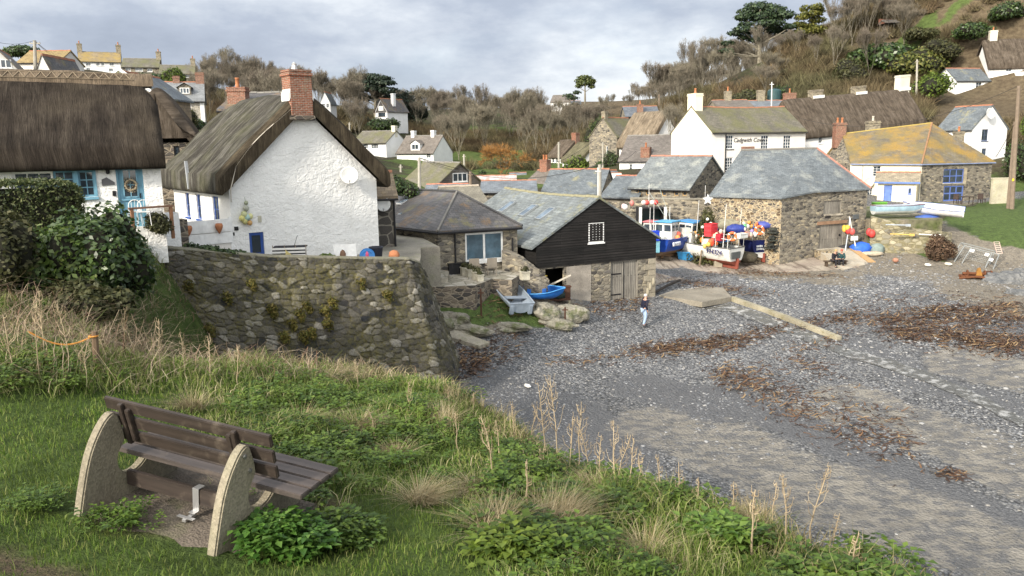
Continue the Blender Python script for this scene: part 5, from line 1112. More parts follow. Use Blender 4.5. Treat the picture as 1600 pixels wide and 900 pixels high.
WOODS=[('left',[(298,215),(300,138),(420,150),(520,162),(660,180),(700,235),(690,262),(640,214),(540,208),(480,230),(330,220)],'bare winter tree in the leafless wood on the left hillside','bare trees on the left hillside',95),
         ('mid',[(660,180),(820,182),(900,172),(950,190),(925,235),(850,246),(842,262),(770,240),(700,240)],'bare winter tree in the leafless wood filling the head of the valley','bare trees at the head of the valley',100),
         ('right',[(930,188),(1000,165),(1100,140),(1200,85),(1400,40),(1420,75),(1370,150),(1240,160),(1120,165),(1050,205),(1000,178)],'bare winter tree in the leafless wood on the right hillside','bare trees on the right hillside',140)]
LAWNS=[(690,830,238,262)]
g_=np.random.default_rng(11);placed=[]
for key,poly,lab,grp,nmax in WOODS:
    n=0
    for _ in range(26000):
        if n >=nmax:break
        y=g_.uniform(100,330);x=g_.uniform(-120,95)
        if not (-.45 < x/y < .55):continue
        z=lz(x,y);px,py=px_of((x,y,z))
        if not inpoly(px,py,poly) or any(a < px < b and c < py < d for a,b,c,d in LAWNS):continue
        s=g_.uniform(.75,1.15)*(1.0 if key !='right' else .95);lim=np.interp(px,[300,440,520,600,700,835,852,915,930,980,1040,1110,1130,1290,1300,1420],[92,95,108,136,148,160,177,177,168,138,108,80,62,52,-10,-20])+g_.uniform(-6,8)
        if py-8.3*s/y*1250 < lim:s=(py-lim)*y/1250/8.3
        if s < .5:continue
        dmin=(3.0 if key =='right' else 3.6) if y < 180 else 4.4
        if any((x-a)**2+(y-b)**2 < dmin*dmin for a,b in placed):continue
        if not clear(x,y,px,3.0*s/y*1250,py-8*s/y*1250):continue
        placed.append((x,y));n +=1
        put_tree(BARE,int(g_.integers(6)),(x,y,z),(s*g_.uniform(.9,1.2),s*g_.uniform(.9,1.2),s),g_.uniform(0,6.28),'bare_tree',lab,grp)
for i in range(46):
    px=g_.uniform(1010,1440);py=float(np.interp(px,[1000,1100,1200,1300,1440],[172,140,100,66,42]))+g_.uniform(-2,20);p=W(px,py,float(np.interp(px,[1000,1100,1200,1300,1440],[235,178,160,157,152]))-g_.uniform(0,6));z=lz(p.x,p.y);px,py=px_of((p.x,p.y,z));lim=float(np.interp(px,[1000,1110,1130,1290,1300],[130,84,64,56,-8]));s=min(g_.uniform(.85,1.2),(py-lim)*p.y/1250/8.3)
    if s > .5 and not any((p.x-a)**2+(p.y-b)**2 < 4 for a,b in placed):placed.append((p.x,p.y));put_tree(BARE,int(g_.integers(6)),(p.x,p.y,z),(s,s,s),g_.uniform(0,6.28),'bare_tree',WOODS[2][2],WOODS[2][3])
print('trees',len(placed))
OT=[(lambda ab:(np_mesh('trunk',*ab[0],M_BARK,link=False),np_mesh('crown',*ab[1],M_OTWIG,link=False)))(tree_mesh(200,6,.75,6,.12,.16,.8,7,.09,.05))]
for px,py,Y,s,sx,lab in ((785,283,120,.85,1.25,'rounded bare willow with orange twigs behind the rusty tin roof'),):
    p=W(px,py,Y);put_tree(OT,0,(p.x,p.y,p.z),(s*sx,s*sx,s),1,'orange_willow',lab)
for px,py,Y,k,s,lab in ((717,250,150,2,.95,'round crowned bare tree standing alone at the left end of the small lawn'),(855,262,150,5,1.0,'broad bare tree just above the small white thatched cottages'),(1050,236,103,0,.72,'dark bare tree between the fawn thatch and the cream inn gable'),
        (560,206,158,5,1.1,'pale bare tree above the white house with two paned windows'),(1390,44,151,4,.85,'dark leaning tree on the skyline beside the red hut'),(1416,40,150,4,.8,'windswept bare tree on the skyline right of the red hut'),(1345,50,158,1,.95,'tall bare tree on the skyline left of the red hut')):
    p=W(px,py,Y);put_tree(BARE,k,(p.x,p.y,lz(p.x,p.y)),s,px,'bare_tree',lab)
# ---- leafy things
def leaf_cloud(g,lobes,n,size,flat=.35,aspect=1.7,hollow=.55):
    w=np.array([l[1][0]*l[1][1]*l[1][2] for l in lobes])**.67;w=w/w.sum();k=g.choice(len(lobes),n,p=w)
    d=g.normal(0,1,(n,3));d /=np.linalg.norm(d,axis=1)[:,None];r=g.uniform(hollow,1,n)**.5
    C=np.array([l[0] for l in lobes])[k];Rr=np.array([l[1] for l in lobes])[k]
    r=r*(1+.16*np.sin(d[:,0]*9+k)*np.cos(d[:,2]*8+k*2));P=C+d*Rr*r[:,None]
    nn=d+g.normal(0,.6,(n,3))+np.array([0,0,flat]);nn /=np.linalg.norm(nn,axis=1)[:,None]
    a=np.cross(nn,g.normal(0,1,(n,3)));a /=np.linalg.norm(a,axis=1)[:,None];b=np.cross(nn,a)
    s=size*g.uniform(.6,1.3,n)[:,None];L,Wd=a*s*aspect*.5,b*s*.5
    V=np.stack([P-L,P+Wd+nn*s*.12,P+L,P-Wd+nn*s*.12],1).reshape(-1,3);return V,np.arange(4*n).reshape(n,4)
M_EVG=leafmat('evergreen_leaf',[(.018,.035,.012),(.035,.065,.018),(.06,.105,.028),(.10,.145,.04)],.35,.5)
M_HEDGE=leafmat('hedge_leaf',[(.03,.045,.016),(.06,.085,.028),(.11,.13,.05),(.16,.17,.075)],.5)
M_DARKN=leafmat('dark_needles',[(.008,.016,.010),(.014,.026,.014),(.024,.040,.018)],.6,trans=False)
M_PINE=leafmat('pine_needles',[(.012,.024,.012),(.022,.042,.016),(.04,.062,.022)],.6,trans=False)
M_GOLD=leafmat('golden_needles',[(.05,.06,.012),(.12,.13,.025),(.22,.21,.05)],.6)
M_BRIGHT=leafmat('bright_leaf',[(.05,.085,.012),(.10,.15,.02),(.16,.21,.035)],.5)
M_OLIVE=leafmat('olive_leaf',[(.035,.04,.015),(.07,.075,.028),(.10,.095,.04)],.6)
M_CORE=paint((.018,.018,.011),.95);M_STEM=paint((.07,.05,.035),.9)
def shrub(name,label,p,lobes,n,size,mat,group=None,cat='shrub',seed=0,core=.72,**kw):
    r=empty(name,p,0,label,cat,group);V,F=leaf_cloud(np.random.default_rng(abs(seed*131+int(p[0]*7))),lobes,n,size,**kw);o=np_mesh('foliage',V,F,mat);o.parent=r
    mb=MB()
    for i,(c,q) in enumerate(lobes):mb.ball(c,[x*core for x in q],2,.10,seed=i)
    mb.build('inner_core',M_CORE,r);return r  # dark solid lumps inside the leaves, so the bush can't be seen through
def lobes_for(g,w,d,h,n):
    L=[]
    for i in range(n):
        a=g.uniform(0,6.28);q=g.uniform(0,.62)**.6;z=g.uniform(.28,.72)*h;k=g.uniform(.30,.48)*(1.15-q*.4)
        L.append(((math.cos(a)*w/2*q,math.sin(a)*d/2*q,z*(1.1-.45*q)),(k*w*.62,k*d*.62,min(k*h*.95,.45*h))))
    L.append(((0,0,h*.42),(w*.36,d*.36,h*.42)));return L
def px_shrub(name,label,px,pbase,wpx,hpx,Y,mat,n=2500,size=None,group=None,seed=0,lob=7,land=True,cat='shrub'):
    p=W(px,pbase,Y);k=Y/FPX*1.03;w,h=wpx*k,hpx*k;g=np.random.default_rng(seed+px+1000)
    return shrub(name,label,(p.x,p.y,p.z),lobes_for(g,w,w*.9,h,lob),n,size or max(.10,w*.035),mat,group,cat,seed)
for a in [('evergreen_bush','bright green rounded bush beside the olive thatched cottage',905,282,62,34,122,M_BRIGHT),('evergreen_bush','dark green bush right of the bright rounded bush',945,284,42,40,116,M_EVG),('evergreen_bush','deep green bush below the stone gabled house',955,262,30,26,112,M_EVG),
          ('evergreen_tree','tall mid green evergreen left of the stone house gable',935,245,44,66,133,leafmat('holm_leaf',[(.025,.045,.015),(.05,.085,.022),(.09,.12,.03)])),('round_bush','round olive bush in front of the hilltop cottage',274,134,40,27,150,M_BRIGHT),
          ('dark_evergreen','dark evergreen crown right of the cedar',633,192,46,50,206,M_DARKN),('dark_evergreen','smaller dark evergreen at the right foot of the cedar',660,190,26,30,210,M_DARKN),('dark_evergreen','dark ivy covered clump left of the dark gabled house',560,202,40,26,190,M_DARKN),('dark_evergreen','dark shrub below the dark gabled house',600,206,52,22,180,M_EVG),
          ('roadside_hedge','dark green hedge behind the stone outhouse',618,306,64,32,52,M_EVG),('garden_shrub','green shrub under the bare twigs beside the stone dormer house',305,210,40,26,86,M_EVG),('garden_shrub','brown twiggy shrub in front of the stone dormer house',295,200,46,30,84,M_OLIVE),('garden_shrub','low green shrub at the foot of the stone dormer house',310,222,34,18,82,M_HEDGE),('garden_shrub','low hedge below the white hilltop house',150,128,84,14,150,M_OLIVE),('garden_shrub','dark hedge below the stone hilltop house',222,130,70,16,152,M_EVG),
          ('skyline_bush','small round tree on the far skyline left of the white house',832,168,22,12,296,M_OLIVE),('skyline_bush','low dark shrub in front of the far white house',897,174,24,12,284,M_OLIVE),('skyline_bush','pale hedge on the far skyline right of the umbrella pine',935,170,30,10,290,M_OLIVE),('dark_bush','small dark bush beside the rusty tin roof',755,286,22,22,112,M_EVG),('dark_bush','dark bush under the orange willow',795,284,26,12,110,M_EVG),('lawn_conifer','small dark conifer at the left of the small lawn',698,256,14,24,140,M_DARKN),('roof_shrub','rounded dark shrub behind the ochre roofed bungalow',30,90,60,20,125,M_EVG),
          ('hillside_bush','large dark green bush on the hillside above the thatched terrace',1378,108,110,46,140,M_EVG),('hillside_bush','yellow green bush right of the large dark bush on the hillside',1430,120,90,42,136,leafmat('yellowing_leaf',[(.04,.055,.012),(.09,.105,.022),(.20,.19,.05)])),('hillside_bush','bright green bush behind the tall chimney of the thatched terrace',1462,150,74,40,126,M_BRIGHT),('hillside_bush','dark ivy patch high on the hillside above the white annexe',1520,62,60,26,138,M_EVG),('hillside_bush','brown bush on the hillside between the ivy patch and the yellow green bush',1470,92,60,30,137,M_OLIVE),('hillside_bush','olive bush on the hillside above the white thatched hillside cottage',1545,95,70,40,142,M_OLIVE),('hillside_bush','dark bush at the right edge of the hillside above the hillside cottage',1595,50,50,40,146,M_EVG),('hillside_bush','low brown bush below the bright grass strip on the hillside',1440,62,60,20,144,M_OLIVE),('hillside_bush','small green bush at the top right of the hillside',1570,30,60,24,140,M_EVG),
          ('hillside_bush','dark green bush at the left of the hillside ivy',1330,130,60,40,138,M_OLIVE),('pole_side_bush','green bank of shrubs behind the telegraph poles at far right',1592,290,70,70,88,M_EVG),('pole_side_bush','yellow green shrub at the right edge above the shrub bank',1605,218,30,40,92,M_BRIGHT),('bank_bush','low green shrub beneath the wall of the grey roofed house',1490,250,50,26,90,M_EVG),
          ('inn_shrub','brown green shrub just above the inn roof ridge',1165,168,50,26,112,M_OLIVE),('inn_shrub','olive shrub above the right end of the inn roof',1220,165,44,34,114,M_EVG)]:
    px_shrub(*a,seed=len(a[1]))
# conifers with layered pads
def conifer(name,label,p,h,pads,mat,trunk_r,lean=0,size=.28,n=260,seed=0,inner_core=True):
    r=empty(name,p,0,label,'tree');g=np.random.default_rng(seed);mb=MB();top=max(c[2] for c,q in pads)
    mb.tube([(0,0,-1),(lean*.3,0,h*.35),(lean*.7,.1,h*.6),(lean,0,top*.95)],[trunk_r*1.2,trunk_r,trunk_r*.75,trunk_r*.3],7)
    for c,q in pads:
        z0=max(h*.25,c[2]-.8-abs(c[0])*.45);mb.tube([(lean*z0/h,0,z0),((c[0]+lean*z0/h)*.55,c[1]*.5,(z0+c[2])/2-.1),(c[0],c[1],c[2]-q[2]*.3)],[trunk_r*.4,trunk_r*.28,trunk_r*.12],5)
    mb.build('trunk',M_BARK,r);V,F=leaf_cloud(g,pads,n*len(pads),size,.5,1.6,.25);np_mesh('crown',V,F,mat).parent=r;return r
g=np.random.default_rng(5);k=200/1250;p=W(588,196,200)
pads=[((x*k,g.uniform(-2.5,2.5),(196-y)*k),(w*k,w*k*.8,hh*k)) for x,y,w,hh in ((-12,122,26,4),(-28,128,22,4),(8,126,22,4),(-38,134,14,4),(20,134,18,4),(-14,133,26,5),(-6,141,28,5),(22,145,16,5),(-28,144,16,4),(8,152,24,5),(-16,155,14,4),(30,156,10,4),(18,164,16,4),(0,128,20,5))]
conifer('cedar','big dark flat topped cedar on the left hillside skyline',p,12,pads,M_DARKN,.45,0,.42,420,1)
k=295/1250;p=W(914,168,295);pads=[((x*k,0,(168-y)*k),(w*k,w*k*.8,hh*k)) for x,y,w,hh in ((0,124,12,4),(-8,129,9,4),(9,129,9,4),(0,132,14,4),(-10,136,6,3),(10,137,6,3))]
conifer('umbrella_pine','sunlit umbrella shaped pine alone on the far skyline',p,10,pads,leafmat('sunlit_pine',[(.03,.045,.012),(.06,.08,.02),(.11,.12,.035)],trans=False),.35,0,.5,260,2)
p=W(897,166,288);pads=[((x*k,0,(166-y)*k),(w*k,w*k*.8,hh*k)) for x,y,w,hh in ((-8,150,9,3),(4,146,7,3),(-3,154,11,3))];conifer('umbrella_pine','lower spreading pine left of the umbrella shaped pine on the far skyline',p,5,pads,M_PINE,.25,0,.45,180,3)
k=162/1250;p=W(1186,118,162);pads=[((x*k*1.08,g.uniform(-2,2),(118-y)*k),(w*k*1.12,w*k*.9,hh*k)) for x,y,w,hh in ((0,17,22,8),(-16,25,16,8),(18,25,18,9),(-24,33,14,6),(6,32,26,8),(30,33,14,6),(-20,43,12,4),(10,44,22,6),(36,30,10,4),(-30,52,14,5),(-12,52,14,5),(22,51,18,5),(-38,57,12,4),(-42,69,10,4),(-34,72,8,3),(-50,83,10,4),(-40,86,8,3),(36,49,10,4),(-8,65,12,4),(-24,62,10,4))]
conifer('pine','big windswept dark pine on the right hand skyline',p,14,pads,M_PINE,.40,-.3,.34,380,4)
k=160/1250;p=W(1262,100,160);pads=[((x*k,g.uniform(-1,1),(100-y)*k),(w*k,w*k*.8,hh*k)) for x,y,w,hh in ((-10,20,8,5),(8,18,12,5),(16,22,8,5),(0,28,18,5),(-14,33,12,4),(12,36,14,5),(-16,42,10,4),(-4,44,16,5),(10,50,14,6),(-12,52,12,5))]
conifer('golden_cypress','golden green cypress right of the big pine',p,10,pads,M_GOLD,.3,0,.34,260,6)
# scrub and bracken on the right hillside: one countless mass
g=np.random.default_rng(31);protos=[]
for s_ in range(4):
    V_,F_=[],[]
    for i in range(150):
        a=Vector((g.normal(0,.7),g.normal(0,.7),g.uniform(.5,1.6))).normalized();q=Vector((g.normal(0,.35),g.normal(0,.35),0));l=g.uniform(.5,1.6);s=a.orthogonal().normalized()*.035;n=len(V_);V_ +=[q-s,q+s,q+a*l+Vector(g.normal(0,.12,3))];F_.append((n,n+1,n+2))
    protos.append((np.array([v[:] for v in V_]),np.array(F_)))
TT=[]
for _ in range(30000):
    y=g.uniform(92,215);x=g.uniform(-60,118)
    if not -.42 < x/y < .68:continue
    z=lz(x,y);px,py=px_of((x,y,z))
    okk=(px > 1200 and -10 < py < 235 and not inpoly(px,py,[(1370,75),(1500,-8),(1560,-8),(1440,70),(1390,100)])) or inpoly(px,py,[(880,165),(1010,160),(1240,120),(1240,175),(1000,260),(820,270),(840,240)]) or inpoly(px,py,[(300,150),(420,160),(700,190),(840,190),(850,270),(680,262),(640,212),(540,206),(420,240),(300,220)])
    if not okk or any(a < px < b and c < py < d for a,b,c,d in LAWNS) or not clear(x,y,px,4,py-8):continue
    TT.append((g.integers(4),x,y,z-.1,g.uniform(.8,1.9),g.uniform(0,6.28),0,0))
    if len(TT) >=5200:break
V,F=scatter(protos,TT);t=T('scrub',.95,.1);t.col(t.mix(1.0,t.ramp(t.isl(),[(0,(.055,.045,.034)),(.5,(.105,.088,.06)),(1,(.19,.16,.105))]),t.ramp(t.noise(t.pos(),.09,4),[(.35,(1.1,.95,.85)),(.65,(.9,1.0,.8))]),'MULTIPLY'))
o=np_mesh('scrub',V,F,t.m);tag(o,'tangled brown winter scrub and bracken covering the slopes behind the village','scrub',kind='stuff')
# ------------------------------------------------------------------ foreground: bench
B0,B1=W(143,776,6.0),W(350,836,5.52);B0.z,B1.z=bz(B0.x,B0.y),bz(B1.x,B1.y)
bd_=B1-B0;rzb=math.atan2(bd_.y,bd_.x);bl=math.hypot(bd_.x,bd_.y);zb_=min(B0.z,B1.z)-.02;tilt=math.atan2(B1.z-B0.z,bl)
bench=empty('park_bench',(B0.x,B0.y,B0.z-.01),rzb,'weathered seaside bench with brown slats on two curved pebbly concrete ends','bench');bench.rotation_euler=(0,-tilt,rzb);bench.scale=(1,1,1.13)
M_CONCB=concrete('bench_concrete',(.225,.197,.145),1.0,(.15,.145,.09),.4,.005)
def plank_mat(key,c):
    t=T(key,.55,.4);o=t.obj();g=t.noise(t.map(o,(1.5,30,30)),1,5,.6);k=t.mix(1.0,c,t.ramp(g,[(.3,.65),(.7,1.4)]),'MULTIPLY');k=t.mix(t.ramp(t.noise(o,5,5,.7),[(.55,0.0),(.72,.45)]),k,(.16,.13,.10));t.col(k);t.bump(g,.004,.6);return t.m
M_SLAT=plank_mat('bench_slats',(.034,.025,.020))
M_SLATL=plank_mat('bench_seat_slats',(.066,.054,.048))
# concrete end: an armless S shape. local x along the bench, y towards the seat front (away from the viewer), z up
prof=[(-.16,0),(-.135,.12),(-.10,.26),(-.06,.40),(-.01,.51),(.06,.61),(.13,.68),(.195,.71),(.235,.69),(.27,.62),(.30,.54),(.31,.475),(.275,.43),(.235,.38),(.225,.32),(.245,.26),(.30,.215),(.37,.20),(.44,.215),(.51,.255),(.555,.31),(.57,.29),(.60,.305),(.90,.318),(.91,.27),(.88,.20),(.86,.14),(.89,0),(.62,0),(.58,.03),(.28,.03),(.24,0)]
def smooth_poly(P,it=1):
    for _ in range(it):P=[q for a,b in zip(P,P[1:]+P[:1]) for q in ((a[0]*.75+b[0]*.25,a[1]*.75+b[1]*.25),(a[0]*.25+b[0]*.75,a[1]*.25+b[1]*.75))]
    return P
for x0 in (0,bl-.0):
    P=smooth_poly(prof,1);bm=bmesh.new();vs=[bm.verts.new((x0-.042,y,z-.03)) for y,z in P];f=bm.faces.new(vs);ex=bmesh.ops.extrude_face_region(bm,geom=[f]);bmesh.ops.translate(bm,vec=(.084,0,0),verts=[v for v in ex['geom'] if isinstance(v,bmesh.types.BMVert)])
    bmesh.ops.recalc_face_normals(bm,faces=bm.faces[:]);ed=[e for e in bm.edges if e.calc_face_angle(0) > 1.2];bmesh.ops.bevel(bm,geom=ed,offset=.012,segments=2,affect='EDGES');bm.verts.index_update()
    mb=MB().add([v.co[:] for v in bm.verts],[[v.index for v in q.verts] for q in bm.faces]);bm.free();e_=mb.build('concrete_end',M_CONCB,bench)
    for y,z in ((.17,.61),(.23,.49)):
        q=MB().lathe([(.001,0),(.016,0),(.016,.012),(.001,.016)],8,Matrix.Translation((x0+(.042 if x0 else -.042),y,z)) @ Matrix.Rotation(R(90 if x0 else -90),4,'Y'));q.build('bolt',paint((.35,.35,.34),.4,.8),e_)
sx0,sx1=-.10,bl+.22;L_=sx1-sx0
tb=Matrix.Rotation(R(-17),4,'X')
for i,z in enumerate((.445,.565,.69)):
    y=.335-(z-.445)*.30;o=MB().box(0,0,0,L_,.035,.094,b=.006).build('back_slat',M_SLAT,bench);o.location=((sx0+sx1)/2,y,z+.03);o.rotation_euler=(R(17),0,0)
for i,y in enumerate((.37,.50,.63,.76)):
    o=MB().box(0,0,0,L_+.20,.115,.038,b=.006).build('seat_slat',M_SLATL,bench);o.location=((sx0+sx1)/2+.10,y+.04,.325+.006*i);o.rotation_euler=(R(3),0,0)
for x0 in (.10,bl-.10):
    for dx in ((0,.065) if x0 < .5 else (0,-.05)):
        o=MB().box(0,0,0,.045,.05,.34 if dx ==0 else .27,b=.005).build('back_batten',M_SLAT,bench);o.location=(x0+dx+(-.01 if x0 < .5 else .0),(.275),.585);o.rotation_euler=(R(17),0,0)
o=MB().box(0,0,0,bl-.11,.045,.115,b=.006).build('stretcher',M_SLAT,bench);o.location=(bl/2,.31,.155)
mb=MB();xk=bl*.60;mb.box(xk,.28,.135,.06,.006,.17);mb.box(xk,.315,.218,.06,.075,.006);mb.box(xk,.255,.052,.06,.05,.006);mb.box(xk,.17,.045,.16,.03,.006);mb.box(xk,.205,.03,.035,.12,.02);mb.build('steel_bracket',paint((.50,.50,.50),.35,.7),bench)
o=MB().box(bl/2+.02,.36,-.035,bl+.35,1.12,.09,b=.02).build('base_slab',concrete('bench_slab',(.145,.12,.095),.8,(.08,.085,.04),.7),bench)
bpy.context.view_layer.update();BI=bench.matrix_world.inverted()
def on_bench(P,m=.06):
    q=(np.asarray(P)-np.array(bench.matrix_world.translation)) @ np.array(BI.to_3x3()).T;return (q[:,0] > -.28-m*0) & (q[:,0] < bl+.28) & (q[:,1] > -.22) & (q[:,1] < .78)
# ------------------------------------------------------------------ grasses
g=np.random.default_rng(17)
def bl_points(n,x0,x1,y0,y1):
    x=g.uniform(x0,x1,n);y=g.uniform(y0,y1,n);d=edge_d(x,y);z=zbluff(x,y);V=np.stack([x,y,z],1);px,py=PX(V)
    k=(d < .55) & (px > -220) & (px < 1820) & (py < 1060) & (z > 3);return V[k],px[k],py[k],d[k]
def blades(P,h,w,lean,seed=0):
    q=np.random.default_rng(seed);n=len(P);a=q.uniform(0,6.283,n);s=np.stack([np.cos(a),np.sin(a),np.zeros(n)],1)*(w/2)[:,None];b=q.uniform(0,6.283,n);l=np.stack([np.cos(b),np.sin(b),np.zeros(n)],1)*(lean*h)[:,None]
    up=np.stack([np.zeros(n),np.zeros(n),h],1);m=P+up*.55+l*.3;tp=P+up*(1-.30*lean[:,None]**1)+l
    V=np.stack([P-s,P+s,m+s*.75,m-s*.75,tp],1).reshape(-1,3);i=np.arange(n)*5
    F=np.concatenate([np.stack([i,i+1,i+2],1),np.stack([i,i+2,i+3],1),np.stack([i+3,i+2,i+4],1)]);return V,F
V,px,py,d=bl_points(700000,-17,6.5,3.2,27)
kp=g.uniform(0,1,len(V)) < np.clip((6.2/V[:,1])**1.5,.035,1);V,px,py,d=V[kp],px[kp],py[kp],d[kp]
nb_=~on_bench(V);V,px,py,d=V[nb_],px[nb_],py[nb_],d[nb_]
worn=A_WORN(V);k=g.uniform(0,1,len(V)) > worn*.85;V,px,py,d=V[k],px[k],py[k],d[k]
lawn=((px < 300+40*fbm(V[:,0],V[:,1],.8,61)) & (py > 612+18*fbm(V[:,0],V[:,1],.8,62))) | ((py > 690) & (px < 330)) | ((np.abs(px-640-.35*(py-850)) < 105+30*fbm(V[:,0],V[:,1],.5,63)) & (py > 775)) | ((py > 850) & (px < 760)) | ((px > 1240) & (d < .5) & (py > 800))
M_GRASS=leafmat('lawn_grass',[(.06,.115,.014),(.09,.16,.02),(.13,.20,.03),(.17,.21,.05),(.24,.24,.09)],.6,.2,patch=((.085,.125,.025),1.1))
M_LONG=leafmat('long_grass',[(.065,.11,.016),(.105,.17,.026),(.15,.21,.04),(.20,.24,.06),(.32,.30,.14),(.44,.38,.24)],.65,.2,patch=((.095,.15,.025),.9))
def add_stuff(name,V,F,mat,label,cat='grass'):o=np_mesh(name,V,F,mat);tag(o,label,cat,kind='stuff');return o
P=V[lawn];n=len(P);v,f=blades(P,g.uniform(.025,.085,n),g.uniform(.004,.008,n)*np.clip(P[:,1]/6,1,2),g.uniform(.1,.8,n),1);add_stuff('lawn_grass',v,f,M_GRASS,'short green turf round the bench and along the clifftop path')
P=V[~lawn];n=len(P);nz=fbm(P[:,0],P[:,1],1.3,71);h=(.09+.10*np.clip(nz+.4,0,1.2))*g.uniform(.5,1.5,n)*np.where(P[:,1] > 14,1.5,1);v,f=blades(P,h,g.uniform(.005,.010,n)*np.clip(P[:,1]/6,1,2.4),g.uniform(.2,1.3,n),2);add_stuff('long_grass',v,f,M_LONG,'long tangled green and straw grass along the cliff edge')
print('blades',len(V))
V,px,py,d=bl_points(240000,-9,6,3.5,17);k=(d > -.75-.5*fbm(V[:,0],V[:,1],.9,85)) & (d < .5) & (g.uniform(0,1,len(V)) < .22) & (px > 360);P=V[k];n=len(P);v,f=blades(P,g.uniform(.12,.38,n),g.uniform(.004,.008,n)*np.clip(P[:,1]/7,1,2),g.uniform(.3,1.4,n),6);add_stuff('edge_straw',v,f,leafmat('edge_straw',[(.20,.16,.08),(.33,.27,.15),(.45,.38,.24),(.15,.15,.05)],.7,.1),'fringe of dry straw coloured grass hanging along the cliff edge')
# leafy ground cover
def leaf_plant(seed,n_st=11,size=.042,R_=.17,H_=.15):
    q=np.random.default_rng(seed);Vv,Ff=[],[]
    for i in range(n_st):
        a=q.uniform(0,6.28);rr=R_*q.uniform(.15,1);c=Vector((math.cos(a)*rr,math.sin(a)*rr,H_*q.uniform(.45,1.1)*(1-.35*rr/R_)));base=Vector((c.x*.3,c.y*.3,0));s=Vector((-math.sin(a),math.cos(a),0))*.0022
        k=len(Vv);Vv +=[base-s,base+s,c+s,c-s];Ff.append((k,k+1,k+2,k+3))
        for j in (-1,0,1):
            for m in ((0,) if size < .03 else (0,1)):
                b=a+j*1.05+q.normal(0,.25);dr=Vector((math.cos(b),math.sin(b),q.uniform(-.35,.35))).normalized();sd=dr.cross(Vector((0,0,1))).normalized();L=size*q.uniform(.7,1.35);W_=L*.36;o_=c+dr*L*.15+dr*m*L*.7+Vector((0,0,q.uniform(-.015,.015)));nn=sd.cross(dr)*L*.14
                k=len(Vv);Vv +=[o_,o_+dr*L*.35+sd*W_+nn,o_+dr*L,o_+dr*L*.35-sd*W_+nn,o_+dr*L*.4-nn*.2];Ff +=[(k,k+4,k+1,k+1),(k+1,k+4,k+2,k+2),(k,k+3,k+4,k+4),(k+3,k+2,k+4,k+4)]
    F3=[]
    for f_ in Ff:F3 +=[f_[:3]] if f_[2] ==f_[3] else [(f_[0],f_[1],f_[2]),(f_[0],f_[2],f_[3])]
    return np.array([v[:] for v in Vv]),np.array(F3)
LP=[leaf_plant(300+i,12+i % 4,.031+.007*(i % 3),.16,.09+.035*(i % 3)) for i in range(6)]
M_LEAF=leafmat('clifftop_leaf',[(.035,.065,.012),(.06,.11,.018),(.09,.155,.024),(.14,.20,.035)],.45,.4,patch=((.13,.19,.03),1.6))
V,px,py,d=bl_points(26000,-13,6,3.6,17);nz=fbm(V[:,0],V[:,1],1.5,81)
zone=(nz+.6*fbm(V[:,0],V[:,1],.45,83) > .10) & (((px > 380) & (py < 790)) | ((px > 720) & (py > 640)) | ((px > -60) & (py < 612) & (nz > -.15)) ) & ~((np.abs(px-640-.35*(py-850)) < 110) & (py > 770)) & (d < .35)
zone &=g.uniform(0,1,len(V)) < np.clip((7.5/V[:,1])**1.3,.1,1)*.42*np.where((px > 1000) | ((px > 760) & (py > 690)),1.6,.8);zone &=~on_bench(V)
P=V[zone];TT=np.stack([g.integers(0,6,len(P)),P[:,0],P[:,1],P[:,2]+.0,g.uniform(.7,1.5,len(P)),g.uniform(0,6.28,len(P)),g.normal(0,.15,len(P)),g.normal(0,.15,len(P))],1);v,f=scatter(LP,TT);add_stuff('ground_leaves',v,f,M_LEAF,'low green leafy plants spreading between the grasses','ground cover');print('plants',len(P))
def plant(name,label,px,py,n,rad,hh,size,mat,group=None,seed=0):
    p=bluff_at(px,py);q=np.random.default_rng(seed);PR=[leaf_plant(seed*10+i,9,size,.14,.12) for i in range(3)];Tt=[]
    for i in range(n):
        a=q.uniform(0,6.28);r_=rad*math.sqrt(q.uniform(0,1));x,y=math.cos(a)*r_,math.sin(a)*r_*.75;Tt.append((q.integers(3),x,y,bz(p.x+x,p.y+y)-p.z+hh*(1-(r_/rad)**2)*q.uniform(.1,1),q.uniform(.8,1.3),q.uniform(0,6.28),q.normal(0,.2),q.normal(0,.2)))
    v,f=scatter(PR,Tt);o=np_mesh(name,v,f,mat);o.location=p;return tag(o,label,'plant',group)
plant('leafy_plant','bright green three leaved clump growing against the right concrete end of the bench',440,862,60,.30,.22,.052,leafmat('leaf_bright',[(.03,.08,.012),(.055,.13,.02),(.09,.19,.03),(.14,.24,.05)],.4,.45),seed=3)
plant('leafy_plant','darker leafy clump beside the bench, right of the bright three leaved clump',530,840,40,.28,.12,.042,M_LEAF,seed=4)
plant('leafy_plant','bright long leaved plant low in the grass at the bottom centre',800,868,16,.22,.10,.065,M_BRIGHT,seed=5)
plant('leafy_plant','pale green leaf rosette in the leafy bank at bottom right',1130,850,22,.24,.12,.06,leafmat('leaf_pale',[(.06,.12,.02),(.11,.19,.03),(.17,.25,.05)],.4,.45),seed=6)
plant('leafy_plant','low leafy patch in the short turf left of the bench base',190,822,14,.22,.05,.032,M_LEAF,seed=7);plant('leafy_plant','small leafy patch in the turf at the lower left',60,800,10,.2,.04,.03,M_LEAF,seed=8)
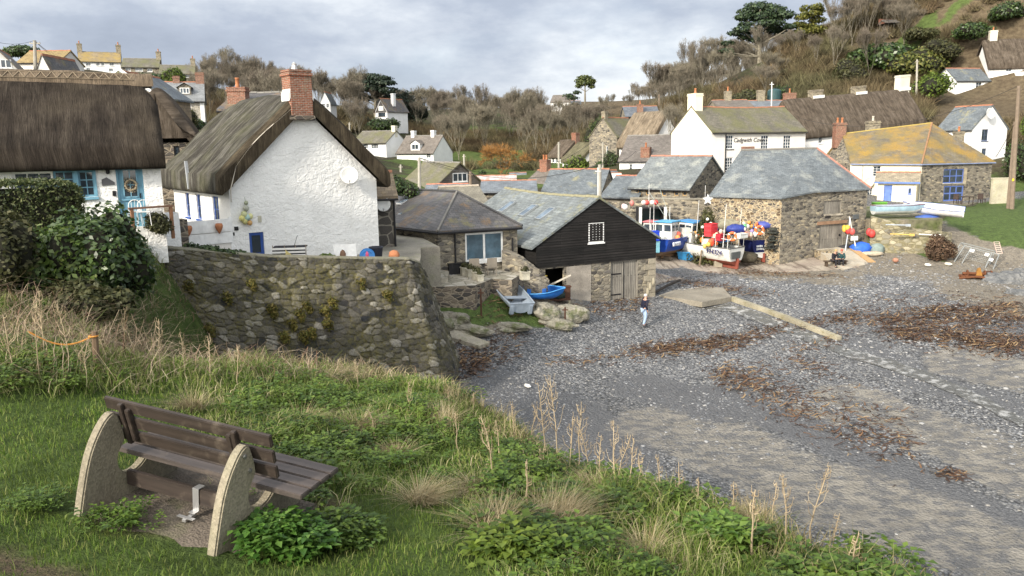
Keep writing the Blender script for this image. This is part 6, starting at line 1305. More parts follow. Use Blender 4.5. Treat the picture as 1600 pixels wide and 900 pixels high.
# straw tussocks, each its own
M_STRAW=leafmat('straw',[(.16,.125,.06),(.28,.22,.12),(.40,.33,.20),(.50,.43,.28),(.12,.13,.045)],.7,.15)
for i,(px,py,s,lab) in enumerate(((655,785,1.0,'pale straw tussock left of the flat matted tussock near the bench'),(742,768,.8,'flat matted straw tussock in the middle of the bank'),(775,835,1.15,'wide straw tussock nearest the bottom centre'),(865,825,1.35,'big swept straw tussock with blades leaning to the left'),(690,665,1.25,'straw tussock at the cliff edge above the beach end of the wall'),(560,670,1.0,'green and straw tussock right of the seat back'),(470,668,1.15,'tall straw tussock behind the bench slats'),(300,640,1.1,'straw tussock just behind the left half of the bench'),(1010,870,.9,'small dry tussock in the leafy bank at the bottom'),(620,715,.9,'half green tussock between the bench and the straw bank'),(1180,825,.9,'dry tussock at the cliff edge on the lower right'),(930,770,.9,'dry tussock at the cliff edge in the middle'),(520,600,1.5,'straw tussock at the foot of the sea wall'))):
    p=bluff_at(px,py);n=620;q=np.random.default_rng(900+i);a0=q.uniform(0,6.28);rr=.14*s*np.sqrt(q.uniform(0,1,n));aa=q.uniform(0,6.28,n);P=np.stack([np.cos(aa)*rr,np.sin(aa)*rr,np.full(n,-.02)],1);h=q.uniform(.12,.36,n)*s;w=q.uniform(.0035,.0065,n);le=q.uniform(.4,1.6,n)
    b=np.where(q.uniform(0,1,n) < .6,a0+q.normal(0,.6,n),aa);l=np.stack([np.cos(b),np.sin(b),np.zeros(n)],1)*(le*h)[:,None];sd=np.stack([-np.sin(b),np.cos(b),np.zeros(n)],1)*(w/2)[:,None];rows=[]
    for t_ in (0,.35,.7,1.0):rows.append((P+np.stack([0*h,0*h,h*(t_-.42*t_*t_*np.minimum(le,1.3))],1)+l*t_**1.6,sd*(1-.85*t_)))
    Vv=np.stack([x for c,s_ in rows for x in (c-s_,c+s_)],1).reshape(-1,3);i0=np.arange(n)*8;F=np.concatenate([np.stack([i0+2*j,i0+2*j+1,i0+2*j+3,i0+2*j+2],1) for j in range(3)]);o=np_mesh('straw_tussock',Vv,F,M_STRAW);o.location=p;tag(o,lab,'tussock')
EDGEPY=lambda x:float(np.interp(x,[400,550,700,760,830,900,1000,1100,1200,1300,1440],[565,585,612,640,682,735,762,790,820,848,905]))
# dead upright stalks
M_STALK=leafmat('dead_stalk',[(.20,.15,.09),(.33,.26,.17),(.42,.35,.24)],.8,.1,trans=False)
def stalk(px,py,top,seed,lab='thin dead stalk with a brittle branching head standing along the cliff edge',grp='dead stalks along the cliff edge',thick=1.0,off=0):
    h0=py-top;py=max(py,EDGEPY(px)) if py > 600 else py;p=bluff_at(px,py);q=np.random.default_rng(seed);h=(h0+(py-top-h0)*.6)*p.y/FPX*1.05;mb=MB();lx=q.normal(0,.10)*h;ly=q.normal(0,.08)*h
    pts=[Vector((lx*t_*t_+q.normal(0,.008),ly*t_*t_,h*t_-.03*(t_ ==0))) for t_ in (0,.25,.5,.75,1)];mb.tube(pts,[.0075*thick*(1-.6*i/4) for i in range(5)],5)
    for i in range(int(6+h*14)):
        t_=q.uniform(.35,1);b=pts[0].lerp(pts[-1],t_);b=Vector((lx*t_*t_,ly*t_*t_,h*t_));a=q.uniform(0,6.28);l=h*q.uniform(.10,.28)*(1.3-t_);e=b+Vector((math.cos(a)*l*.6,math.sin(a)*l*.6,l));mb.tube([b,(b+e)/2+Vector((math.cos(a)*.02,math.sin(a)*.02,-.01)),e],[.004*thick,.003*thick,.0016],4)
        for k in range(3):u=Vector(q.normal(0,.6,3));u.z=abs(u.z)+.3;mb.tube([e,e+u.normalized()*l*.25],[.0022,.001],3)
    o=mb.build('dead_stalk',M_STALK);o.location=p;return tag(o,lab,'stalk',grp)
for i,(px,py,tp) in enumerate(((852,722,585),(872,725,572),(905,712,600),(890,735,640),(935,740,655),(960,745,640),(968,748,662),(985,755,670),(1000,760,690),(1030,768,700),(715,705,640),(780,720,655),(805,690,630),(845,740,690),(770,760,640),(1062,790,720),(1090,790,735),(700,640,600),(560,610,560),(585,690,640),(1145,800,735),(1205,815,740),(1265,830,700),(1300,846,780),(920,700,640),(830,668,612),(740,650,612),(640,650,590))):stalk(px,py,tp,400+i)
stalk(1228,848,735,501,'tallest dead stalk with forked twigs at the lower right cliff edge',None,1.15);stalk(1175,870,755,502,'thick broken dead stalk left of the tallest forked stalk',None,1.3);stalk(1330,900,820,503,'dead stalk nearest the bottom right corner of the bank',None,1.2);stalk(824,795,715,504,'single straight pale stick rising from the leaves in the middle of the bank',None,1.5)
# dry bramble thicket on the left, between the bench lawn and the wall
x=g.uniform(-17,-1.5,42000);y=g.uniform(8.5,27,42000);d=edge_d(x,y);V=np.stack([x,y,zbluff(x,y)],1);px,py=PX(V);k=(d < np.where(y > 13.5,3.2,.7)) & (px > -60);V,px,py,d=V[k],px[k],py[k],d[k]
k=((((px < 240+40*fbm(V[:,0],V[:,1],.8,91)) | ((V[:,1] > 12.5) & (px < 390))) & (py < 612) & (py > 395)) | ((px < 700) & (py < 600) & (py > 515))) ;V,px=V[k],px[k];n=min(len(V),8000);V=V[:n];px=px[:n]
b=g.uniform(0,6.28,n);h=g.uniform(.15,.85,n)**1.3*np.where(px < 240,1.0,.62);le=g.uniform(.3,2.2,n);w=g.uniform(.005,.012,n)*np.clip(V[:,1]/10,.8,1.6);l=np.stack([np.cos(b),np.sin(b),0*b],1)*(le*h)[:,None];sd=np.stack([-np.sin(b),np.cos(b),0*b],1)*(w/2)[:,None];rows=[];kk=g.normal(0,.08,(n,3))
for t_ in (0,.33,.66,1.0):rows.append((V+np.stack([0*h,0*h,h*(t_-.38*t_*t_*le)],1)+l*t_**1.4+kk*math.sin(t_*3.1),sd*(1-.6*t_)))
Vv=np.stack([x for c,s_ in rows for x in (c-s_,c+s_)],1).reshape(-1,3);i0=np.arange(n)*8;F=np.concatenate([np.stack([i0+2*j,i0+2*j+1,i0+2*j+3,i0+2*j+2],1) for j in range(3)])
add_stuff('dry_brambles',Vv,F,leafmat('bramble',[(.07,.05,.036),(.13,.095,.065),(.22,.175,.12),(.38,.31,.22),(.16,.09,.06),(.09,.12,.035)],.8,.1,trans=False),'tangle of dead bramble and bracken stems below the evergreen bush','brambles')
for i,(px,py,tp) in enumerate(((22,590,490),(62,598,470),(70,560,455),(110,575,470),(165,570,505),(198,560,480),(250,585,500),(290,590,520),(330,600,525),(372,610,540),(35,560,500),(135,600,520))):stalk(px,py,tp,600+i,'thick pale dead stem standing in the bramble tangle at left','dead stems in the brambles',1.0)
p=bluff_at(152,580);o=MB().tube([(0,0,-.2),(.01,0,.30),(.015,.01,.52)],[.045,.042,.038],8).build('wooden_post',paint((.16,.11,.07),.9));o.location=p;tag(o,'short rough wooden post with orange rope round it in the brambles','post')
q=bluff_at(50,570);mb=MB();a_,b_=p+Vector((0,0,.46)),q+Vector((0,0,.42));mb.tube([a_.lerp(b_,t_)-Vector((0,0,.14*math.sin(math.pi*t_))) for t_ in np.linspace(0,1,12)],.010,5);mb.torus(tuple(a_),.05,.012,Matrix.Translation(a_) @ Matrix.Rotation(R(90),4,'X') @ Matrix.Translation(-a_),12,5);o=mb.build('rope',paint((.55,.24,.05),.7),org=tuple(a_));tag(o,'orange rope slung from the short wooden post through the brambles','rope')
# evergreen bush and clipped hedge in front of the blue door cottage
def bush_at(name,label,px,pbase,Y,w,dpt,h,mat,n,size,seed,lob=9,zoff=0,cat='shrub'):p=W(px,pbase,Y);z=bz(p.x,p.y);return shrub(name,label,(p.x,p.y,z+zoff),lobes_for(np.random.default_rng(seed),w,dpt,h,lob),n,size,mat,None,cat,seed)
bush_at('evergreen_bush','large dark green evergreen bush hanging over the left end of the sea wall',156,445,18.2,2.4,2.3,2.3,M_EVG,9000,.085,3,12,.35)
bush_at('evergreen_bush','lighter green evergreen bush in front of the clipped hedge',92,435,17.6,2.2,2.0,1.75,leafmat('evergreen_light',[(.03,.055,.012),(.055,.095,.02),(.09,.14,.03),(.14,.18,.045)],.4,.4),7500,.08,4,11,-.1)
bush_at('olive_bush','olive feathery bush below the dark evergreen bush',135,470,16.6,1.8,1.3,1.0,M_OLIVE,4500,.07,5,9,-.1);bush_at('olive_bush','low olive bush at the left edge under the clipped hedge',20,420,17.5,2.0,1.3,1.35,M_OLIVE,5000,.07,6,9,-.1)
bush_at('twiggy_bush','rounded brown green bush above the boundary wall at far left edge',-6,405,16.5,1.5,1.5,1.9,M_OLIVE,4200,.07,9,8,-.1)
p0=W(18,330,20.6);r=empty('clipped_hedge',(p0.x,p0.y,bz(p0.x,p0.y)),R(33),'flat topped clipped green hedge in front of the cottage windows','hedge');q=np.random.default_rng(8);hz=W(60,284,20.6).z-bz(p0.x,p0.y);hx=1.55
n=11000;P=np.stack([q.uniform(-hx*1.2,hx,n),q.uniform(-.55,.55,n),q.uniform(0,hz,n)],1);s=q.integers(0,3,n);P[s ==0,2]=hz+q.normal(0,.04,(s ==0).sum());P[s ==1,1]=-.55+q.normal(0,.04,(s ==1).sum());e_=s ==2;P[e_,0]=np.where(q.uniform(0,1,e_.sum()) < .5,hx,P[e_,0])+q.normal(0,.05,e_.sum())
P[:,2] -=.18*np.clip((P[:,0]/hx)**4,0,1)*(P[:,2] > hz*.8);nn=q.normal(0,1,(n,3));nn /=np.linalg.norm(nn,axis=1)[:,None];a=np.cross(nn,q.normal(0,1,(n,3)));a /=np.linalg.norm(a,axis=1)[:,None];b=np.cross(nn,a);sz=q.uniform(.03,.06,n)[:,None]
Vv=np.stack([P-a*sz,P+b*sz*.55,P+a*sz,P-b*sz*.55],1).reshape(-1,3);np_mesh('foliage',Vv,np.arange(4*n).reshape(n,4),M_HEDGE).parent=r;MB().box(-.2,0,hz/2-.1,hx*2.1,.95,hz-.15,b=.1).build('inner_core',M_CORE,r)  # dark block filling the hedge behind its leaves
# ------------------------------------------------------------------ walls, yards, rocks
def lerp_poly(P,t):
    P=[Vector(p) for p in P];L=[0]
    for a,b in zip(P,P[1:]):L.append(L[-1]+(b-a).length)
    s=t*L[-1]
    for i in range(len(P)-1):
        if s <=L[i+1] or i ==len(P)-2:return P[i].lerp(P[i+1],(s-L[i])/(L[i+1]-L[i]))
Tp=[W(205,383,26.3),W(300,392,27.6),W(420,402,29.2),W(560,405,30.7),W(640,406,31.5),W(657,412,32.4),W(664,428,36.0),W(664,436,39.5)]
Bp=[W(205,560,25.4),W(300,580,26.4),W(420,600,27.7),W(560,600,29.0),W(690,596,30.6),W(714,588,31.6),W(716,560,35.5),W(705,545,39.5)]
nu,nv=400,165;U,Q_=np.meshgrid(np.linspace(0,1,nu+1),np.linspace(0,1,nv+1));LU=np.array([[lerp_poly(Tp,u)[:],lerp_poly(Bp,u)[:]] for u in np.linspace(0,1,nu+1)])
PP=LU[None,:,0]+(LU[None,:,1]-LU[None,:,0])*(Q_**1.08)[:,:,None];sx,sy=U*20.0+fbm(U*20,Q_*6,1.5,3)*.10,Q_*5.6+fbm(U*20,Q_*6,1.5,4)*.08
gv=np.random.default_rng(77);cw,chh=.36,.25;JX,JY,WT,RN=gv.uniform(.1,.9,(80,80)),gv.uniform(.1,.9,(80,80)),gv.uniform(0,.085,(80,80)),gv.uniform(0,1,(80,80));ci,cj=np.floor(sx/cw).astype(int),np.floor(sy/chh).astype(int);F1=np.full(U.shape,9.);F2=F1.copy();ID=np.zeros(U.shape)
for di in (-2,-1,0,1,2):
    for dj in (-2,-1,0,1,2):
        a,b=(ci+di) % 80,(cj+dj) % 80;d_=np.hypot(sx-(ci+di+JX[a,b])*cw,(sy-(cj+dj+JY[a,b])*chh)*1.25)-WT[a,b];nw=d_ < F1;F2=np.where(nw,F1,np.minimum(F2,d_));ID=np.where(nw,RN[a,b],ID);F1=np.where(nw,d_,F1)
E_=np.clip((F2-F1)/.075,0,1);led=np.where((U > .42) & (U < .72) & (Q_ > .46+(.72-U)*.9),.16,0);side=np.clip((U-.70)/.03,0,1)[:,:,None];N_=np.array([.25,-.95,.15])*(1-side)+np.array([.95,-.2,.15])*side
DSP=(E_**.6)*(.03+.075*ID)+fbm(U*14,Q_*6,1.0,91)*.05+led+fbm(sx,sy,.12,97)*.012;PP=PP+N_*DSP[:,:,None];ii=np.arange((nu+1)*(nv+1)).reshape(nv+1,nu+1);F=np.stack([ii[:-1,:-1].ravel(),ii[1:,:-1].ravel(),ii[1:,1:].ravel(),ii[:-1,1:].ravel()],1)
t=T('sea_wall_stone',.9,.2);p=t.pos();fn=t.noise(p,16,7,.7);k=t.ramp(t.attr('stone'),[(.02,(.022,.024,.028)),(.25,(.062,.058,.052)),(.5,(.11,.102,.085)),(.7,(.055,.051,.043)),(.85,(.165,.153,.128)),(1,(.24,.228,.20))]);k=t.mix(1.0,k,t.ramp(fn,[(.28,.5),(.72,1.5)]),'MULTIPLY')
mo=t.mix(1.0,(.075,.066,.034),t.ramp(fn,[(.3,.6),(.7,1.5)]),'MULTIPLY');k=t.mix(t.ramp(t.attr('joint'),[(.12,1.0),(.5,0.0)]),k,mo);mm=t.mix(1.0,t.ramp(t.noise(p,.9,7,.68),[(.40,0.0),(.60,.7)]),t.ramp(t.noise(p,9,5,.7),[(.40,.05),(.58,1.0)]),'MULTIPLY');k=t.mix(mm,k,t.mix(t.noise(p,2,3),(.085,.08,.02),(.14,.12,.04)));t.col(k);t.bump(fn,.03,1.0)
o=np_mesh('sea_wall',PP.reshape(-1,3),F,t.m,tuple(Bp[3]),True,{'stone':ID.ravel(),'joint':E_.ravel()});tag(o,'high rough stone sea wall holding up the yard of the white gabled cottage','wall');rows=[[Vector(q) for q in PP[0]]]
back=[p_+Vector((-.15,.62,0)) if i < nu*.72 else p_+Vector((-.6,0,0)) for i,p_ in enumerate(rows[0])]
MB().grid([[p_+Vector((0,0,.03)) for p_ in back],[p_+Vector((0,0,.03)) for p_ in rows[0]]]).grid([rows[0],[p_+Vector((0,0,.03)) for p_ in rows[0]]]).grid([[p_-Vector((0,0,1.0)) for p_ in back],[p_+Vector((0,0,.03)) for p_ in back]]).build('wall_top',concrete('wall_top',(.24,.225,.17),1.2,(.12,.12,.04),.7,.03),o).location=-Vector(Bp[3])
YZ=4.95
yard=[(p.x-.2,p.y+.35) for p in [lerp_poly(Tp,k) for k in (.12,.3,.5,.66,.74,.82,1)]]+[(-3.6,40),(-5.5,46),(-19,46),(-17.5,35),(-12.6,31)]
MB().prism([(x,y,-1.5) for x,y in yard],(0,0,YZ+1.5)).build('cottage_yard',concrete('yard',(.26,.24,.20),.6,(.12,.13,.06),.5),org=(-8,33,YZ));tag(bpy.data.objects['cottage_yard'],kind='structure')
up=[(-11.8,27.9),(-11.9,29.4),(-12.7,31.6),(-14.2,36),(-19,38),(-22,30),(-16,26.6)]
MB().prism([(x,y,-1) for x,y in up],(0,0,7.35)).build('cottage_path',concrete('yard',(.26,.24,.20)),org=(-13,30,6.35));tag(bpy.data.objects['cottage_path'],kind='structure')
# terrace of the slate roofed house
tz=3.0;f=[G(652,449,tz),G(742,446,tz),G(768,436,tz),G(800,437,tz),G(812,430,tz)]
ter=[(p.x,p.y) for p in f]+[(1.6,46.5),(-3,46),(-8,47),(-5.6,41)]
t=T('patio_stone',.8,.3);p=t.pos();d1,c1=t.vor(t.map(p,(1,1,.1)),1.6);e1=t.vor(t.map(p,(1,1,.1)),1.6,'DISTANCE_TO_EDGE');k=t.ramp(t.sep(c1,0),[(.1,(.24,.22,.17)),(.5,(.34,.31,.25)),(.9,(.42,.39,.33))]);k=t.mix(t.ramp(e1,[(.01,1.0),(.06,0.0)]),k,(.13,.12,.08));k=t.mix(1.0,k,t.ramp(t.noise(p,5,6,.7),[(.3,.6),(.7,1.25)]),'MULTIPLY');t.col(k);t.bump(t.math('ADD',e1,t.noise(p,12,4)),.03,.7);M_PATIO=t.m
mb=MB();n=len(ter)
mb.poly(*[(x,y,tz) for x,y in ter]);o=mb.build('patio',M_PATIO);tag(o,kind='structure')
mb=MB()
for (ax,ay),(bx,by) in zip(ter,ter[1:]+ter[:1]):mb.poly((ax,ay,0),(bx,by,0),(bx,by,tz-.004),(ax,ay,tz-.004))
o=mb.build('patio_wall',M_STONED,org=(f[1].x,f[1].y,2));tag(o,'low dark stone wall holding up the patio of the slate roofed house','wall')
st_=[G(655,437,3.25),G(700,434,3.25),G(705,428,3.25)];o=MB().prism([(st_[0].x,st_[0].y,tz+.004),(st_[1].x,st_[1].y,tz+.004),(-3.4,42.8,tz+.004),(-6.5,45.4,tz+.004)],(0,0,.26)).build('patio_step',M_PATIO,org=tuple(st_[0]));tag(o,kind='structure')
def wall_run(name,label,pts,h,th,mat,zb=None,cat='wall',jag=.06,cope=None,hs=None):
    pts=[Vector(p) for p in pts];mb=MB();N=0;top=[]
    L=sum((b-a).length for a,b in zip(pts,pts[1:]));n=max(2,int(L/.35));A,B,C,D=[],[],[],[]
    for i in range(n+1):
        t_=i/n;p=lerp_poly(pts,t_);q=lerp_poly(pts,min(1,t_+.01))-lerp_poly(pts,max(0,t_-.01));nn=Vector((-q.y,q.x,0)).normalized()*th/2;hh=(h if hs is None else hs[0]+(hs[1]-hs[0])*t_)+rng.uniform(-jag,jag);b0=p.z-1.0
        A.append(Vector((p.x-nn.x,p.y-nn.y,b0))-nn*.2);B.append(Vector((p.x-nn.x,p.y-nn.y,p.z+hh)));C.append(Vector((p.x+nn.x,p.y+nn.y,p.z+hh)));D.append(Vector((p.x+nn.x,p.y+nn.y,b0)))
    for X,Y_ in ((A,B),(B,C),(C,D)):
        for i in range(n):mb.poly(X[i],X[i+1],Y_[i+1],Y_[i])
    mb.poly(A[0],B[0],C[0],D[0]);mb.poly(D[-1],C[-1],B[-1],A[-1]);o=mb.build(name,mat,org=tuple(pts[0]));tag(o,label,cat)
    if cope:MB().grid([[p+Vector((0,-.05,.09)) for p in B],[p+Vector((0,.05,.09)) for p in C]]).grid([[p+Vector((0,-.05,-.02)) for p in B],[p+Vector((0,-.05,.09)) for p in B]]).build('coping',cope,o,).location=-Vector(pts[0])
    return o
g3=lambda px,py,z:G(px,py,z)
wall_run('boundary_wall','curved rubble wall between the patio and the boat shed corner',[W(789,418,44.6),W(815,424,43.8),W(838,433,43.4),W(856,447,43.6)],0,.45,M_STONE,hs=(1.0,.35))
# harbour wall behind the boats, and the rubble wall right of the store
a,b,c=W(986,330,68),W(1078,328,65.8),W(1118,326,65.5);zz=1.2
for q in (a,b,c):q.z=zz
wall_run('harbour_wall','long rubble wall with a flat ledge below the net loft windows',[a,b,c],W(1040,311,66.5).z-zz,.6,M_STONE,jag=.02,cope=concrete('coping',(.25,.23,.185),.6))
a,b,c,d_=W(1357,396,63.2),W(1410,398,62.4),W(1450,392,62.2),W(1478,384,63.2)
for q,z in ((a,.9),(b,.9),(c,1.1),(d_,1.5)):q.z=z
hw=W(1400,337,63).z-.9
wall_run('quay_wall','mossy rubble quay wall between the stone store and the grassy bank, boats on top',[a,b,c,d_],hw,.8,stone('quay_stone',[(.13,.12,.10),(.26,.23,.16),(.36,.32,.22),(.20,.19,.16),(.42,.38,.28)],(.22,.19,.12),2.2,1.8,(.16,.16,.05),.6),jag=.10,hs=(hw,hw*.35))
t=T('quay_top',.95);p=t.pos();n_=t.noise(p,2.2,8,.72);k=t.mix(t.ramp(t.noise(p,.35,5),[(.42,0.0),(.58,1.0)]),(.20,.175,.13),(.085,.10,.035));t.col(t.mix(1.0,k,t.ramp(n_,[(.3,.5),(.7,1.5)]),'MULTIPLY'));t.bump(n_,.05);M_QUAY=t.m
pl=[(a.x,a.y+.2),(b.x,b.y+.2),(c.x+1.5,c.y+1),(c.x+3.5,68),(46,79),(30,80),(a.x-.3,68)]
MB().prism([(x,y,-.5) for x,y in pl],(0,0,4.2)).build('quay_green',M_QUAY,org=(34,66,3.7));tag(bpy.data.objects['quay_green'],kind='structure')
# outcrops and boulders
def rock(px,py,Y,sx,sy,sz,label,mat,seed,z=None,grp=None):
    p=ground_at(px,py) if z is None else W(px,py,Y);bm=bmesh.new();bmesh.ops.create_icosphere(bm,subdivisions=4,radius=1);q=random.Random(seed)
    for v in bm.verts:
        n_=float(fbm(np.array([v.co.x*1.1+seed+v.co.z]),np.array([v.co.y*1.1-seed]),1.0,seed)[0]);k=1+.32*n_;c=v.co*k;c=Vector((c.x*sx,c.y*sy,round(c.z*3.2)/3.2*sz*.5+c.z*sz*.5));v.co=c
    bm.verts.index_update();mb=MB().add([v.co[:] for v in bm.verts],[[v.index for v in f.verts] for f in bm.faces]);bm.free();o=mb.build('rock',mat);o.location=p;return tag(o,label,'rock',grp)
t=T('rock_grey',.9,.25);p=t.obj();a_=t.noise(p,1.4,8,.7,.8);k=t.mix(t.ramp(a_,[(.35,0.0),(.65,1.0)]),(.15,.14,.11),(.40,.37,.30));k=t.mix(t.ramp(t.noise(p,.9,6,.7),[(.52,0.0),(.62,.75)]),k,(.09,.11,.03));t.col(k);t.bump(t.math('ADD',a_,t.noise(t.map(p,(1,1,3)),4,6,.7)),.12,1.0);M_ROCK=t.m
t=T('rock_dark',.7,.35);p=t.obj();a_=t.noise(p,1.4,8,.7,.8);t.col(t.mix(t.ramp(a_,[(.35,0.0),(.65,1.0)]),(.07,.075,.08),(.20,.20,.195)));t.bump(a_,.12,1.0);M_ROCKD=t.m
for a in ((848,492,39,.8,.65,.5,'pale layered rock outcrop below the winch, nearest the grey dinghy'),(885,495,40,1.1,.7,.5,'broad pale outcrop with weedy cracks at the top of the shingle'),(868,510,39,1.0,.55,.32,'low pale rock shelf at the edge of the shingle'),(800,512,38,.9,.5,.22,'small half buried rock below the grey dinghy'),(715,500,36,.8,.7,.45,'mossy rock on the bank below the patio'),(735,520,36,.9,.5,.3,'flat mossy rock at the foot of the bank'),(690,510,36,.8,.8,.6,'mossy rock against the end of the sea wall')):rock(*a[:6],a[6],M_ROCK,int(a[0]))
for a in ((1578,442,58,1.3,1.0,.75,'large dark boulder at the right edge'),(1556,438,58,.7,.6,.55,'pale boulder beside the large dark boulder'),(1596,460,57,.9,.8,.35,'flat dark boulder below the large one'),(1590,432,60,1.0,.8,.5,'dark boulder half behind the large one')):rock(*a[:6],a[6],M_ROCKD,int(a[0]))
sp=[ground_at(x,y) for x,y in ((690,512),(710,520),(765,540),(750,546),(700,532))];o=MB().prism([(q.x,q.y,q.z-.3) for q in sp],(0,0,.42)).build('concrete_spur',concrete('spur',(.33,.30,.24),.7,(.12,.12,.06),.6),org=tuple(sp[0]));tag(o,'broken sloping concrete spur at the foot of the sea wall end','slab')
# tufts growing out of the sea wall
wp=lambda u,q:lerp_poly(Tp,u).lerp(lerp_poly(Bp,u),q**1.08)
M_TUFT=leafmat('wall_tuft',[(.08,.09,.018),(.14,.125,.025),(.20,.15,.04),(.06,.08,.018)],.7);g=np.random.default_rng(61)
for i,(x,y) in enumerate(((258,470),(268,455),(282,500),(335,510),(352,462),(420,480),(428,478),(470,488),(478,475),(505,486),(520,470),(455,505),(470,520),(490,515),(515,505),(300,440),(235,460),(250,445),(610,455),(560,440),(395,440),(440,520))):
    best=min(((Vector(px_of(wp(u/60,q/30)))-Vector((x,y))).length,u,q) for u in range(0,44) for q in range(2,30));p=wp(best[1]/60,best[2]/30)+Vector((.05,-.22,0));V,F=leaf_cloud(g,[((0,0,0),(.22,.16,.20)),((.08,0,-.18),(.14,.12,.18))],150,.05,.2,3.0,.2);o=np_mesh('wall_tuft',V,F,M_TUFT);o.location=p;tag(o,'yellow green tuft rooted in the joints of the sea wall','plant','tufts on the sea wall')
# ------------------------------------------------------------------ weed, stones on the beach (countless)
g=np.random.default_rng(71)
BANDS=[((925,485),(1010,475),16,420),((700,560),(800,535),26,800),((720,580),(760,560),18,300),((990,545),(1195,520),12,900),((1010,550),(1160,535),14,500),((1120,580),(1180,600),26,380),((1180,600),(1260,640),46,330),((1270,640),(1420,690),52,420),((1470,735),(1495,742),8,60),((1310,495),(1600,500),16,1500),((1380,510),(1600,540),22,2400),((1440,490),(1600,480),12,900),((1180,515),(1330,495),10,420),((1120,425),(1310,432),5,420),((1050,440),(1110,446),8,200),((1240,545),(1330,520),10,150),((860,560),(1000,555),16,160),((1350,470),(1590,462),10,200),((1080,445),(1200,462),8,260),((1230,560),(1290,585),14,120),((1100,430),(1200,416),6,120),((780,530),(900,500),14,200)]
PV,PF=[],[]
KP=[]
for s_ in range(5):
    vs,q=[],np.random.default_rng(s_);p=np.array([0.,0,.02]);a=0
    for i in range(5):w=.022*(1-.15*i)+.006;d_=np.array([math.cos(a),math.sin(a),0]);n_=np.array([-d_[1],d_[0],.25]);vs +=[p-n_*w,p+n_*w];a +=q.normal(0,.7);p=p+np.array([math.cos(a),math.sin(a),0])*.11+np.array([0,0,q.uniform(-.02,.05)]);p[2]=max(p[2],.01)
    KP.append((np.array(vs),np.array([(2*i,2*i+1,2*i+3,2*i+2) for i in range(4)])))
t_=np.concatenate([g.uniform(0,1,n) for *_,n in BANDS]);bx=np.concatenate([np.tile([a[0],a[1],b[0],b[1],w],(n,1)) for a,b,w,n in BANDS]);m_=len(t_)
px=bx[:,0]+(bx[:,2]-bx[:,0])*t_+g.normal(0,12,m_);py=bx[:,1]+(bx[:,3]-bx[:,1])*t_+g.normal(0,1,m_)*bx[:,4]*.45
D_=np.array(_f)*FPX+np.outer(px-800,np.array(_r))+np.outer(450-py,np.array(_u));z=np.full(m_,.2)
for _k in range(3):k_=(z-EYE.z)/D_[:,2];x,y=D_[:,0]*k_,D_[:,1]*k_;z=zbeach(x,y)
o_=(y < 66) & (y > 12);TT=np.stack([g.integers(0,5,m_),x,y,z,g.uniform(.45,1.25,m_),g.uniform(0,6.28,m_),0*x,0*x],1)[o_]
V,F=scatter(KP,TT);t=T('seaweed',.6,.4);t.col(t.ramp(t.isl(),[(0,(.028,.017,.012)),(.45,(.075,.040,.024)),(.8,(.15,.082,.04)),(1,(.32,.22,.11))]));o=np_mesh('seaweed',V,F,t.m);tag(o,'strandlines of red brown seaweed strewn over the shingle','seaweed',kind='stuff')
oc=np.array([(1,0,0),(0,1,0),(-1,0,0),(0,-1,0),(.6,.6,.5),(-.6,.6,.5),(-.6,-.6,.5),(.6,-.6,.5),(0,0,.62)],float)*[1,.75,.7];of=np.array([(0,1,4),(1,2,5),(2,3,6),(3,0,7),(0,4,7),(1,5,4),(2,6,5),(3,7,6),(4,5,8),(5,6,8),(6,7,8),(7,4,8)])
n=130000;y=16+(62-16)*g.uniform(0,1,n)**1.0;x=g.uniform(-.12,.70,n)*y;z=zbeach(x,y);V=np.stack([x,y,z],1);sand=A_SAND(V);soil=A_SOIL(V);turf=A_TURF(V);px,py=PX(V);nzz=fbm(x,y,3.5,77)
dens=np.clip(.42+.5*nzz,.05,1)*(1-.72*np.clip(sand*1.3,0,1))*(1-.8*soil)*(1-turf);k=(g.uniform(0,1,n) < dens) & (px > 700) & (px < 1640) & (py < 930) & ~((py < 432) & (px < 1345));ed=edge_d(x,y);k &=ed > 2.0;V=V[k];n=len(V);print('stones',n)
s=np.exp(g.normal(-3.35,.46,n))*np.clip(V[:,1]/34,.6,1.5);TT=np.stack([0*s,V[:,0],V[:,1],V[:,2]-.01,np.clip(s,.015,.13),g.uniform(0,6.28,n),0*s,0*s],1)
vv,ff=scatter([(oc,of)],TT);t=T('pebbles',.7,.35);t.col(t.mix(1.0,t.ramp(t.isl(),[(0,(.06,.065,.075)),(.3,(.13,.138,.15)),(.6,(.21,.215,.225)),(.82,(.30,.30,.30)),(.965,(.28,.265,.24)),(1,(.43,.42,.41))]),t.ramp(t.noise(t.pos(),.35,4),[(.3,.75),(.7,1.2)]),'MULTIPLY'));o=np_mesh('pebbles',vv,ff,t.m,smooth=False);tag(o,'loose grey beach pebbles thrown up over the shingle','pebbles',kind='stuff')
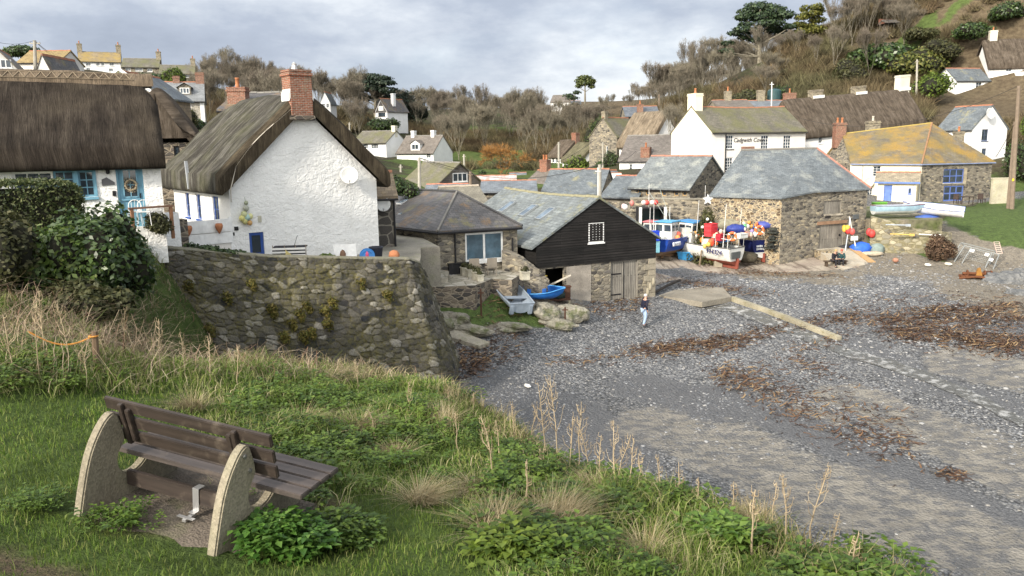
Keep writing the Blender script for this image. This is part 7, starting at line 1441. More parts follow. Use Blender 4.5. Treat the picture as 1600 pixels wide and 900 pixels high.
# ------------------------------------------------------------------ boats
def hull(parent,L,B,D,topm,botm,bow=.55,sheer=.25,split=.62,transom=True,fl=.75,strake=None,open_=False,inm=None,deck=None,beam_t=.8):
    """stern at x=0, bow at x=L, keel near z=0"""
    def st(t):
        b=B/2*(beam_t+(1-beam_t)*min(1,t*3.2)) if t < .45 else B/2*max(0.02,1-((t-.45)/.55)**2.3);zs=D*(1+sheer*(max(0,t-.3)/.7)**2+.06*(1-t));zk=D*.04+D*bow*max(0,(t-.72)/.28)**2.2;return b,zs,zk
    def pt(t,s,side,ins=0):
        b,zs,zk=st(t);y=max(b-ins,.01)*(1-s**2.6*(1-.0))**(.5 if s < .999 else 1)*(1-.10*s);x=L*t+(L*.06*(1-s) if t > .9 else 0)*((t-.9)/.1 if t > .9 else 0);return (x-(ins if t > .95 else 0),side*y,zs+(zk-zs)*s)
    N=26;ts=[i/N for i in range(N+1)]
    def shell(s0,s1,ns=7,ins=0,dz=0):
        mb=MB()
        for side in (-1,1):
            P=[[Vector(pt(t,s0+(s1-s0)*k/ns,side,ins))+Vector((0,0,dz)) for t in ts] for k in range(ns+1)];mb.grid(P if side < 0 else P[::-1])
        return mb
    h=shell(0,split);
    for s0,s1,m in ((0,split,h),):
        for k in range(7):a,b=s0+(s1-s0)*k/7,s0+(s1-s0)*(k+1)/7;m.poly(pt(0,a,1),pt(0,a,-1),pt(0,b,-1),pt(0,b,1))
    hu=h.build('hull',topm,parent,smooth=False)
    m=shell(split,1.0)
    for k in range(7):a,b=split+(1-split)*k/7,split+(1-split)*(k+1)/7;m.poly(pt(0,a,1),pt(0,a,-1),pt(0,b,-1),pt(0,b,1))
    m.build('hull_bottom',botm,parent)
    mb=MB()
    for side in (-1,1):mb.tube([Vector(pt(t,.0,side))+Vector((0,side*.02,0)) for t in ts],.045 if L > 5 else .028,5)
    mb.tube([pt(0,0,-1),pt(0,0,1)],.04 if L > 5 else .028,5);mb.build('gunwale',strake or topm,parent)
    if open_:
        m=shell(0,.72,6,.06);fl_=MB()
        for i in range(N):fl_.poly(pt(ts[i],.72,-1,.06),pt(ts[i+1],.72,-1,.06),pt(ts[i+1],.72,1,.06),pt(ts[i],.72,1,.06))
        m.v +=[];m.build('inside',inm or topm,parent);fl_.build('floor',inm or topm,parent)
        for t_ in (.30,.62):w=pt(t_,.25,1,.06);MB().box(w[0],0,w[2],L*.085,w[1]*2,.04).build('thwart',inm or topm,parent)
        mb=MB();q=pt(.0,.0,1);mb.box(.03,0,q[2]*.6,.05,B*beam_t*.9,q[2]*.55);mb.build('transom',inm or topm,parent)
    else:
        mb=MB()
        for i in range(N):mb.poly(*[Vector(pt(a,.13,s,.04)) for a,s in ((ts[i],-1),(ts[i+1],-1),(ts[i+1],1),(ts[i],1))])
        mb.build('deck',deck or paint((.32,.33,.31),.7),parent)
    return pt
def boat_root(name,label,px,py,Y,rz,z=None,pitch=0,roll=0,land=True):
    p=W(px,py,Y);z=z if z is not None else lz(p.x,p.y)+.06;o=empty(name,(p.x,p.y,z),rz,label,'boat');o.rotation_euler=(roll,pitch,rz);return o
def mast(r,x,y,z0,z1,rr=.03,name='mast',mat=None):return MB().tube([(x,y,z0),(x,y,z1)],[rr,rr*.6],6).build(name,mat or paint((.66,.66,.64),.4),r)
def wheelhouse(r,x,w,l,z0,h,wall,roofm,name='wheelhouse'):
    mb=MB();a=.08;P=[(x,-w/2,z0),(x+l,-w/2*.85,z0),(x+l,w/2*.85,z0),(x,w/2,z0)];Q=[(x-a*0,-w/2*.9,z0+h),(x+l-.18,-w/2*.76,z0+h),(x+l-.18,w/2*.76,z0+h),(x,w/2*.9,z0+h)]
    mb.add(P+Q,[(0,3,2,1),(4,5,6,7),(0,1,5,4),(1,2,6,5),(2,3,7,6),(3,0,4,7)]);wh=mb.build(name,wall,r)
    g=MB()
    for i,j,segs in ((0,1,2),(1,2,3),(3,2,2),(0,3,2)):
        A,B,C,D_=map(Vector,(P[i],P[j],Q[j],Q[i]));n=(B-A).cross(D_-A).normalized();c=(A+B+C+D_)/4-Vector((x+l/2,0,z0+h/2));n=n if n.dot(c) > 0 else -n
        for k in range(segs):
            u0,u1=(k+.12)/segs,(k+.88)/segs;q=[A.lerp(B,u).lerp(D_.lerp(C,u),v) for u,v in ((u0,.52),(u1,.52),(u1,.88),(u0,.88))];e=(q[1]-q[0]);f_=q[3]-q[0];g.obox(q[0]-n*.01,e,f_,n*.022)
    g.build('window',M_GLASS,wh)
    b=MB().box(x+l/2-.05,0,z0+h+.05,l+.25,w*1.0,.09,b=.03);b.build('roof',roofm,wh);return wh
def floats(name,label,p,cols,r=.16,grp=None,spread=.25,seed=0):
    o=empty(name,p,0,label,'floats',grp);q=np.random.default_rng(seed)
    for i,c in enumerate(cols):MB().ball((q.normal(0,spread),q.normal(0,spread*.6),q.normal(0,spread*.6)),(r*q.uniform(.8,1.1),)*2+(r*1.15,),2).build('float',paint(c,.5),o,smooth=True)
    MB().tube([(-spread,0,.1),(0,.02,0),(spread,0,.12)],.015,4).build('rope',paint((.2,.25,.2),.8),o);return o
def lifebuoy(label,p,d,r=.34):
    o=empty('lifebuoy',p,0,label,'lifebuoy');o.rotation_euler=Vector(d).to_track_quat('Y','Z').to_euler();MB().torus((0,0,0),r*.75,r*.26).build('ring',paint((.70,.16,.05),.5),o,smooth=True)
    for k in range(4):MB().torus((0,0,0),r*.75,r*.275,None,2,8,k*math.pi/2+.5,k*math.pi/2+.72).build('reflective_band',paint((.7,.7,.68),.4),o)
    return o
def crate(name,label,p,sx,sy,sz,mat,rz=0,grp=None,cat='crate',n=1):
    o=empty(name,p,rz,label,cat,grp);mb=MB()
    for k in range(n):
        z0=k*sz;t_=.03;mb.box(0,0,z0+.02,sx,sy,.04)
        for s in (-1,1):mb.box(s*(sx/2-t_/2),0,z0+sz/2,t_,sy,sz-.01);mb.box(0,s*(sy/2-t_/2),z0+sz/2,sx-2*t_,t_,sz-.01)
    mb.build('box',mat,o);mb=MB()
    for k in range(n):mb.box(0,0,k*sz+sz-.03,sx+.05,.02+sy+.03,.05) if False else [mb.box(s*(sx/2+.01),0,k*sz+sz-.03,.04,sy+.06,.05) for s in (-1,1)]+[mb.box(0,s*(sy/2+.01),k*sz+sz-.03,sx-.02,.04,.05) for s in (-1,1)]
    mb.build('rim',mat,o);return o
M_BW=paint((.70,.70,.66),.4);M_ANTI=paint((.22,.06,.04),.7);M_ROYAL=paint((.015,.055,.30),.35);M_NAVY=paint((.010,.016,.085),.35);M_SKYB=paint((.06,.25,.52),.4);M_DECK=paint((.34,.35,.32),.7)
def rl(o,*p):bpy.context.view_layer.update();return o.matrix_world @ Vector(p)
# white boat FH324, bow away to the left, stern towards the viewer
SL=.75
b1=boat_root('fishing_boat','white fishing boat lettered FH324 with blue topped wheelhouse and red bottom',1150,398,58.5,R(130),z=lz(18.6,58.5)+.30,pitch=R(-3))
pt=hull(b1,6.6,2.4,1.30,M_BW,M_ANTI,strake=paint((.10,.10,.10),.5),split=.74)
wheelhouse(b1,3.6,1.6,1.5,1.25,1.55,M_BW,M_SKYB);mast(b1,3.4,.4,1.3,4.6,.03,'aerial');mast(b1,.5,-.9,1.3,4.2,.025,'aerial');mast(b1,.6,.9,1.3,4.6,.035)
mb=MB().box(2.0,.55,1.35,1.0,.7,.9,b=.05);mb.build('engine_box',M_BW,b1);MB().box(1.4,0,1.75,1.2,1.7,.05,b=.02).build('canopy',M_SKYB,b1)
mb=MB();[mb.tube([(x,s*1.0,1.2),(x,s*1.0,2.05)],.025,5) for x in (.15,1.2,2.4) for s in (-1,1)];[mb.tube([(.15,s*1.0,2.05),(2.4,s*1.0,2.05)],.025,5) for s in (-1,1)];mb.tube([(.15,-1.0,2.05),(.15,1.0,2.05)],.025,5);mb.build('rail',M_BW,b1)
MB().box(-.08,.2,.85,.10,1.1,.5,b=.02).build('stern_board',paint((.10,.11,.11),.6),b1);MB().box(1.6,0,-.05,3.6,.12,.30).build('keel',M_ANTI,b1);MB().box(-.12,0,.25,.25,.05,.7).build('rudder',M_ANTI,b1)
text('FH324','registration',paint((.03,.03,.12),.5),Matrix.Translation((1.1,1.235,.86)) @ Matrix.Rotation(R(180),4,'Z') @ Matrix.Rotation(R(86),4,'X'),.50,b1,.03)
for x in (2.0,4.2):MB().box(x,0,-.2,.3,1.5,.25).build('keel_block',paint((.12,.10,.08),.9),b1)
for s in (-1,1):MB().tube([(2.2,s*1.26,1.0),(2.2,s*1.42,-.35)],.06,6).build('leg',paint((.20,.15,.10),.8),b1)
# blue boat
b2=boat_root('fishing_boat','royal blue fishing boat lettered FH664 with a light blue wheelhouse roof',1027,392,59.3,R(52),z=lz(11,60)+.30)
pt=hull(b2,5.2,2.2,1.25,M_ROYAL,paint((.16,.10,.06),.7),split=.72,sheer=.35)
wheelhouse(b2,.9,1.5,1.4,1.15,1.35,M_BW,paint((.10,.36,.58),.4));mast(b2,2.5,.3,1.2,3.6,.03,'aerial');mast(b2,.3,.5,1.2,3.9);MB().box(3.0,0,1.35,.8,1.0,.5,b=.04).build('hatch',paint((.45,.46,.42),.6),b2)
text('FH664','registration',paint((.65,.68,.72),.5),Matrix.Translation((.95,-1.10,.82)) @ Matrix.Rotation(R(90),4,'X'),.42,b2,.06)
mb=MB();[mb.tube([(x,-.95,1.2),(x,-.95,1.85)],.022,5) for x in (2.4,3.2,3.9)];mb.tube([(2.4,-.95,1.85),(3.2,-.95,1.85),(3.9,-.88,1.9)],.022,5);mb.build('rail',paint((.5,.55,.45),.5),b2)
MB().box(2.2,0,-.05,3.0,.12,.30).build('keel',paint((.2,.12,.07),.7),b2)
for s in (-1,1):MB().tube([(3.1,s*1.08,1.2),(3.1,s*1.2,-.35)],.06,6).build('leg',paint((.20,.15,.10),.8),b2)
for x in (1.0,3.0):MB().box(x,0,-.2,.3,1.3,.25).build('keel_block',paint((.12,.10,.08),.9),b2)
# navy boat
b3=boat_root('fishing_boat','navy blue fishing boat with two lines of white lettering on its stern',1193,384,60.5,R(112),z=lz(20,61)+.40)
pt=hull(b3,6.2,2.3,1.35,M_NAVY,M_BW,split=.66,beam_t=.92)
wheelhouse(b3,3.6,1.6,1.5,1.3,1.6,M_BW,M_ROYAL);mast(b3,.6,-.8,1.3,4.4,.03,'aerial');mast(b3,1.2,.8,1.3,4.6);mast(b3,3.4,0,2.6,5.2,.025,'aerial')
mb=MB()
for n_,z_ in ((9,1.0),(8,.78)):
    for i in range(n_):q=random.Random(i*7+n_);mb.box(-.03,.62-i*.15,z_,.02,q.uniform(.07,.12),q.uniform(.12,.17)) if not (n_ ==9 and i ==4) else None
mb.build('stern_lettering',paint((.62,.65,.66),.5),b3)
MB().box(1.6,0,-.05,3.6,.12,.35).build('keel',M_ANTI,b3);MB().tube([(.9,1.1,1.0),(.9,1.3,-.4)],.05,6).build('leg',paint((.4,.33,.24),.8),b3);MB().tube([(2.6,-1.1,1.0),(2.6,-1.3,-.4)],.06,6).build('leg',paint((.2,.15,.1),.8),b3);MB().box(-.1,0,.1,.25,.05,.7).build('rudder',M_ANTI,b3)
mb=MB();[mb.tube([(x,s*.95,1.3),(x,s*.95,2.0)],.025,5) for x in (.15,1.4,2.6) for s in (-1,1)];[mb.tube([(.15,s*.95,2.0),(2.6,s*.95,2.0)],.025,5) for s in (-1,1)];mb.build('rail',M_BW,b3)
# boat with the dark arched shelter behind, small boats
b4=boat_root('fishing_boat','white boat with a tall black framed shelter, standing behind the royal blue boat',1026,374,63,R(95),z=lz(11.5,63)+.35)
hull(b4,5.6,2.2,1.25,M_BW,M_ANTI,split=.7);MB().box(2.6,0,2.05,.08,1.9,1.7).build('shelter_back',paint((.012,.03,.03),.3),b4);mb=MB()
for s in (-1,1):mb.box(2.0,s*1.0,2.05,1.3,.09,1.75)
mb.box(2.0,0,2.95,1.4,2.1,.10);mb.build('shelter_frame',M_BLACK,b4)
for s in (-1,1):MB().box(1.25,s*1.02,2.1,.10,.22,1.9).build('white_post',M_BW,b4)
mast(b4,2.2,.1,2.9,4.9);MB().tube([(2.2,.1,4.2),(0,-1.4,1.3)],.02,4).build('stay',paint((.3,.35,.33),.6),b4);MB().tube([(1.4,-.6,4.4),(.3,-1.5,1.2)],.02,4).build('stay',paint((.3,.35,.33),.6),b4)
for x,c in ((-.45,(.62,.07,.06)),(-.15,(.7,.62,.6)),(.3,(.68,.10,.08)),(.55,(.66,.5,.48))):MB().ball((2.1,x,3.35),.22,2).build('float',paint(c,.5),b4,smooth=True)
b5=boat_root('fishing_boat','small white boat with pink floats half hidden by the boarded shed roof',1002,384,60.5,R(60),z=lz(10,60.5)+.25);hull(b5,4.6,1.8,1.05,M_BW,M_ANTI);wheelhouse(b5,2.0,1.3,1.2,1.0,1.2,M_BW,paint((.5,.16,.18),.5));mast(b5,1.8,0,1.0,3.4)
for i in range(6):MB().ball((.7+.2*i % .8,-.4+.18*i,1.35+.12*(i % 3)),.18,2).build('float',paint([(.62,.3,.33),(.66,.12,.12),(.7,.66,.6)][i % 3],.5),b5,smooth=True)
b6=boat_root('fishing_boat','cream boat with a blue topped cabin behind the white and navy boats',1135,366,64.5,R(118),z=lz(17,64.5)+.4);hull(b6,5.6,2.2,1.3,paint((.55,.50,.42),.5),M_ANTI);wheelhouse(b6,2.4,1.7,1.7,1.3,1.5,M_BW,paint((.08,.10,.30),.4));mast(b6,2.2,.4,1.3,5.0);MB().box(1.0,0,1.6,1.6,1.6,.7,b=.2).build('net_pile',concrete('net',(.34,.30,.22),2.0,(.24,.28,.2),.5,.03),b6)
# things lying on and hanging from the boats
Wp=lambda px,py,Y:W(px,py,Y)
lifebuoy('orange lifebuoy hanging at the stern of the white fishing boat',Wp(1144,369.5,58.0),(-.1,-1,.1),.36);lifebuoy('orange lifebuoy hanging on the navy fishing boat',Wp(1186.5,359.5,60.0),(-.1,-1,.1),.38)
floats('float_cluster','bright orange floats hung on the bow side of the white boat',Wp(1096,376,59.8),[(.80,.22,.04)]*3,.17,None,.22,1);floats('float_cluster','red and orange floats hung amidships on the white boat',Wp(1111,379,58.8),[(.75,.10,.05),(.80,.20,.05),(.72,.09,.06),(.78,.14,.05)],.19,None,.24,2);floats('float_cluster','yellow float hanging lowest on the side of the white boat',Wp(1102,382,58.8),[(.72,.48,.10),(.66,.45,.12)],.17,None,.10,3)
floats('float_cluster','pale pink and cream floats heaped on the deck of the white boat',Wp(1130,368,58.9),[(.68,.5,.4),(.66,.30,.24),(.7,.6,.45),(.62,.16,.12),(.7,.55,.4)],.17,None,.30,4);floats('float_cluster','pink and white floats between the white boat and the navy boat',Wp(1172,364,60.0),[(.66,.4,.34),(.7,.66,.6),(.25,.2,.4),(.6,.56,.5),(.7,.5,.4)],.2,None,.34,5);floats('float_cluster','orange red floats and gear at the stern of the royal blue boat',Wp(1057,368,60.2),[(.78,.20,.06),(.76,.14,.06),(.7,.12,.08),(.8,.3,.1)],.2,None,.30,6)
floats('float_cluster','white and green floats on the deck of the navy boat',Wp(1166,353,61.5),[(.66,.66,.62),(.15,.45,.2),(.66,.62,.5),(.6,.6,.6),(.5,.12,.1)],.18,None,.5,7);floats('float_cluster','pair of white and red floats hanging on the harbour wall at left',Wp(984,320,66.5),[(.7,.66,.64),(.66,.5,.48),(.6,.2,.18)],.22,None,.22,8)
for i,(px,py,Y,lab) in enumerate(((1044,358,61.5,'mixed floats on the rail behind the royal blue boat'),(1088,366,60.6,'mixed floats between the royal blue and white wheelhouses'),(1141,352,61.4,'mixed floats on the roof of the cream boat'),(1178,352,60.8,'mixed small floats hung above the navy boat rail'),(1159,364,59.2,'mixed floats behind the white box at the white boat stern'),(1120,362,60.2,'mixed floats heaped behind the red fish boxes'))):floats('float_cluster',lab,Wp(px,py,Y),[[(.6,.14,.06),(.62,.56,.48),(.08,.16,.42),(.6,.3,.08),(.5,.47,.4),(.45,.08,.07)][(i+k*2+k*k) % 6] for k in range(8)],.13,None,.27,20+i)
crate('fish_box','stack of red fish boxes on the white boat',Wp(1110.5,369,59.4),.80,.60,.32,paint((.62,.05,.06),.5),R(40),None,'crate',3);crate('fish_box','smaller stack of dark red fish boxes near the lifebuoy on the white boat',Wp(1125,376,58.6),.5,.4,.26,paint((.45,.03,.05),.5),R(40),None,'crate',2);crate('fish_box','white box standing at the stern of the white boat',Wp(1158,372,58.2),.95,.5,.36,M_BW,R(40),None,'crate',1)
crate('fish_box','white box at the bow of the royal blue boat',Wp(1071,371,61.0),.8,.6,.75,M_BW,R(20));crate('fish_box','second white box right of the one at the bow of the royal blue boat',Wp(1078,370,61.2),.6,.5,.75,M_BW,R(20))
def bag(name,label,p,s,mat,cat,seed=0):o=MB().ball((0,0,s[2]*.5),s,3,.10,seed=seed).build(name,mat,smooth=True);o.location=p;return tag(o,label,cat)
bag('tarpaulin','dark blue bundled tarpaulin on the stern of the white boat',Wp(1150,362,59.4),(.75,.5,.38),paint((.03,.05,.24),.5),'tarpaulin',2);bag('tarpaulin','blue tarpaulin bundle on the navy boat beside the lifebuoy',Wp(1195,355,60.8),(.7,.5,.35),paint((.06,.08,.30),.5),'tarpaulin',3);bag('net_heap','heap of fawn netting between the white boat and the navy boat',Wp(1136,357,61.5),(1.3,.9,.5),concrete('net2',(.36,.33,.24),2.5,(.2,.24,.16),.5,.05),'netting',4)
for i,(px,py,Y,lab) in enumerate(((1168,396,60.0,'dark net heap on the slipway below the navy boat'),)):bag('net_heap',lab,W(px,py,Y)-Vector((0,0,.5)),(.8,.5,.42),concrete('net3',(.10,.085,.06),2.5,(.07,.085,.06),.5,.05),'netting',30+i)
# ground gear on the slip
def on_land(px,py,off=0):p=ground_at(px,py,0,30,70);return Vector((p.x,p.y,p.z+off))
p=on_land(1072,407,.06);o=empty('plastic_tub',p,R(-12),'bright blue oblong tub on the slipway in front of the boats','tub');mb=MB()
A=[(-.55,-.33,0),(.55,-.33,0),(.55,.33,0),(-.55,.33,0)];Bq=[(-.68,-.42,.62),(.68,-.42,.62),(.68,.42,.62),(-.68,.42,.62)];mb.add(A+Bq,[(0,3,2,1),(0,1,5,4),(1,2,6,5),(2,3,7,6),(3,0,4,7)]);mb.add([(x*.92,y*.9,z) for x,y,z in Bq]+[(x*.9,y*.88,.12) for x,y,z in A],[(0,1,5,4),(1,2,6,5),(2,3,7,6),(3,0,4,7),(4,5,6,7)]);mb.build('tub',paint((.04,.25,.52),.4),o);mb=MB();[mb.tube([Bq[i],Bq[(i+1) % 4]],.045,5) for i in range(4)];mb.build('rim',paint((.05,.28,.56),.4),o)
p=on_land(1022,398,.1);crate('fish_tub','deep blue tub stacked on a pale blue tub beside the boarded shed',W(1020.5,376,58.6),.8,.8,.72,paint((.015,.05,.45),.4),0,None,'tub');crate('fish_tub','pale turquoise tub under the deep blue tub beside the boarded shed',W(1020.5,387,58.6)-Vector((0,0,.35)),.82,.82,.85,paint((.16,.35,.42),.5),0,None,'tub')
def pot(p,rz,s=1.0):
    o=empty('lobster_pot',p,rz,'black netted lobster pot in the heap beside the white boat','lobster pot','lobster pots heaped on the slipway');mb=MB();o.scale=(s,)*3
    for x in (-.3,0,.3):mb.torus((0,x,.06),.26,.022,Matrix.Rotation(0,4,'Z'),10,5,0,math.pi)
    for k in range(7):a=math.pi*k/6;mb.tube([(.26*math.cos(a),-.3,.06+.26*math.sin(a)),(.26*math.cos(a),.3,.06+.26*math.sin(a))],.014,4)
    mb.build('frame',paint((.03,.03,.03),.8),o);mb=MB().box(0,0,.03,.56,.64,.05);mb.ball((0,0,.18),(.2,.26,.16),2,.1);mb.build('netting',concrete('potnet',(.06,.065,.055),4,(.09,.10,.07),.6,.03),o);return o
pp=on_land(1103,414,.06);q=np.random.default_rng(3)
for i in range(14):k=i % 7;pot(pp+Vector((-.9+.42*k+q.normal(0,.06),.55-.10*k+q.normal(0,.1)+(.3 if i > 6 else 0),(.0 if i < 7 else .34))),q.uniform(0,3.1),1.05)
crate('wooden_box','upright buff wooden box at the right end of the lobster pots',on_land(1121.5,418,.02),.55,.35,.92,paint((.36,.32,.24),.8),R(6),None,'box');p=on_land(1138.5,419,.02);o=empty('bucket',p,0,'yellow bucket standing alone on the slipway','bucket');MB().lathe([(.13,0),(.17,.34),(.155,.34),(.12,.03)],14).build('bucket_body',paint((.75,.52,.03),.4),o,smooth=False);MB().torus((0,0,.34),.165,.012,None,12,5,0,math.pi).build('handle',M_BLACK,o)
for i,(px,py) in enumerate(((1206,372),(1210,380),(1204,384),(1213,366),(1208,360),(1214,388))):pot(W(px,py,60.2+.2*(i % 2))-Vector((0,0,.2)),i,1.25)['label']='black netted lobster pot stacked against the corner of the stone store'
# christmas tree
p=W(1104,376,60.9);tz_=lz(p.x,p.y);hh=W(1104,318,60.9).z-tz_;r=empty('christmas_tree',(p.x,p.y,tz_),0,'decorated christmas tree with white baubles standing among the boats','tree');MB().tube([(0,0,-.2),(0,0,hh)],[.10,.02],6).build('trunk',M_BARK,r);g=np.random.default_rng(9);lob=[]
for k in range(9):z=.6+(hh-.8)*k/9;w=.28+1.35*(1-k/9)**1.0;lob.append(((0,0,z),(w,w,.42)))
V,F=leaf_cloud(g,lob,3600,.10,.3,3.2,.5);V[:,2] -=np.hypot(V[:,0],V[:,1])*.25;np_mesh('foliage',V,F,leafmat('fir',[(.035,.03,.010),(.05,.055,.015),(.075,.075,.02)],.7,trans=False)).parent=r
for a,z in ((-1.9,.55),(-1.2,.42),(-2.3,.62),(-1.55,.33),(-.9,.6),(-1.75,.75),(-1.35,.68),(-2.1,.3),(-1.0,.25),(-1.6,.5)):rr=.2+1.3*(1-z);MB().ball((rr*math.cos(a),rr*math.sin(a),z*hh),.12,2).build('bauble',paint((.82,.82,.76),.3),r,smooth=True)
pts=[];
for k in range(10):a=math.pi/2+k*math.pi/5;rr=.42 if k % 2 ==0 else .18;pts.append((rr*math.cos(a),-.03,rr*math.sin(a)+hh+.30))
MB().prism(pts,(0,.06,0)).build('star',paint((.86,.86,.84),.4),r)
# ------------------------------------------------------------------ dinghy bank
p=ground_at(815,496);o=empty('dinghy',p+Vector((-.05,-.1,.16)),R(112),'plain grey plastic dinghy lying bow up the bank, stern towards the beach','dinghy');o.rotation_euler=(R(4),-R(15),R(112));M_GREYP=paint((.27,.32,.38),.4);hull(o,3.5,1.5,.55,M_GREYP,M_GREYP,open_=True,inm=paint((.22,.26,.31),.5),beam_t=.9)
for s in (-1,1):MB().box(.02,s*.52,.22,.16,.26,.55,b=.05).build('stern_buoyancy',M_GREYP,o)
p=ground_at(832,466);o=empty('rowing_boat',p+Vector((-.95,.45,-.12)),R(-4),'blue dinghy lying behind the grey dinghy beside the rusty winch','dinghy');o.rotation_euler=(R(14),0,R(-3));hull(o,2.6,1.15,.52,paint((.02,.14,.48),.35),paint((.02,.14,.48),.35),open_=True,inm=paint((.015,.10,.36),.4),strake=paint((.08,.32,.68),.4))
o=empty('kayak',p+Vector((-.6,1.5,.75)),R(4),'yellow kayak lying behind the blue dinghy','kayak');mb=MB();ps=[(-1.5,.02),(-1.2,.16),(-.6,.26),(0,.29),(.6,.26),(1.2,.16),(1.5,.02)];vs,fs=[],[]
for x,r_ in ps:
    for k in range(10):a=2*math.pi*k/10;vs.append((x,r_*math.cos(a),.18+r_*.55*math.sin(a)))
for i in range(6):
    for k in range(10):fs.append((i*10+k,i*10+(k+1) % 10,(i+1)*10+(k+1) % 10,(i+1)*10+k))
mb.add(vs,fs).build('kayak_hull',paint((.62,.45,.06),.4),o,smooth=True);MB().torus((0,0,.33),.24,.03,Matrix.Rotation(R(90),4,'X') @ Matrix.Translation((0,.33,-.33)),14,5).build('cockpit_rim',M_BLACK,o)
M_RUST=paint((.075,.035,.022),.85);p=ground_at(862,470);o=empty('winch',p+Vector((0,.2,0)),R(8),'rusty iron winch bed with two upright cheeks and clutter on it','winch');MB().box(0,0,.06,2.0,.9,.12).build('bed',M_RUST,o)
for x in (-.45,.85):MB().box(x,-.2,.42,.34,.3,.62,b=.03).box(x,-.2,.75,.42,.38,.07).build('cheek',M_RUST,o)
MB().tube([(-.4,.2,.45),(.9,.2,.45)],.18,12).build('drum',M_BLACK,o);MB().tube([(-.9,.3,0),(-.95,.3,1.5),(-.85,.3,1.65)],.14,8).build('post',M_RUST,o)
o2=MB().obox((0,0,0),(1.3,.3,.55),(0,.3,0),(0,0,.05)).build('plank',paint((.50,.46,.38),.8));o2.location=p+Vector((-.2,.0,.75));tag(o2,'pale loose plank lying across the rusty winch','plank');bag('net_heap','dark green net bundle beside the rusty winch',p+Vector((.3,.1,.15)),(.5,.4,.3),paint((.02,.035,.03),.8),'netting',8);shrub('weed_clump','green weeds growing between the grey dinghy and the winch',tuple(p+Vector((-1.1,-.2,0))),[((0,0,.2),(.45,.35,.28))],500,.09,M_OLIVE,seed=4)
p=ground_at(878,478);o=MB().tube([(0,0,-.2),(.02,0,.45)],[.09,.05],7).build('stake',paint((.45,.40,.28),.8));o.location=ground_at(889,476);tag(o,'short pale wooden stake at the top of the shingle','stake')
for i,(px,py,ph,lab) in enumerate(((883,510,30,'thin dark iron stake standing in front of the pale outcrop'),(752,495,42,'rusty iron post with a T head on the grassy bank'),(838,440,80,'tall thin pole standing by the boundary wall left of the boat shed'))):
    p=ground_at(px,py);h=ph*p.y/1250;mb=MB().tube([(0,0,-.2),(0,0,h)],.045,6);mb.box(0,0,h*.85,.30,.06,.06) if i < 2 else None;o=mb.build('iron_stake',M_RUST if i < 2 else paint((.25,.22,.18),.8));o.location=p;tag(o,lab,'post')
# patio furniture
def at_z(px,py,z):return G(px,py,z)
o=empty('storage_bench',at_z(724,428,tz),R(20),'black storage box bench against the patio wall of the slate roofed house','bench');MB().box(0,.3,.28,1.6,.6,.56).build('box',M_BLACK,o);MB().box(0,.3,.59,1.68,.66,.05).build('lid',M_BLACK,o)
for i,(px,py) in enumerate(((743,432),(767,429))):
    o=empty('garden_chair',at_z(px,py,tz),R(200 if i else 15),('wicker armchair on the patio at the left of the pair','wicker armchair on the patio at the right of the pair')[i],'chair');M_WICK=paint((.24,.21,.17),.8);MB().box(0,0,.42,.55,.52,.08).build('seat',M_WICK,o);MB().box(0,.25,.68,.55,.06,.52).build('backrest',M_WICK,o);[MB().box(s*.26,0,.60,.05,.5,.05).build('armrest',M_WICK,o) for s in (-1,1)];[MB().box(s*.24,t_*.22,.2,.05,.05,.4).build('leg',M_WICK,o) for s in (-1,1) for t_ in (-1,1)]
def planter(label,p,s,mat,seed,rz=0):o=empty('planter',p,rz,label,'planter');MB().box(0,0,.2*s,.42*s,.42*s,.4*s,b=.02).box(0,0,.40*s,.48*s,.48*s,.05).build('trough',mat,o);V,F=leaf_cloud(np.random.default_rng(seed),[((0,0,.5*s),(.22*s,.22*s,.2*s))],120,.07,.3,2.0,.2);np_mesh('foliage',V,F,M_OLIVE).parent=o;return o
for i,(px,py,lab) in enumerate(((727,430,'pale concrete planter, left end of the row on the patio'),(736,433,'pale concrete planter, second in the row on the patio'),(745,437,'pale concrete planter, third in the row on the patio'),(820,437,'pale square planter by the boundary wall'),(750,439,'small pale planter, right end of the row on the patio'))):planter(lab,at_z(px,py,tz),1.05 if i !=4 else .8,concrete('planter',(.48,.45,.36),1.0),i,R(20))
# ------------------------------------------------------------------ on the cottage yard
yz=5.0
p=W(452,404,33.4);p.z=yz;o=empty('striped_windbreak',p,R(8),'black and white striped canvas windbreak standing against the white gable','windbreak')
t=T('stripes',.8);t.col(t.ramp(t.math('FRACT',t.math('MULTIPLY',t.sep(t.obj(),2),7.2)),[(0,(.02,.02,.025)),(.42,(.75,.74,.70))],'CONSTANT'));MB().box(0,0,.42,1.35,.03,.78).build('canvas',t.m,o);MB().obox((-.68,.0,.80),(1.36,0,0),(.05,.45,.06),(0,0,.03)).build('canvas_top',t.m,o)
for x in (-.68,-.2,.25,.68):MB().tube([(x,.02,0),(x+.03,.02,.95)],.018,5).build('stake',paint((.25,.2,.15),.8),o)
MB().tube([(.15,.1,.7),(.38,.1,1.35)],.012,4).build('stick',M_BLACK,o)
p=W(540,404,33.9);p.z=yz;o=empty('chest_freezer',p,R(10),'white chest with its lid leaning up, on the yard under the white gable','chest');MB().box(.35,0,.14,1.0,.5,.34,b=.02).build('chest',M_WHITEP,o);MB().obox((-.45,.0,.02),(.95,0,0),(0,.05,0),(-.05,.18,.85)).build('lid',M_WHITEP,o)
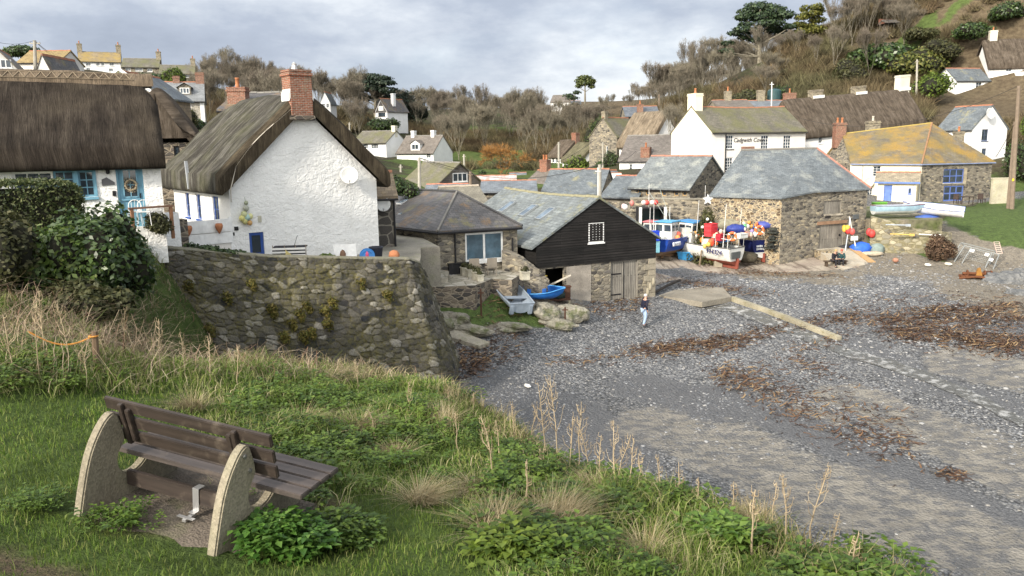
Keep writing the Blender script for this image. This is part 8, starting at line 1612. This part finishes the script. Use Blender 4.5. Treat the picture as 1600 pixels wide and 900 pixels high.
p=W(574,403,34.4);p.z=yz+.32;o=empty('tub_lid',p,R(10),'round blue lid leaning beside the dark bin on the yard','lid');MB().lathe([(.001,0),(.30,0),(.33,.04),(.33,.08),(.28,.06),(.001,.06)],22,Matrix.Rotation(R(80),4,'X')).build('lid',paint((.05,.22,.55),.4),o);MB().torus((0,-.04,0),.22,.02,None,16,5).build('ridge',paint((.05,.2,.5),.4),o)
p=W(588,402,34.9);p.z=yz;o=empty('dark_bin',p,0,'dark round bin lying beside the blue lid','bin');MB().lathe([(.24,0),(.30,.62),(.26,.62),(.22,.05)],16).build('bin_body',paint((.02,.022,.035),.5),o);MB().torus((0,0,0),.30,.03,Matrix.Translation((0,0,.62)) @ Matrix.Rotation(R(90),4,'X'),16,5).build('rim',paint((.03,.035,.05),.5),o)
p=W(574,406,33.3);p.z=yz+.35;bag('pink_toy','small bright pink toy on the yard wall in front of the blue lid',p,(.07,.06,.2),paint((.65,.10,.22),.5),'toy',1)
p=W(616,404,33.8);p.z=yz+.3;bag('terracotta_pot','round terracotta pot near the end of the sea wall',p,(.22,.2,.22),M_TERRA,'pot',2);p=W(536,402,33.6);p.z=yz+.25;bag('brown_jar','brown jar standing left of the white chest lid',p,(.13,.13,.3),paint((.18,.10,.06),.6),'jar',3)
shrub('yard_plant','low green plant left of the white chest on the yard',(W(512,406,33).x,33,yz+.3),[((0,0,.12),(.42,.25,.2))],500,.08,M_BRIGHT,seed=2)
p=W(432,403,33);p.z=yz;o=empty('model_boat',p,R(8),'small blue and yellow model boat with a slanting yellow sail on the yard','model boat');hull(o,.95,.32,.28,M_ROYAL,M_ROYAL);MB().tube([(.4,0,.2),(.4,0,.85)],.012,4).build('mast',paint((.5,.4,.2),.6),o);MB().prism([(.38,-.01,.8),(.38,-.01,.32),(.95,-.01,.30)],(0,.02,0)).build('sail',paint((.66,.55,.22),.7),o)
# boards, pots, rail, chairs by the path between the cottages
hz0=W(290,384,30.3);A_,B_=W(289,346,30.2),W(361,340,31.4);r=empty('white_board_fence',(A_.x,A_.y,0),math.atan2(B_.y-A_.y,B_.x-A_.x),'white painted fence of two wide boards between the cottages','fence');L_=math.hypot(B_.x-A_.x,B_.y-A_.y);za,zb2=W(289,388,30.2).z,A_.z
MB().box(L_/2,0,zb2-.26,L_,.06,.5,b=.01).build('board',M_WHITEP,r);MB().box(L_/2,0,zb2-.75,L_,.06,.42,b=.01).build('board',M_WHITEP,r);MB().box(L_/2,.05,(za+zb2)/2-.35,L_,.05,.9).build('base_board',M_OFFW,r)
for x in (.02,L_-.02):MB().box(x,.06,zb2-.75,.10,.10,1.6).build('post',M_WHITEP,r)
for i,(px,lab) in enumerate(((292,'terracotta wall pot on the white board fence, nearer the rail'),(339.5,'terracotta wall pot on the white board fence, nearer the white gable'))):
    k=(px-289)/72;p=A_.lerp(B_,k);o=MB().lathe([(.015,-.30),(.06,-.22),(.13,-.08),(.15,.02),(.12,.10),(.09,.10),(.09,.05)],12).build('wall_pot',M_TERRA,smooth=True);o.location=(p.x+.08,p.y-.14,zb2-.26);tag(o,lab,'pot')
A2,B2=W(203,326,25.6),W(269,325,26.6);r=empty('timber_rail',(A2.x,A2.y,0),math.atan2(B2.y-A2.y,B2.x-A2.x),'brown timber handrail on posts in front of the pale blue door','railing');L_=math.hypot(B2.x-A2.x,B2.y-A2.y);MB().box(L_/2,0,A2.z,L_+.1,.10,.06).build('handrail',paint((.20,.11,.07),.7),r)
for x in (.05,L_-.05):MB().box(x,0,A2.z-.55,.09,.09,1.06).build('post',paint((.26,.13,.07),.7),r)
a,b=W(246,334,27.4),W(276,332,28.0);wall_run('low_white_wall','low white wall with a slate cope between the rail and the white boards',[Vector((a.x,a.y,6.4)),Vector((b.x,b.y,6.4))],a.z-6.4,.25,M_LIME,jag=.01);a,b=W(278,342,28.6),W(286,344,28.3);wall_run('slate_pier','narrow upright slate and stone pier at the end of the white boards',[Vector((a.x,a.y,6.2)),Vector((b.x,b.y,6.2))],a.z-6.2,.3,M_STONED,jag=.02)
for i,(px,lab) in enumerate(((212,'white wire garden chair behind the rail, left one'),(226,'white wire garden chair behind the rail, right one'))):
    p=W(px,346,25.9);o=empty('garden_chair',(p.x,p.y,W(px,352,25.9).z),R(20),lab,'chair');mb=MB();mb.torus((0,.2,.62),.19,.012,None,14,4);mb.tube([(-.19,.2,.45),(-.19,.2,.62)],.012,4).tube([(.19,.2,.45),(.19,.2,.62)],.012,4);[mb.tube([(x,.2,.46),(x,.2,.80)],.008,4) for x in (-.1,0,.1)];mb.build('backrest',M_WHITEP,o);MB().box(0,0,.44,.42,.42,.025,b=.01).build('seat',M_WHITEP,o);[MB().tube([(s*.18,t_*.18,.44),(s*.21,t_*.21,0)],.012,4).build('leg',M_WHITEP,o) for s in (-1,1) for t_ in (-1,1)]
shrub('potted_grass','feathery brown green plant in a tub behind the rail',tuple(W(247,362,26.2)),[((0,0,.32),(.42,.35,.34)),((.1,0,.15),(.4,.3,.25))],1100,.06,M_OLIVE,seed=3);shrub('trailing_plant','dark green plant trailing over the wall top below the white boards',tuple(W(318,396,28.4)),[((0,0,.1),(.75,.3,.2)),((-.6,0,.2),(.5,.3,.2)),((.75,.1,0),(.4,.2,.14))],1500,.07,M_EVG,seed=5);shrub('trailing_plant','small plant on the wall top left of the blue window',tuple(W(372,401,29.2)),[((0,0,.08),(.42,.25,.18))],600,.06,M_EVG,seed=6)
# ------------------------------------------------------------------ quay top and bank at the right
def qz(px,py,Y):return W(px,py,Y)
p=W(1364,334,64.2);o=empty('rowing_boat',p-Vector((0,0,.1)),R(6),'long pale blue and white boat with a maroon rail lying on the quay wall','boat');hull(o,4.2,1.3,.72,paint((.36,.52,.62),.5),paint((.62,.64,.62),.5),split=.62,strake=paint((.24,.10,.12),.6),sheer=.1)
p=W(1505,341,64.0);o=empty('rowing_boat',p,R(152),'white open rowing boat lying on the grassy bank','boat');o.rotation_euler=(R(-14),R(-5),R(150));hull(o,4.3,1.5,.68,paint((.80,.80,.80),.35),paint((.80,.80,.80),.35),open_=True,inm=paint((.66,.68,.72),.5),strake=paint((.10,.14,.32),.5));o.location=p+Vector((-.1,-.2,.05))
p=W(1374,319,68);o=MB().box(0,0,.2,1.3,.7,.34,b=.1).box(0,0,.42,1.2,.6,.12,b=.05).build('green_cover',paint((.16,.42,.06),.5));o.location=p-Vector((0,0,.3));tag(o,'bright green cover behind the long pale blue boat','cover')
bag('tarpaulin','blue tarpaulin heap under the white rowing boat',W(1450,338,64.8)-Vector((0,0,.3)),(1.1,.5,.3),paint((.06,.12,.38),.5),'tarpaulin',4)
for (x0,y0),(x1,y1),c,lab in (((1384,351),(1422,352),(.36,.40,.45),'grey blue spar lying high along the quay wall'),((1391,365.5),(1428,367),(.62,.42,.12),'yellow oar hung on the quay wall'),((1436,366),(1470,368),(.70,.70,.68),'white oar hung on the quay wall right of the yellow one')):
    a,b=W(x0,y0,61.6),W(x1,y1,61.5);o=MB().tube([(0,0,0),b-a],.045,6).obox((b-a)*.82+Vector((0,-.03,-.09)),(b-a)*.2,(0,.05,0),(0,0,.18)).build('oar',paint(c,.5),smooth=False);o.location=a;tag(o,lab,'oar')
for (px,py),lab in (((1495,322),'dark wooden chair, left of the outdoor table by the blue doors'),((1533,322),'low dark wooden seat right of the outdoor table')):
    p=W(px,py,77);p.z=3.75;o=empty('garden_chair',p,R(30),lab,'chair');MD=paint((.05,.035,.03),.7);MB().box(0,0,.44,.5,.5,.05).build('seat',MD,o);MB().box(-.24,0,.72,.04,.5,.5).build('backrest',MD,o);[MB().box(s*.22,t_*.22,.22,.05,.05,.44).build('leg',MD,o) for s in (-1,1) for t_ in (-1,1)]
p=W(1508,322,76.5);p.z=3.75;o=empty('garden_table',p,0,'dark wooden outdoor table in front of the blue doors','table');MB().box(0,0,.72,1.2,.8,.05).build('table_top',MD,o);[MB().box(s*.52,t_*.33,.35,.06,.06,.7).build('leg',MD,o) for s in (-1,1) for t_ in (-1,1)]
p=W(1560,314,79);o=MB().box(0,0,.9,1.6,.3,3.0).box(0,-.02,2.45,1.7,.36,.1).build('cream_gatepost_wall',concrete('gatepost',(.46,.42,.32),.7,(.25,.25,.14),.5));o.location=(p.x,p.y,3.6);tag(o,'short cream wall end right of the stone half of the lichened house','wall')
# metal cage, rusty machinery, ladder and shrub at the end of the quay
p=ground_at(1535,432);p0,p1=W(1489,412,59.5),W(1548,430,57.5);q0,q1=W(1507,384,60.2),W(1561,398,58.4)
o=empty('wire_cage',p0,0,'tilted galvanised tube frame with wire mesh standing on the foreshore at right','cage');M_GALV=paint((.30,.31,.30),.5,.5);mb=MB();Z0=Vector((0,0,0));a,b,c,d=Z0,p1-p0,q1-p0,q0-p0;dp=Vector((.35,1.1,.1))
for u,v in ((a,b),(b,c),(c,d),(d,a),(a+dp,b+dp),(b+dp,c+dp),(c+dp,d+dp),(d+dp,a+dp),(a,a+dp),(b,b+dp),(c,c+dp),(d,d+dp),(a*.8+b*.2,d*.8+c*.2),(a*.2+b*.8,d*.2+c*.8)):mb.tube([u,v],.045,6)
mb.build('tube_frame',M_GALV,o);mb=MB()
for k in range(1,22):mb.tube([a.lerp(b,k/22)+dp,d.lerp(c,k/22)+dp],.006,3)
for k in range(1,12):mb.tube([a.lerp(d,k/12)+dp,b.lerp(c,k/12)+dp],.006,3)
mb.build('mesh_panel',M_GALV,o)
for t_,s in ((.2,.8),(.62,.8),(.78,.62)):q=a.lerp(b,t_).lerp(d.lerp(c,t_),s)+Vector((0,-.05,0));MB().obox(q,(b-a)*.10,(d-a)*.13,(0,-.02,0)).build('white_tag',M_WHITEP,o)
p=ground_at(1530,436);o=empty('rusty_machine',p,R(-16),'heap of bright rusty iron machinery in front of the tilted wire cage','machinery');M_RUST2=paint((.13,.05,.022),.9);MB().box(0,0,.12,2.3,.25,.16).box(0,.45,.12,2.3,.2,.16).box(-.8,.2,.14,.2,.8,.18).box(.8,.2,.14,.2,.8,.18).build('bed_frame',M_RUST2,o);MB().tube([(-1.3,-.3,.05),(-.2,-.2,.15),(.9,-.45,.08)],.06,6).build('loose_bar',M_RUST2,o);MB().ball((.55,.25,.35),(.25,.2,.18),2,.15).build('rust_lump',M_RUST,o);MB().prism([(-.2,.1,.2),(.2,.1,.2),(.06,.1,.72),(-.06,.1,.70)],(0,.3,0)).build('upright',paint((.30,.15,.035),.85),o);MB().tube([(-1.0,.2,.32),(1.0,.2,.32)],.10,10).build('shaft',M_RUST2,o)
for x in (-.7,.35,.75):MB().torus((x,.2,.32),.2,.05,Matrix.Translation((x,.2,.32)) @ Matrix.Rotation(R(90),4,'Z') @ Matrix.Translation((-x,-.2,-.32)),14,6).build('gear',M_RUST2,o)
a,b=W(1557,378,60),W(1562,396,58.6);o=empty('ladder',a,0,'short rusty runged ladder lying on the bank above the wire cage','ladder');MB().tube([(-.2,0,0),b-a+Vector((-.2,0,0))],.035,5).tube([(.2,0,0),b-a+Vector((.2,0,0))],.035,5).build('rails',paint((.45,.34,.28),.8),o);mb=MB();[mb.tube([(b-a)*k/6+Vector((-.2,0,0)),(b-a)*k/6+Vector((.2,0,0))],.025,4) for k in range(7)];mb.build('rungs',paint((.6,.52,.45),.8),o)
p=ground_at(1470,408);shrub('twiggy_shrub','dark brown dead shrub at the right end of the quay wall',tuple(p),lobes_for(np.random.default_rng(2),2.3,1.6,2.1,6),3000,.09,leafmat('dead_leaf',[(.05,.03,.02),(.09,.055,.035),(.13,.085,.05)],.9,trans=False),core=.4,aspect=3.0);floats('float_cluster','single cream float beside the dead shrub',W(1491,394,60.5),[(.70,.60,.42)],.24,None,.01,3)
# stand with floats, blue tarpaulin and gear beside the store doors
p=W(1326,384,62.2);gz=lz(p.x,p.y);p.z=max(p.z,gz+.9);o=empty('net_stand',(p.x,p.y,gz),R(10),'white A shaped stand with a small white board beside the store doors','stand');hh=p.z-gz+2.0;MB().tube([(-.3,0,0),(0,0,hh)],.045,5).build('leg',paint((.5,.55,.62),.5),o);MB().tube([(.75,-.1,-.1),(-.1,0,hh+.1)],.05,5).build('leg',M_BW,o);MB().box(.35,-.15,hh*.45,.6,.04,.34).build('board',M_WHITEP,o)
floats('float_cluster','yellow floats hung beside the store doors',W(1320,359,62.3),[(.72,.42,.05),(.70,.45,.08),(.68,.40,.06)],.22,None,.16,11);floats('float_cluster','red floats hung on the white stand beside the store doors',W(1326.5,361,62.0),[(.62,.07,.06),(.58,.10,.09),(.45,.05,.05)],.24,None,.14,12);floats('float_cluster','large red float hung on the corner of the stone store',W(1354,366.5,63.0),[(.58,.06,.05),(.52,.07,.07)],.30,None,.16,13)
p=ground_at(1348,398);bag('tarpaulin','bright blue tarpaulin heap at the foot of the store corner',p+Vector((0,.4,.1)),(.85,.6,.55),paint((.03,.12,.55),.5),'tarpaulin',6);bag('net_heap','grey green net heap right of the blue tarpaulin',p+Vector((1.2,.3,.05)),(.6,.5,.5),paint((.20,.25,.23),.8),'netting',7);bag('rope_heap','pale rope heap at the edge of the ramp',p+Vector((.5,-.5,0)),(.9,.35,.2),paint((.42,.36,.27),.8),'rope',9);bag('rubber_mat','dark folded mat behind the blue tarpaulin',p+Vector((-.8,.8,.3)),(.9,.3,.25),paint((.03,.03,.035),.7),'mat',10);bag('brown_float','small brown buoy on the concrete below the quay wall',ground_at(1399,411)+Vector((0,0,.1)),(.22,.2,.18),paint((.36,.18,.12),.7),'buoy',1)
# boulders of loose litter on the beach
for px,py,s,c,lab in ((825,606,.20,(.78,.77,.72),'white plastic bottle washed up at the top of the near shingle'),(911,460,.22,(.8,.8,.78),'white bottle beside the rendered panel of the boat shed'),(1450,416,.25,(.75,.73,.68),'white lump of litter on the foreshore below the dead shrub'),(1482,415,.28,(.66,.62,.52),'flat cream piece of litter left of the wire cage')):
    p=ground_at(px,py,0,14,70);o=MB().lathe([(.02,-s),(s*.38,-s*.8),(s*.4,s*.4),(s*.15,s*.7),(s*.15,s*.9)],10,Matrix.Translation((0,0,s*.4)) @ Matrix.Rotation(R(90),4,'Y') @ Matrix.Rotation(R(30),4,'X')).build('litter',paint(c,.4),smooth=True);o.location=p;o.rotation_euler=(0,0,R(-20));tag(o,lab,'litter')
a=ground_at(948,463);o=MB().box(0,0,.06,1.3,.12,.06).box(.1,.2,.09,1.1,.1,.05).build('blue_battens',paint((.25,.38,.50),.6));o.location=a;o.rotation_euler=(0,0,R(-18));tag(o,'pale blue battens lying in front of the plank doors of the boat shed','battens')
a,b=ground_at(1022,462)+Vector((0,0,.15)),ground_at(1062,444)+Vector((0,0,.25));o=MB().tube([(0,0,0),(b-a)*.5+Vector((0,0,.05)),b-a],.09,6).build('driftwood',paint((.045,.038,.032),.8));o.location=a;tag(o,'dark driftwood baulk lying from the shed corner to the concrete deck','driftwood')
for i,(x,y) in enumerate(((1016,448),(1021,440),(1012,456))):p=W(x,y,47.0);o=MB().ball((0,0,0),(.11,.11,.26),2).tube([(0,0,.2),(0,.1,.7)],.012,4).build('fender',paint((.30,.27,.20),.8),smooth=True);o.location=p;tag(o,'faded buff fender hanging from the corner quoins of the boat shed','fender','fenders on the shed corner')
# ------------------------------------------------------------------ poles and wires
M_POLE=paint((.20,.155,.115),.85);M_POLEG=paint((.36,.34,.29),.8)
def pole(px,top,base,Y,r,label,mat,arm=False,grp=None,px2=None):
    a,b=W(px2 or px,base,Y),W(px,top,Y);o=empty('utility_pole',a,0,label,'pole',grp);MB().tube([(0,0,-1.5),b-a],[r*1.15,r*.85],8).build('post',mat,o)
    if arm:MB().box(b.x-a.x,b.y-a.y,b.z-a.z-.35,1.3,.10,.12).build('crossarm',mat,o);[MB().lathe([(.03,0),(.06,.05),(.05,.14)],6,Matrix.Translation((b.x-a.x+s*.55,b.y-a.y,b.z-a.z-.28))).build('insulator',paint((.3,.3,.3),.3),o) for s in (-1,0,1)]
    else:MB().box(b.x-a.x,b.y-a.y-.05,b.z-a.z-.3,.5,.08,.08).build('crossarm',mat,o)
    return b
T1=pole(1592,134,308,74,.17,'tall brown telegraph pole at the right edge',M_POLE,False,None,1583);T2=pole(1586,190,308,74.6,.15,'shorter brown telegraph pole close beside the tall one at right',M_POLE,False,None,1577);q=W(1583,281,73.8);o=MB().box(0,0,0,.16,.03,.24).build('pole_sign',paint((.75,.55,.03),.5));o.location=q;tag(o,'small yellow warning sign fixed on the tall telegraph pole','sign')
T3=pole(54,63,118,98,.20,'grey pole with a crossarm above the brown thatch at upper left',M_POLEG,True);T4=pole(87,88,116,110,.18,'dark pole right of the crossarm pole at upper left',M_POLE);T5=pole(655,246,302,80,.17,'grey pole left of the mossy bungalow',M_POLEG);T6=pole(937,257,318,70,.17,'pale grey pole behind the boat shed ridge',M_POLEG);T7=pole(873,222,272,118,.16,'grey pole in front of the small white cottage',M_POLEG);T8=pole(1433,93,146,126,.16,'pale pole on the hillside above the thatched terrace',M_POLEG);T9=pole(735,268,300,78,.15,'brown pole in front of the mossy bungalow gable',M_POLE);T10=pole(725,241,262,112,.15,'short pale pole above the mossy bungalow ridge',M_POLEG);pole(626,257,282,100,.14,'thin grey pole on the slope right of the white gable',M_POLEG);pole(546,191,213,132,.13,'pale pole behind the weathered thatch edge',M_POLEG);pole(942,222,262,112,.12,'thin pole against the grey stone house',M_POLEG);pole(1030,147,170,160,.14,'pole on the slope left of the inn chimney',M_POLE);pole(1206,128,168,104,.07,'thin white flagpole behind the inn roof',paint((.7,.7,.68),.4));pole(1397,35,52,152,.1,'pale gate post at the red hut on the skyline',M_POLEG);pole(934.5,262,312,69,.06,'thin white pole left of the pale grey pole',paint((.6,.6,.58),.5))
pole(240,118,135,130,.13,'short grey pole above the stone dormer house',M_POLEG)
def wire(a,b,sag,label,r=.022):o=MB().tube([a.lerp(b,k/16)-a-Vector((0,0,sag*4*(k/16)*(1-k/16))) for k in range(17)],r,4).build('overhead_wire',M_BLACK);o.location=a;tag(o,label,'wire')
wire(T3,W(-30,57,90),.6,'overhead wire from the crossarm pole to the left edge');wire(T3,W(126,98,150),1.0,'overhead wire from the crossarm pole down to the hilltop house',.03);wire(T3,T4,.3,'overhead wire between the two poles at upper left');wire(T1,W(1250,185,92),2.0,'overhead wire from the tall right hand pole across the thatched terrace');wire(T5,T9,.4,'overhead wire in front of the mossy bungalow');wire(T5,T6,1.6,'overhead wire from the bungalow pole to the pole behind the boat shed',.03);wire(T6,W(1003,225,108),.8,'overhead wire from the boat shed pole up to the fawn thatch');wire(T5,W(930,218,120),3.0,'overhead wire crossing the orange willow',.03);wire(T2,W(1556,245,80),.2,'overhead wire dropping from the shorter right hand pole')
# red hut and fence on the skyline
h=simple('hillside_hut','small red brown hut on the hillside skyline among bare trees',W(1384,36,151),W(1405,35,151),33,3,.5,paint((.22,.10,.07),.8),M_S3,cat='hut',tiles=M_GREYTILE)
o=MB().box(0,0,.5,2.3,.3,1.1).box(0,0,1.1,2.5,.45,.12).build('garden_seat_wall',M_CHIMS);p=W(1388,66,147);o.location=(p.x,p.y,lz(p.x,p.y));tag(o,'pale stone block on the steep garden below the red hut','stonework')
# water tank behind the inn
p=W(1210,146,110);o=empty('water_tank',p,0,'dark blue green round tank above the inn roof','tank');MB().lathe([(.9,-2),(.9,.35),(.6,.55),(.2,.62)],20).build('tank_body',paint((.03,.07,.075),.5),o);MB().lathe([(.22,.60),(.22,.7),(.1,.74)],12).build('cap',M_BLACK,o)
# ------------------------------------------------------------------ people
def skin_mesh(verts,edges,radii,name,mat,parent,sub=2):
    me=bpy.data.meshes.new(name);me.from_pydata(verts,edges,[]);o=bpy.data.objects.new(name,me);COL.objects.link(o);m=o.modifiers.new('s','SKIN');m.use_smooth_shade=True
    sv=me.skin_vertices[0].data
    for v,r in zip(sv,radii):v.radius=(r,r) if not isinstance(r,tuple) else r
    sv[0].use_root=True;s=o.modifiers.new('d','SUBSURF');s.levels=s.render_levels=sub;dg=bpy.context.evaluated_depsgraph_get();dg.update();m2=bpy.data.meshes.new_from_object(o.evaluated_get(dg));bpy.data.objects.remove(o);m2.materials.clear();m2.materials.append(mat)
    o=bpy.data.objects.new(name,m2);COL.objects.link(o);o.parent=parent;return o
M_SKIN=paint((.52,.31,.23),.6,name='skin')
def person(label,loc,rz,J,top,legs,hair,shoe=None,s=1.0):
    """J: joint positions in metres, x forward, y left, z up"""
    r=empty('person',loc,rz,label,'person');r.scale=(s,)*3;names=list(J);V=[J[n] for n in names];ix={n:i for i,n in enumerate(names)}
    E=[('pelvis','waist'),('waist','chest'),('chest','neck'),('neck','head0'),('head0','head1')]+[e for k in 'LR' for e in (('chest','sh'+k),('sh'+k,'el'+k),('el'+k,'wr'+k),('wr'+k,'hd'+k),('pelvis','hp'+k),('hp'+k,'kn'+k),('kn'+k,'an'+k),('an'+k,'to'+k))]
    rad={'pelvis':(.15,.11),'waist':(.14,.10),'chest':(.16,.11),'neck':.055,'head0':.080,'head1':.085}
    for k in 'LR':rad.update({'sh'+k:.065,'el'+k:.045,'wr'+k:.032,'hd'+k:.035,'hp'+k:.088,'kn'+k:.060,'an'+k:.042,'to'+k:.038})
    skin_mesh(V,[(ix[a],ix[b]) for a,b in E],[rad[n] for n in names],'body',M_SKIN,r)
    def sub_(nm,ns,es,grow,mat):idx={n:i for i,n in enumerate(ns)};skin_mesh([J[n] for n in ns],[(idx[a],idx[b]) for a,b in es],[tuple(x+grow for x in rad[n]) if isinstance(rad[n],tuple) else rad[n]+grow for n in ns],nm,mat,r)
    sub_('jacket',['pelvis','waist','chest','shL','elL','wrL','shR','elR','wrR'],[('pelvis','waist'),('waist','chest')]+[e for k in 'LR' for e in (('chest','sh'+k),('sh'+k,'el'+k),('el'+k,'wr'+k))],.022,top)
    sub_('trousers',['pelvis','hpL','knL','anL','hpR','knR','anR'],[e for k in 'LR' for e in (('pelvis','hp'+k),('hp'+k,'kn'+k),('kn'+k,'an'+k))],.018,legs)
    h=Vector(J['head1']);a=Vector(J['head0']);f=Vector((1,0,0));MB().ball(tuple(h+Vector((-.02,0,.025))),(.105,.098,.095),3,.03).build('hair',hair,r,smooth=True);c=(h+a)/2;mb=MB().ball(tuple(c+Vector((.10,0,-.01))),(.022,.016,.024),2);mb.build('nose',M_SKIN,r)
    for k in 'LR':
        hd,wr=Vector(J['hd'+k]),Vector(J['wr'+k]);d=(hd-wr).normalized();sd=Vector((1,0,0));sd=(sd-d*sd.dot(d)).normalized();mb=MB()
        for i,l in enumerate((.075,.085,.08,.065)):o_=hd+sd*(.012*(i-1.5)*1.5);mb.tube([o_,o_+d*l*.6,o_+d*l*.95+Vector((.012,0,0))],[.011,.010,.007],5)
        mb.tube([wr+d*.03,wr+d*.06+sd*.04,wr+d*.10+sd*.045],[.012,.011,.008],5);mb.build('fingers',M_SKIN,r);t_,an=Vector(J['to'+k]),Vector(J['an'+k]);MB().ball(tuple((t_+an)/2+Vector((.02,0,-.025))),(.15,.055,.05),2).build('shoe',shoe or M_BLACK,r,smooth=True)
    return r
J=dict(pelvis=(0,0,.95),waist=(.0,0,1.10),chest=(.02,0,1.36),neck=(.03,0,1.51),head0=(.055,0,1.60),head1=(.06,0,1.69),shL=(.02,.19,1.42),elL=(-.05,.25,1.15),wrL=(.03,.22,.93),hdL=(.05,.21,.86),shR=(.02,-.19,1.42),elR=(-.06,-.25,1.15),wrR=(.02,-.22,.93),hdR=(.04,-.21,.86),hpL=(.0,.09,.90),knL=(.09,.10,.50),anL=(.06,.10,.09),toL=(.20,.11,.05),hpR=(0,-.09,.90),knR=(.0,-.10,.50),anR=(-.14,-.10,.10),toR=(-.01,-.11,.05))
p=ground_at(1007,510,0,14,80);person('grey haired person in navy jumper and pale blue jeans walking across the shingle',p+Vector((0,0,.02)),R(25),J,paint((.012,.014,.032),.8),paint((.36,.48,.66),.8),paint((.55,.53,.50),.9),paint((.05,.05,.055),.7))
S=dict(pelvis=(0,0,.50),waist=(.04,0,.64),chest=(.12,0,.90),neck=(.17,0,1.05),head0=(.22,0,1.13),head1=(.24,0,1.21),shL=(.12,.18,.96),elL=(.18,.25,.70),wrL=(.38,.12,.62),hdL=(.45,.08,.62),shR=(.12,-.18,.96),elR=(.18,-.25,.70),wrR=(.38,-.12,.62),hdR=(.45,-.08,.62),hpL=(.05,.10,.47),knL=(.45,.14,.50),anL=(.42,.14,.09),toL=(.56,.15,.05),hpR=(.05,-.10,.47),knR=(.45,-.12,.50),anR=(.38,-.12,.09),toR=(.52,-.13,.05))
p=ground_at(1308,418,0,14,80);p.z +=.05
person('seated person in a dark coat, the left of the two by the ramp',p+Vector((-.28,.1,0)),R(-70),S,paint((.015,.015,.022),.8),paint((.02,.02,.025),.8),paint((.42,.30,.14),.9));person('seated person in a teal coat, the right of the two by the ramp',p+Vector((.32,.15,0)),R(-110),S,paint((.02,.06,.065),.8),paint((.02,.02,.025),.8),paint((.45,.10,.07),.9))
o=empty('low_bench',p+Vector((0,.32,0)),R(4),'low rough bench under the two seated people','bench');MB().box(0,0,.38,1.7,.4,.08).build('seat',M_STEM,o);[MB().box(x,0,.17,.12,.34,.36).build('leg',M_STEM,o) for x in (-.7,.7)]
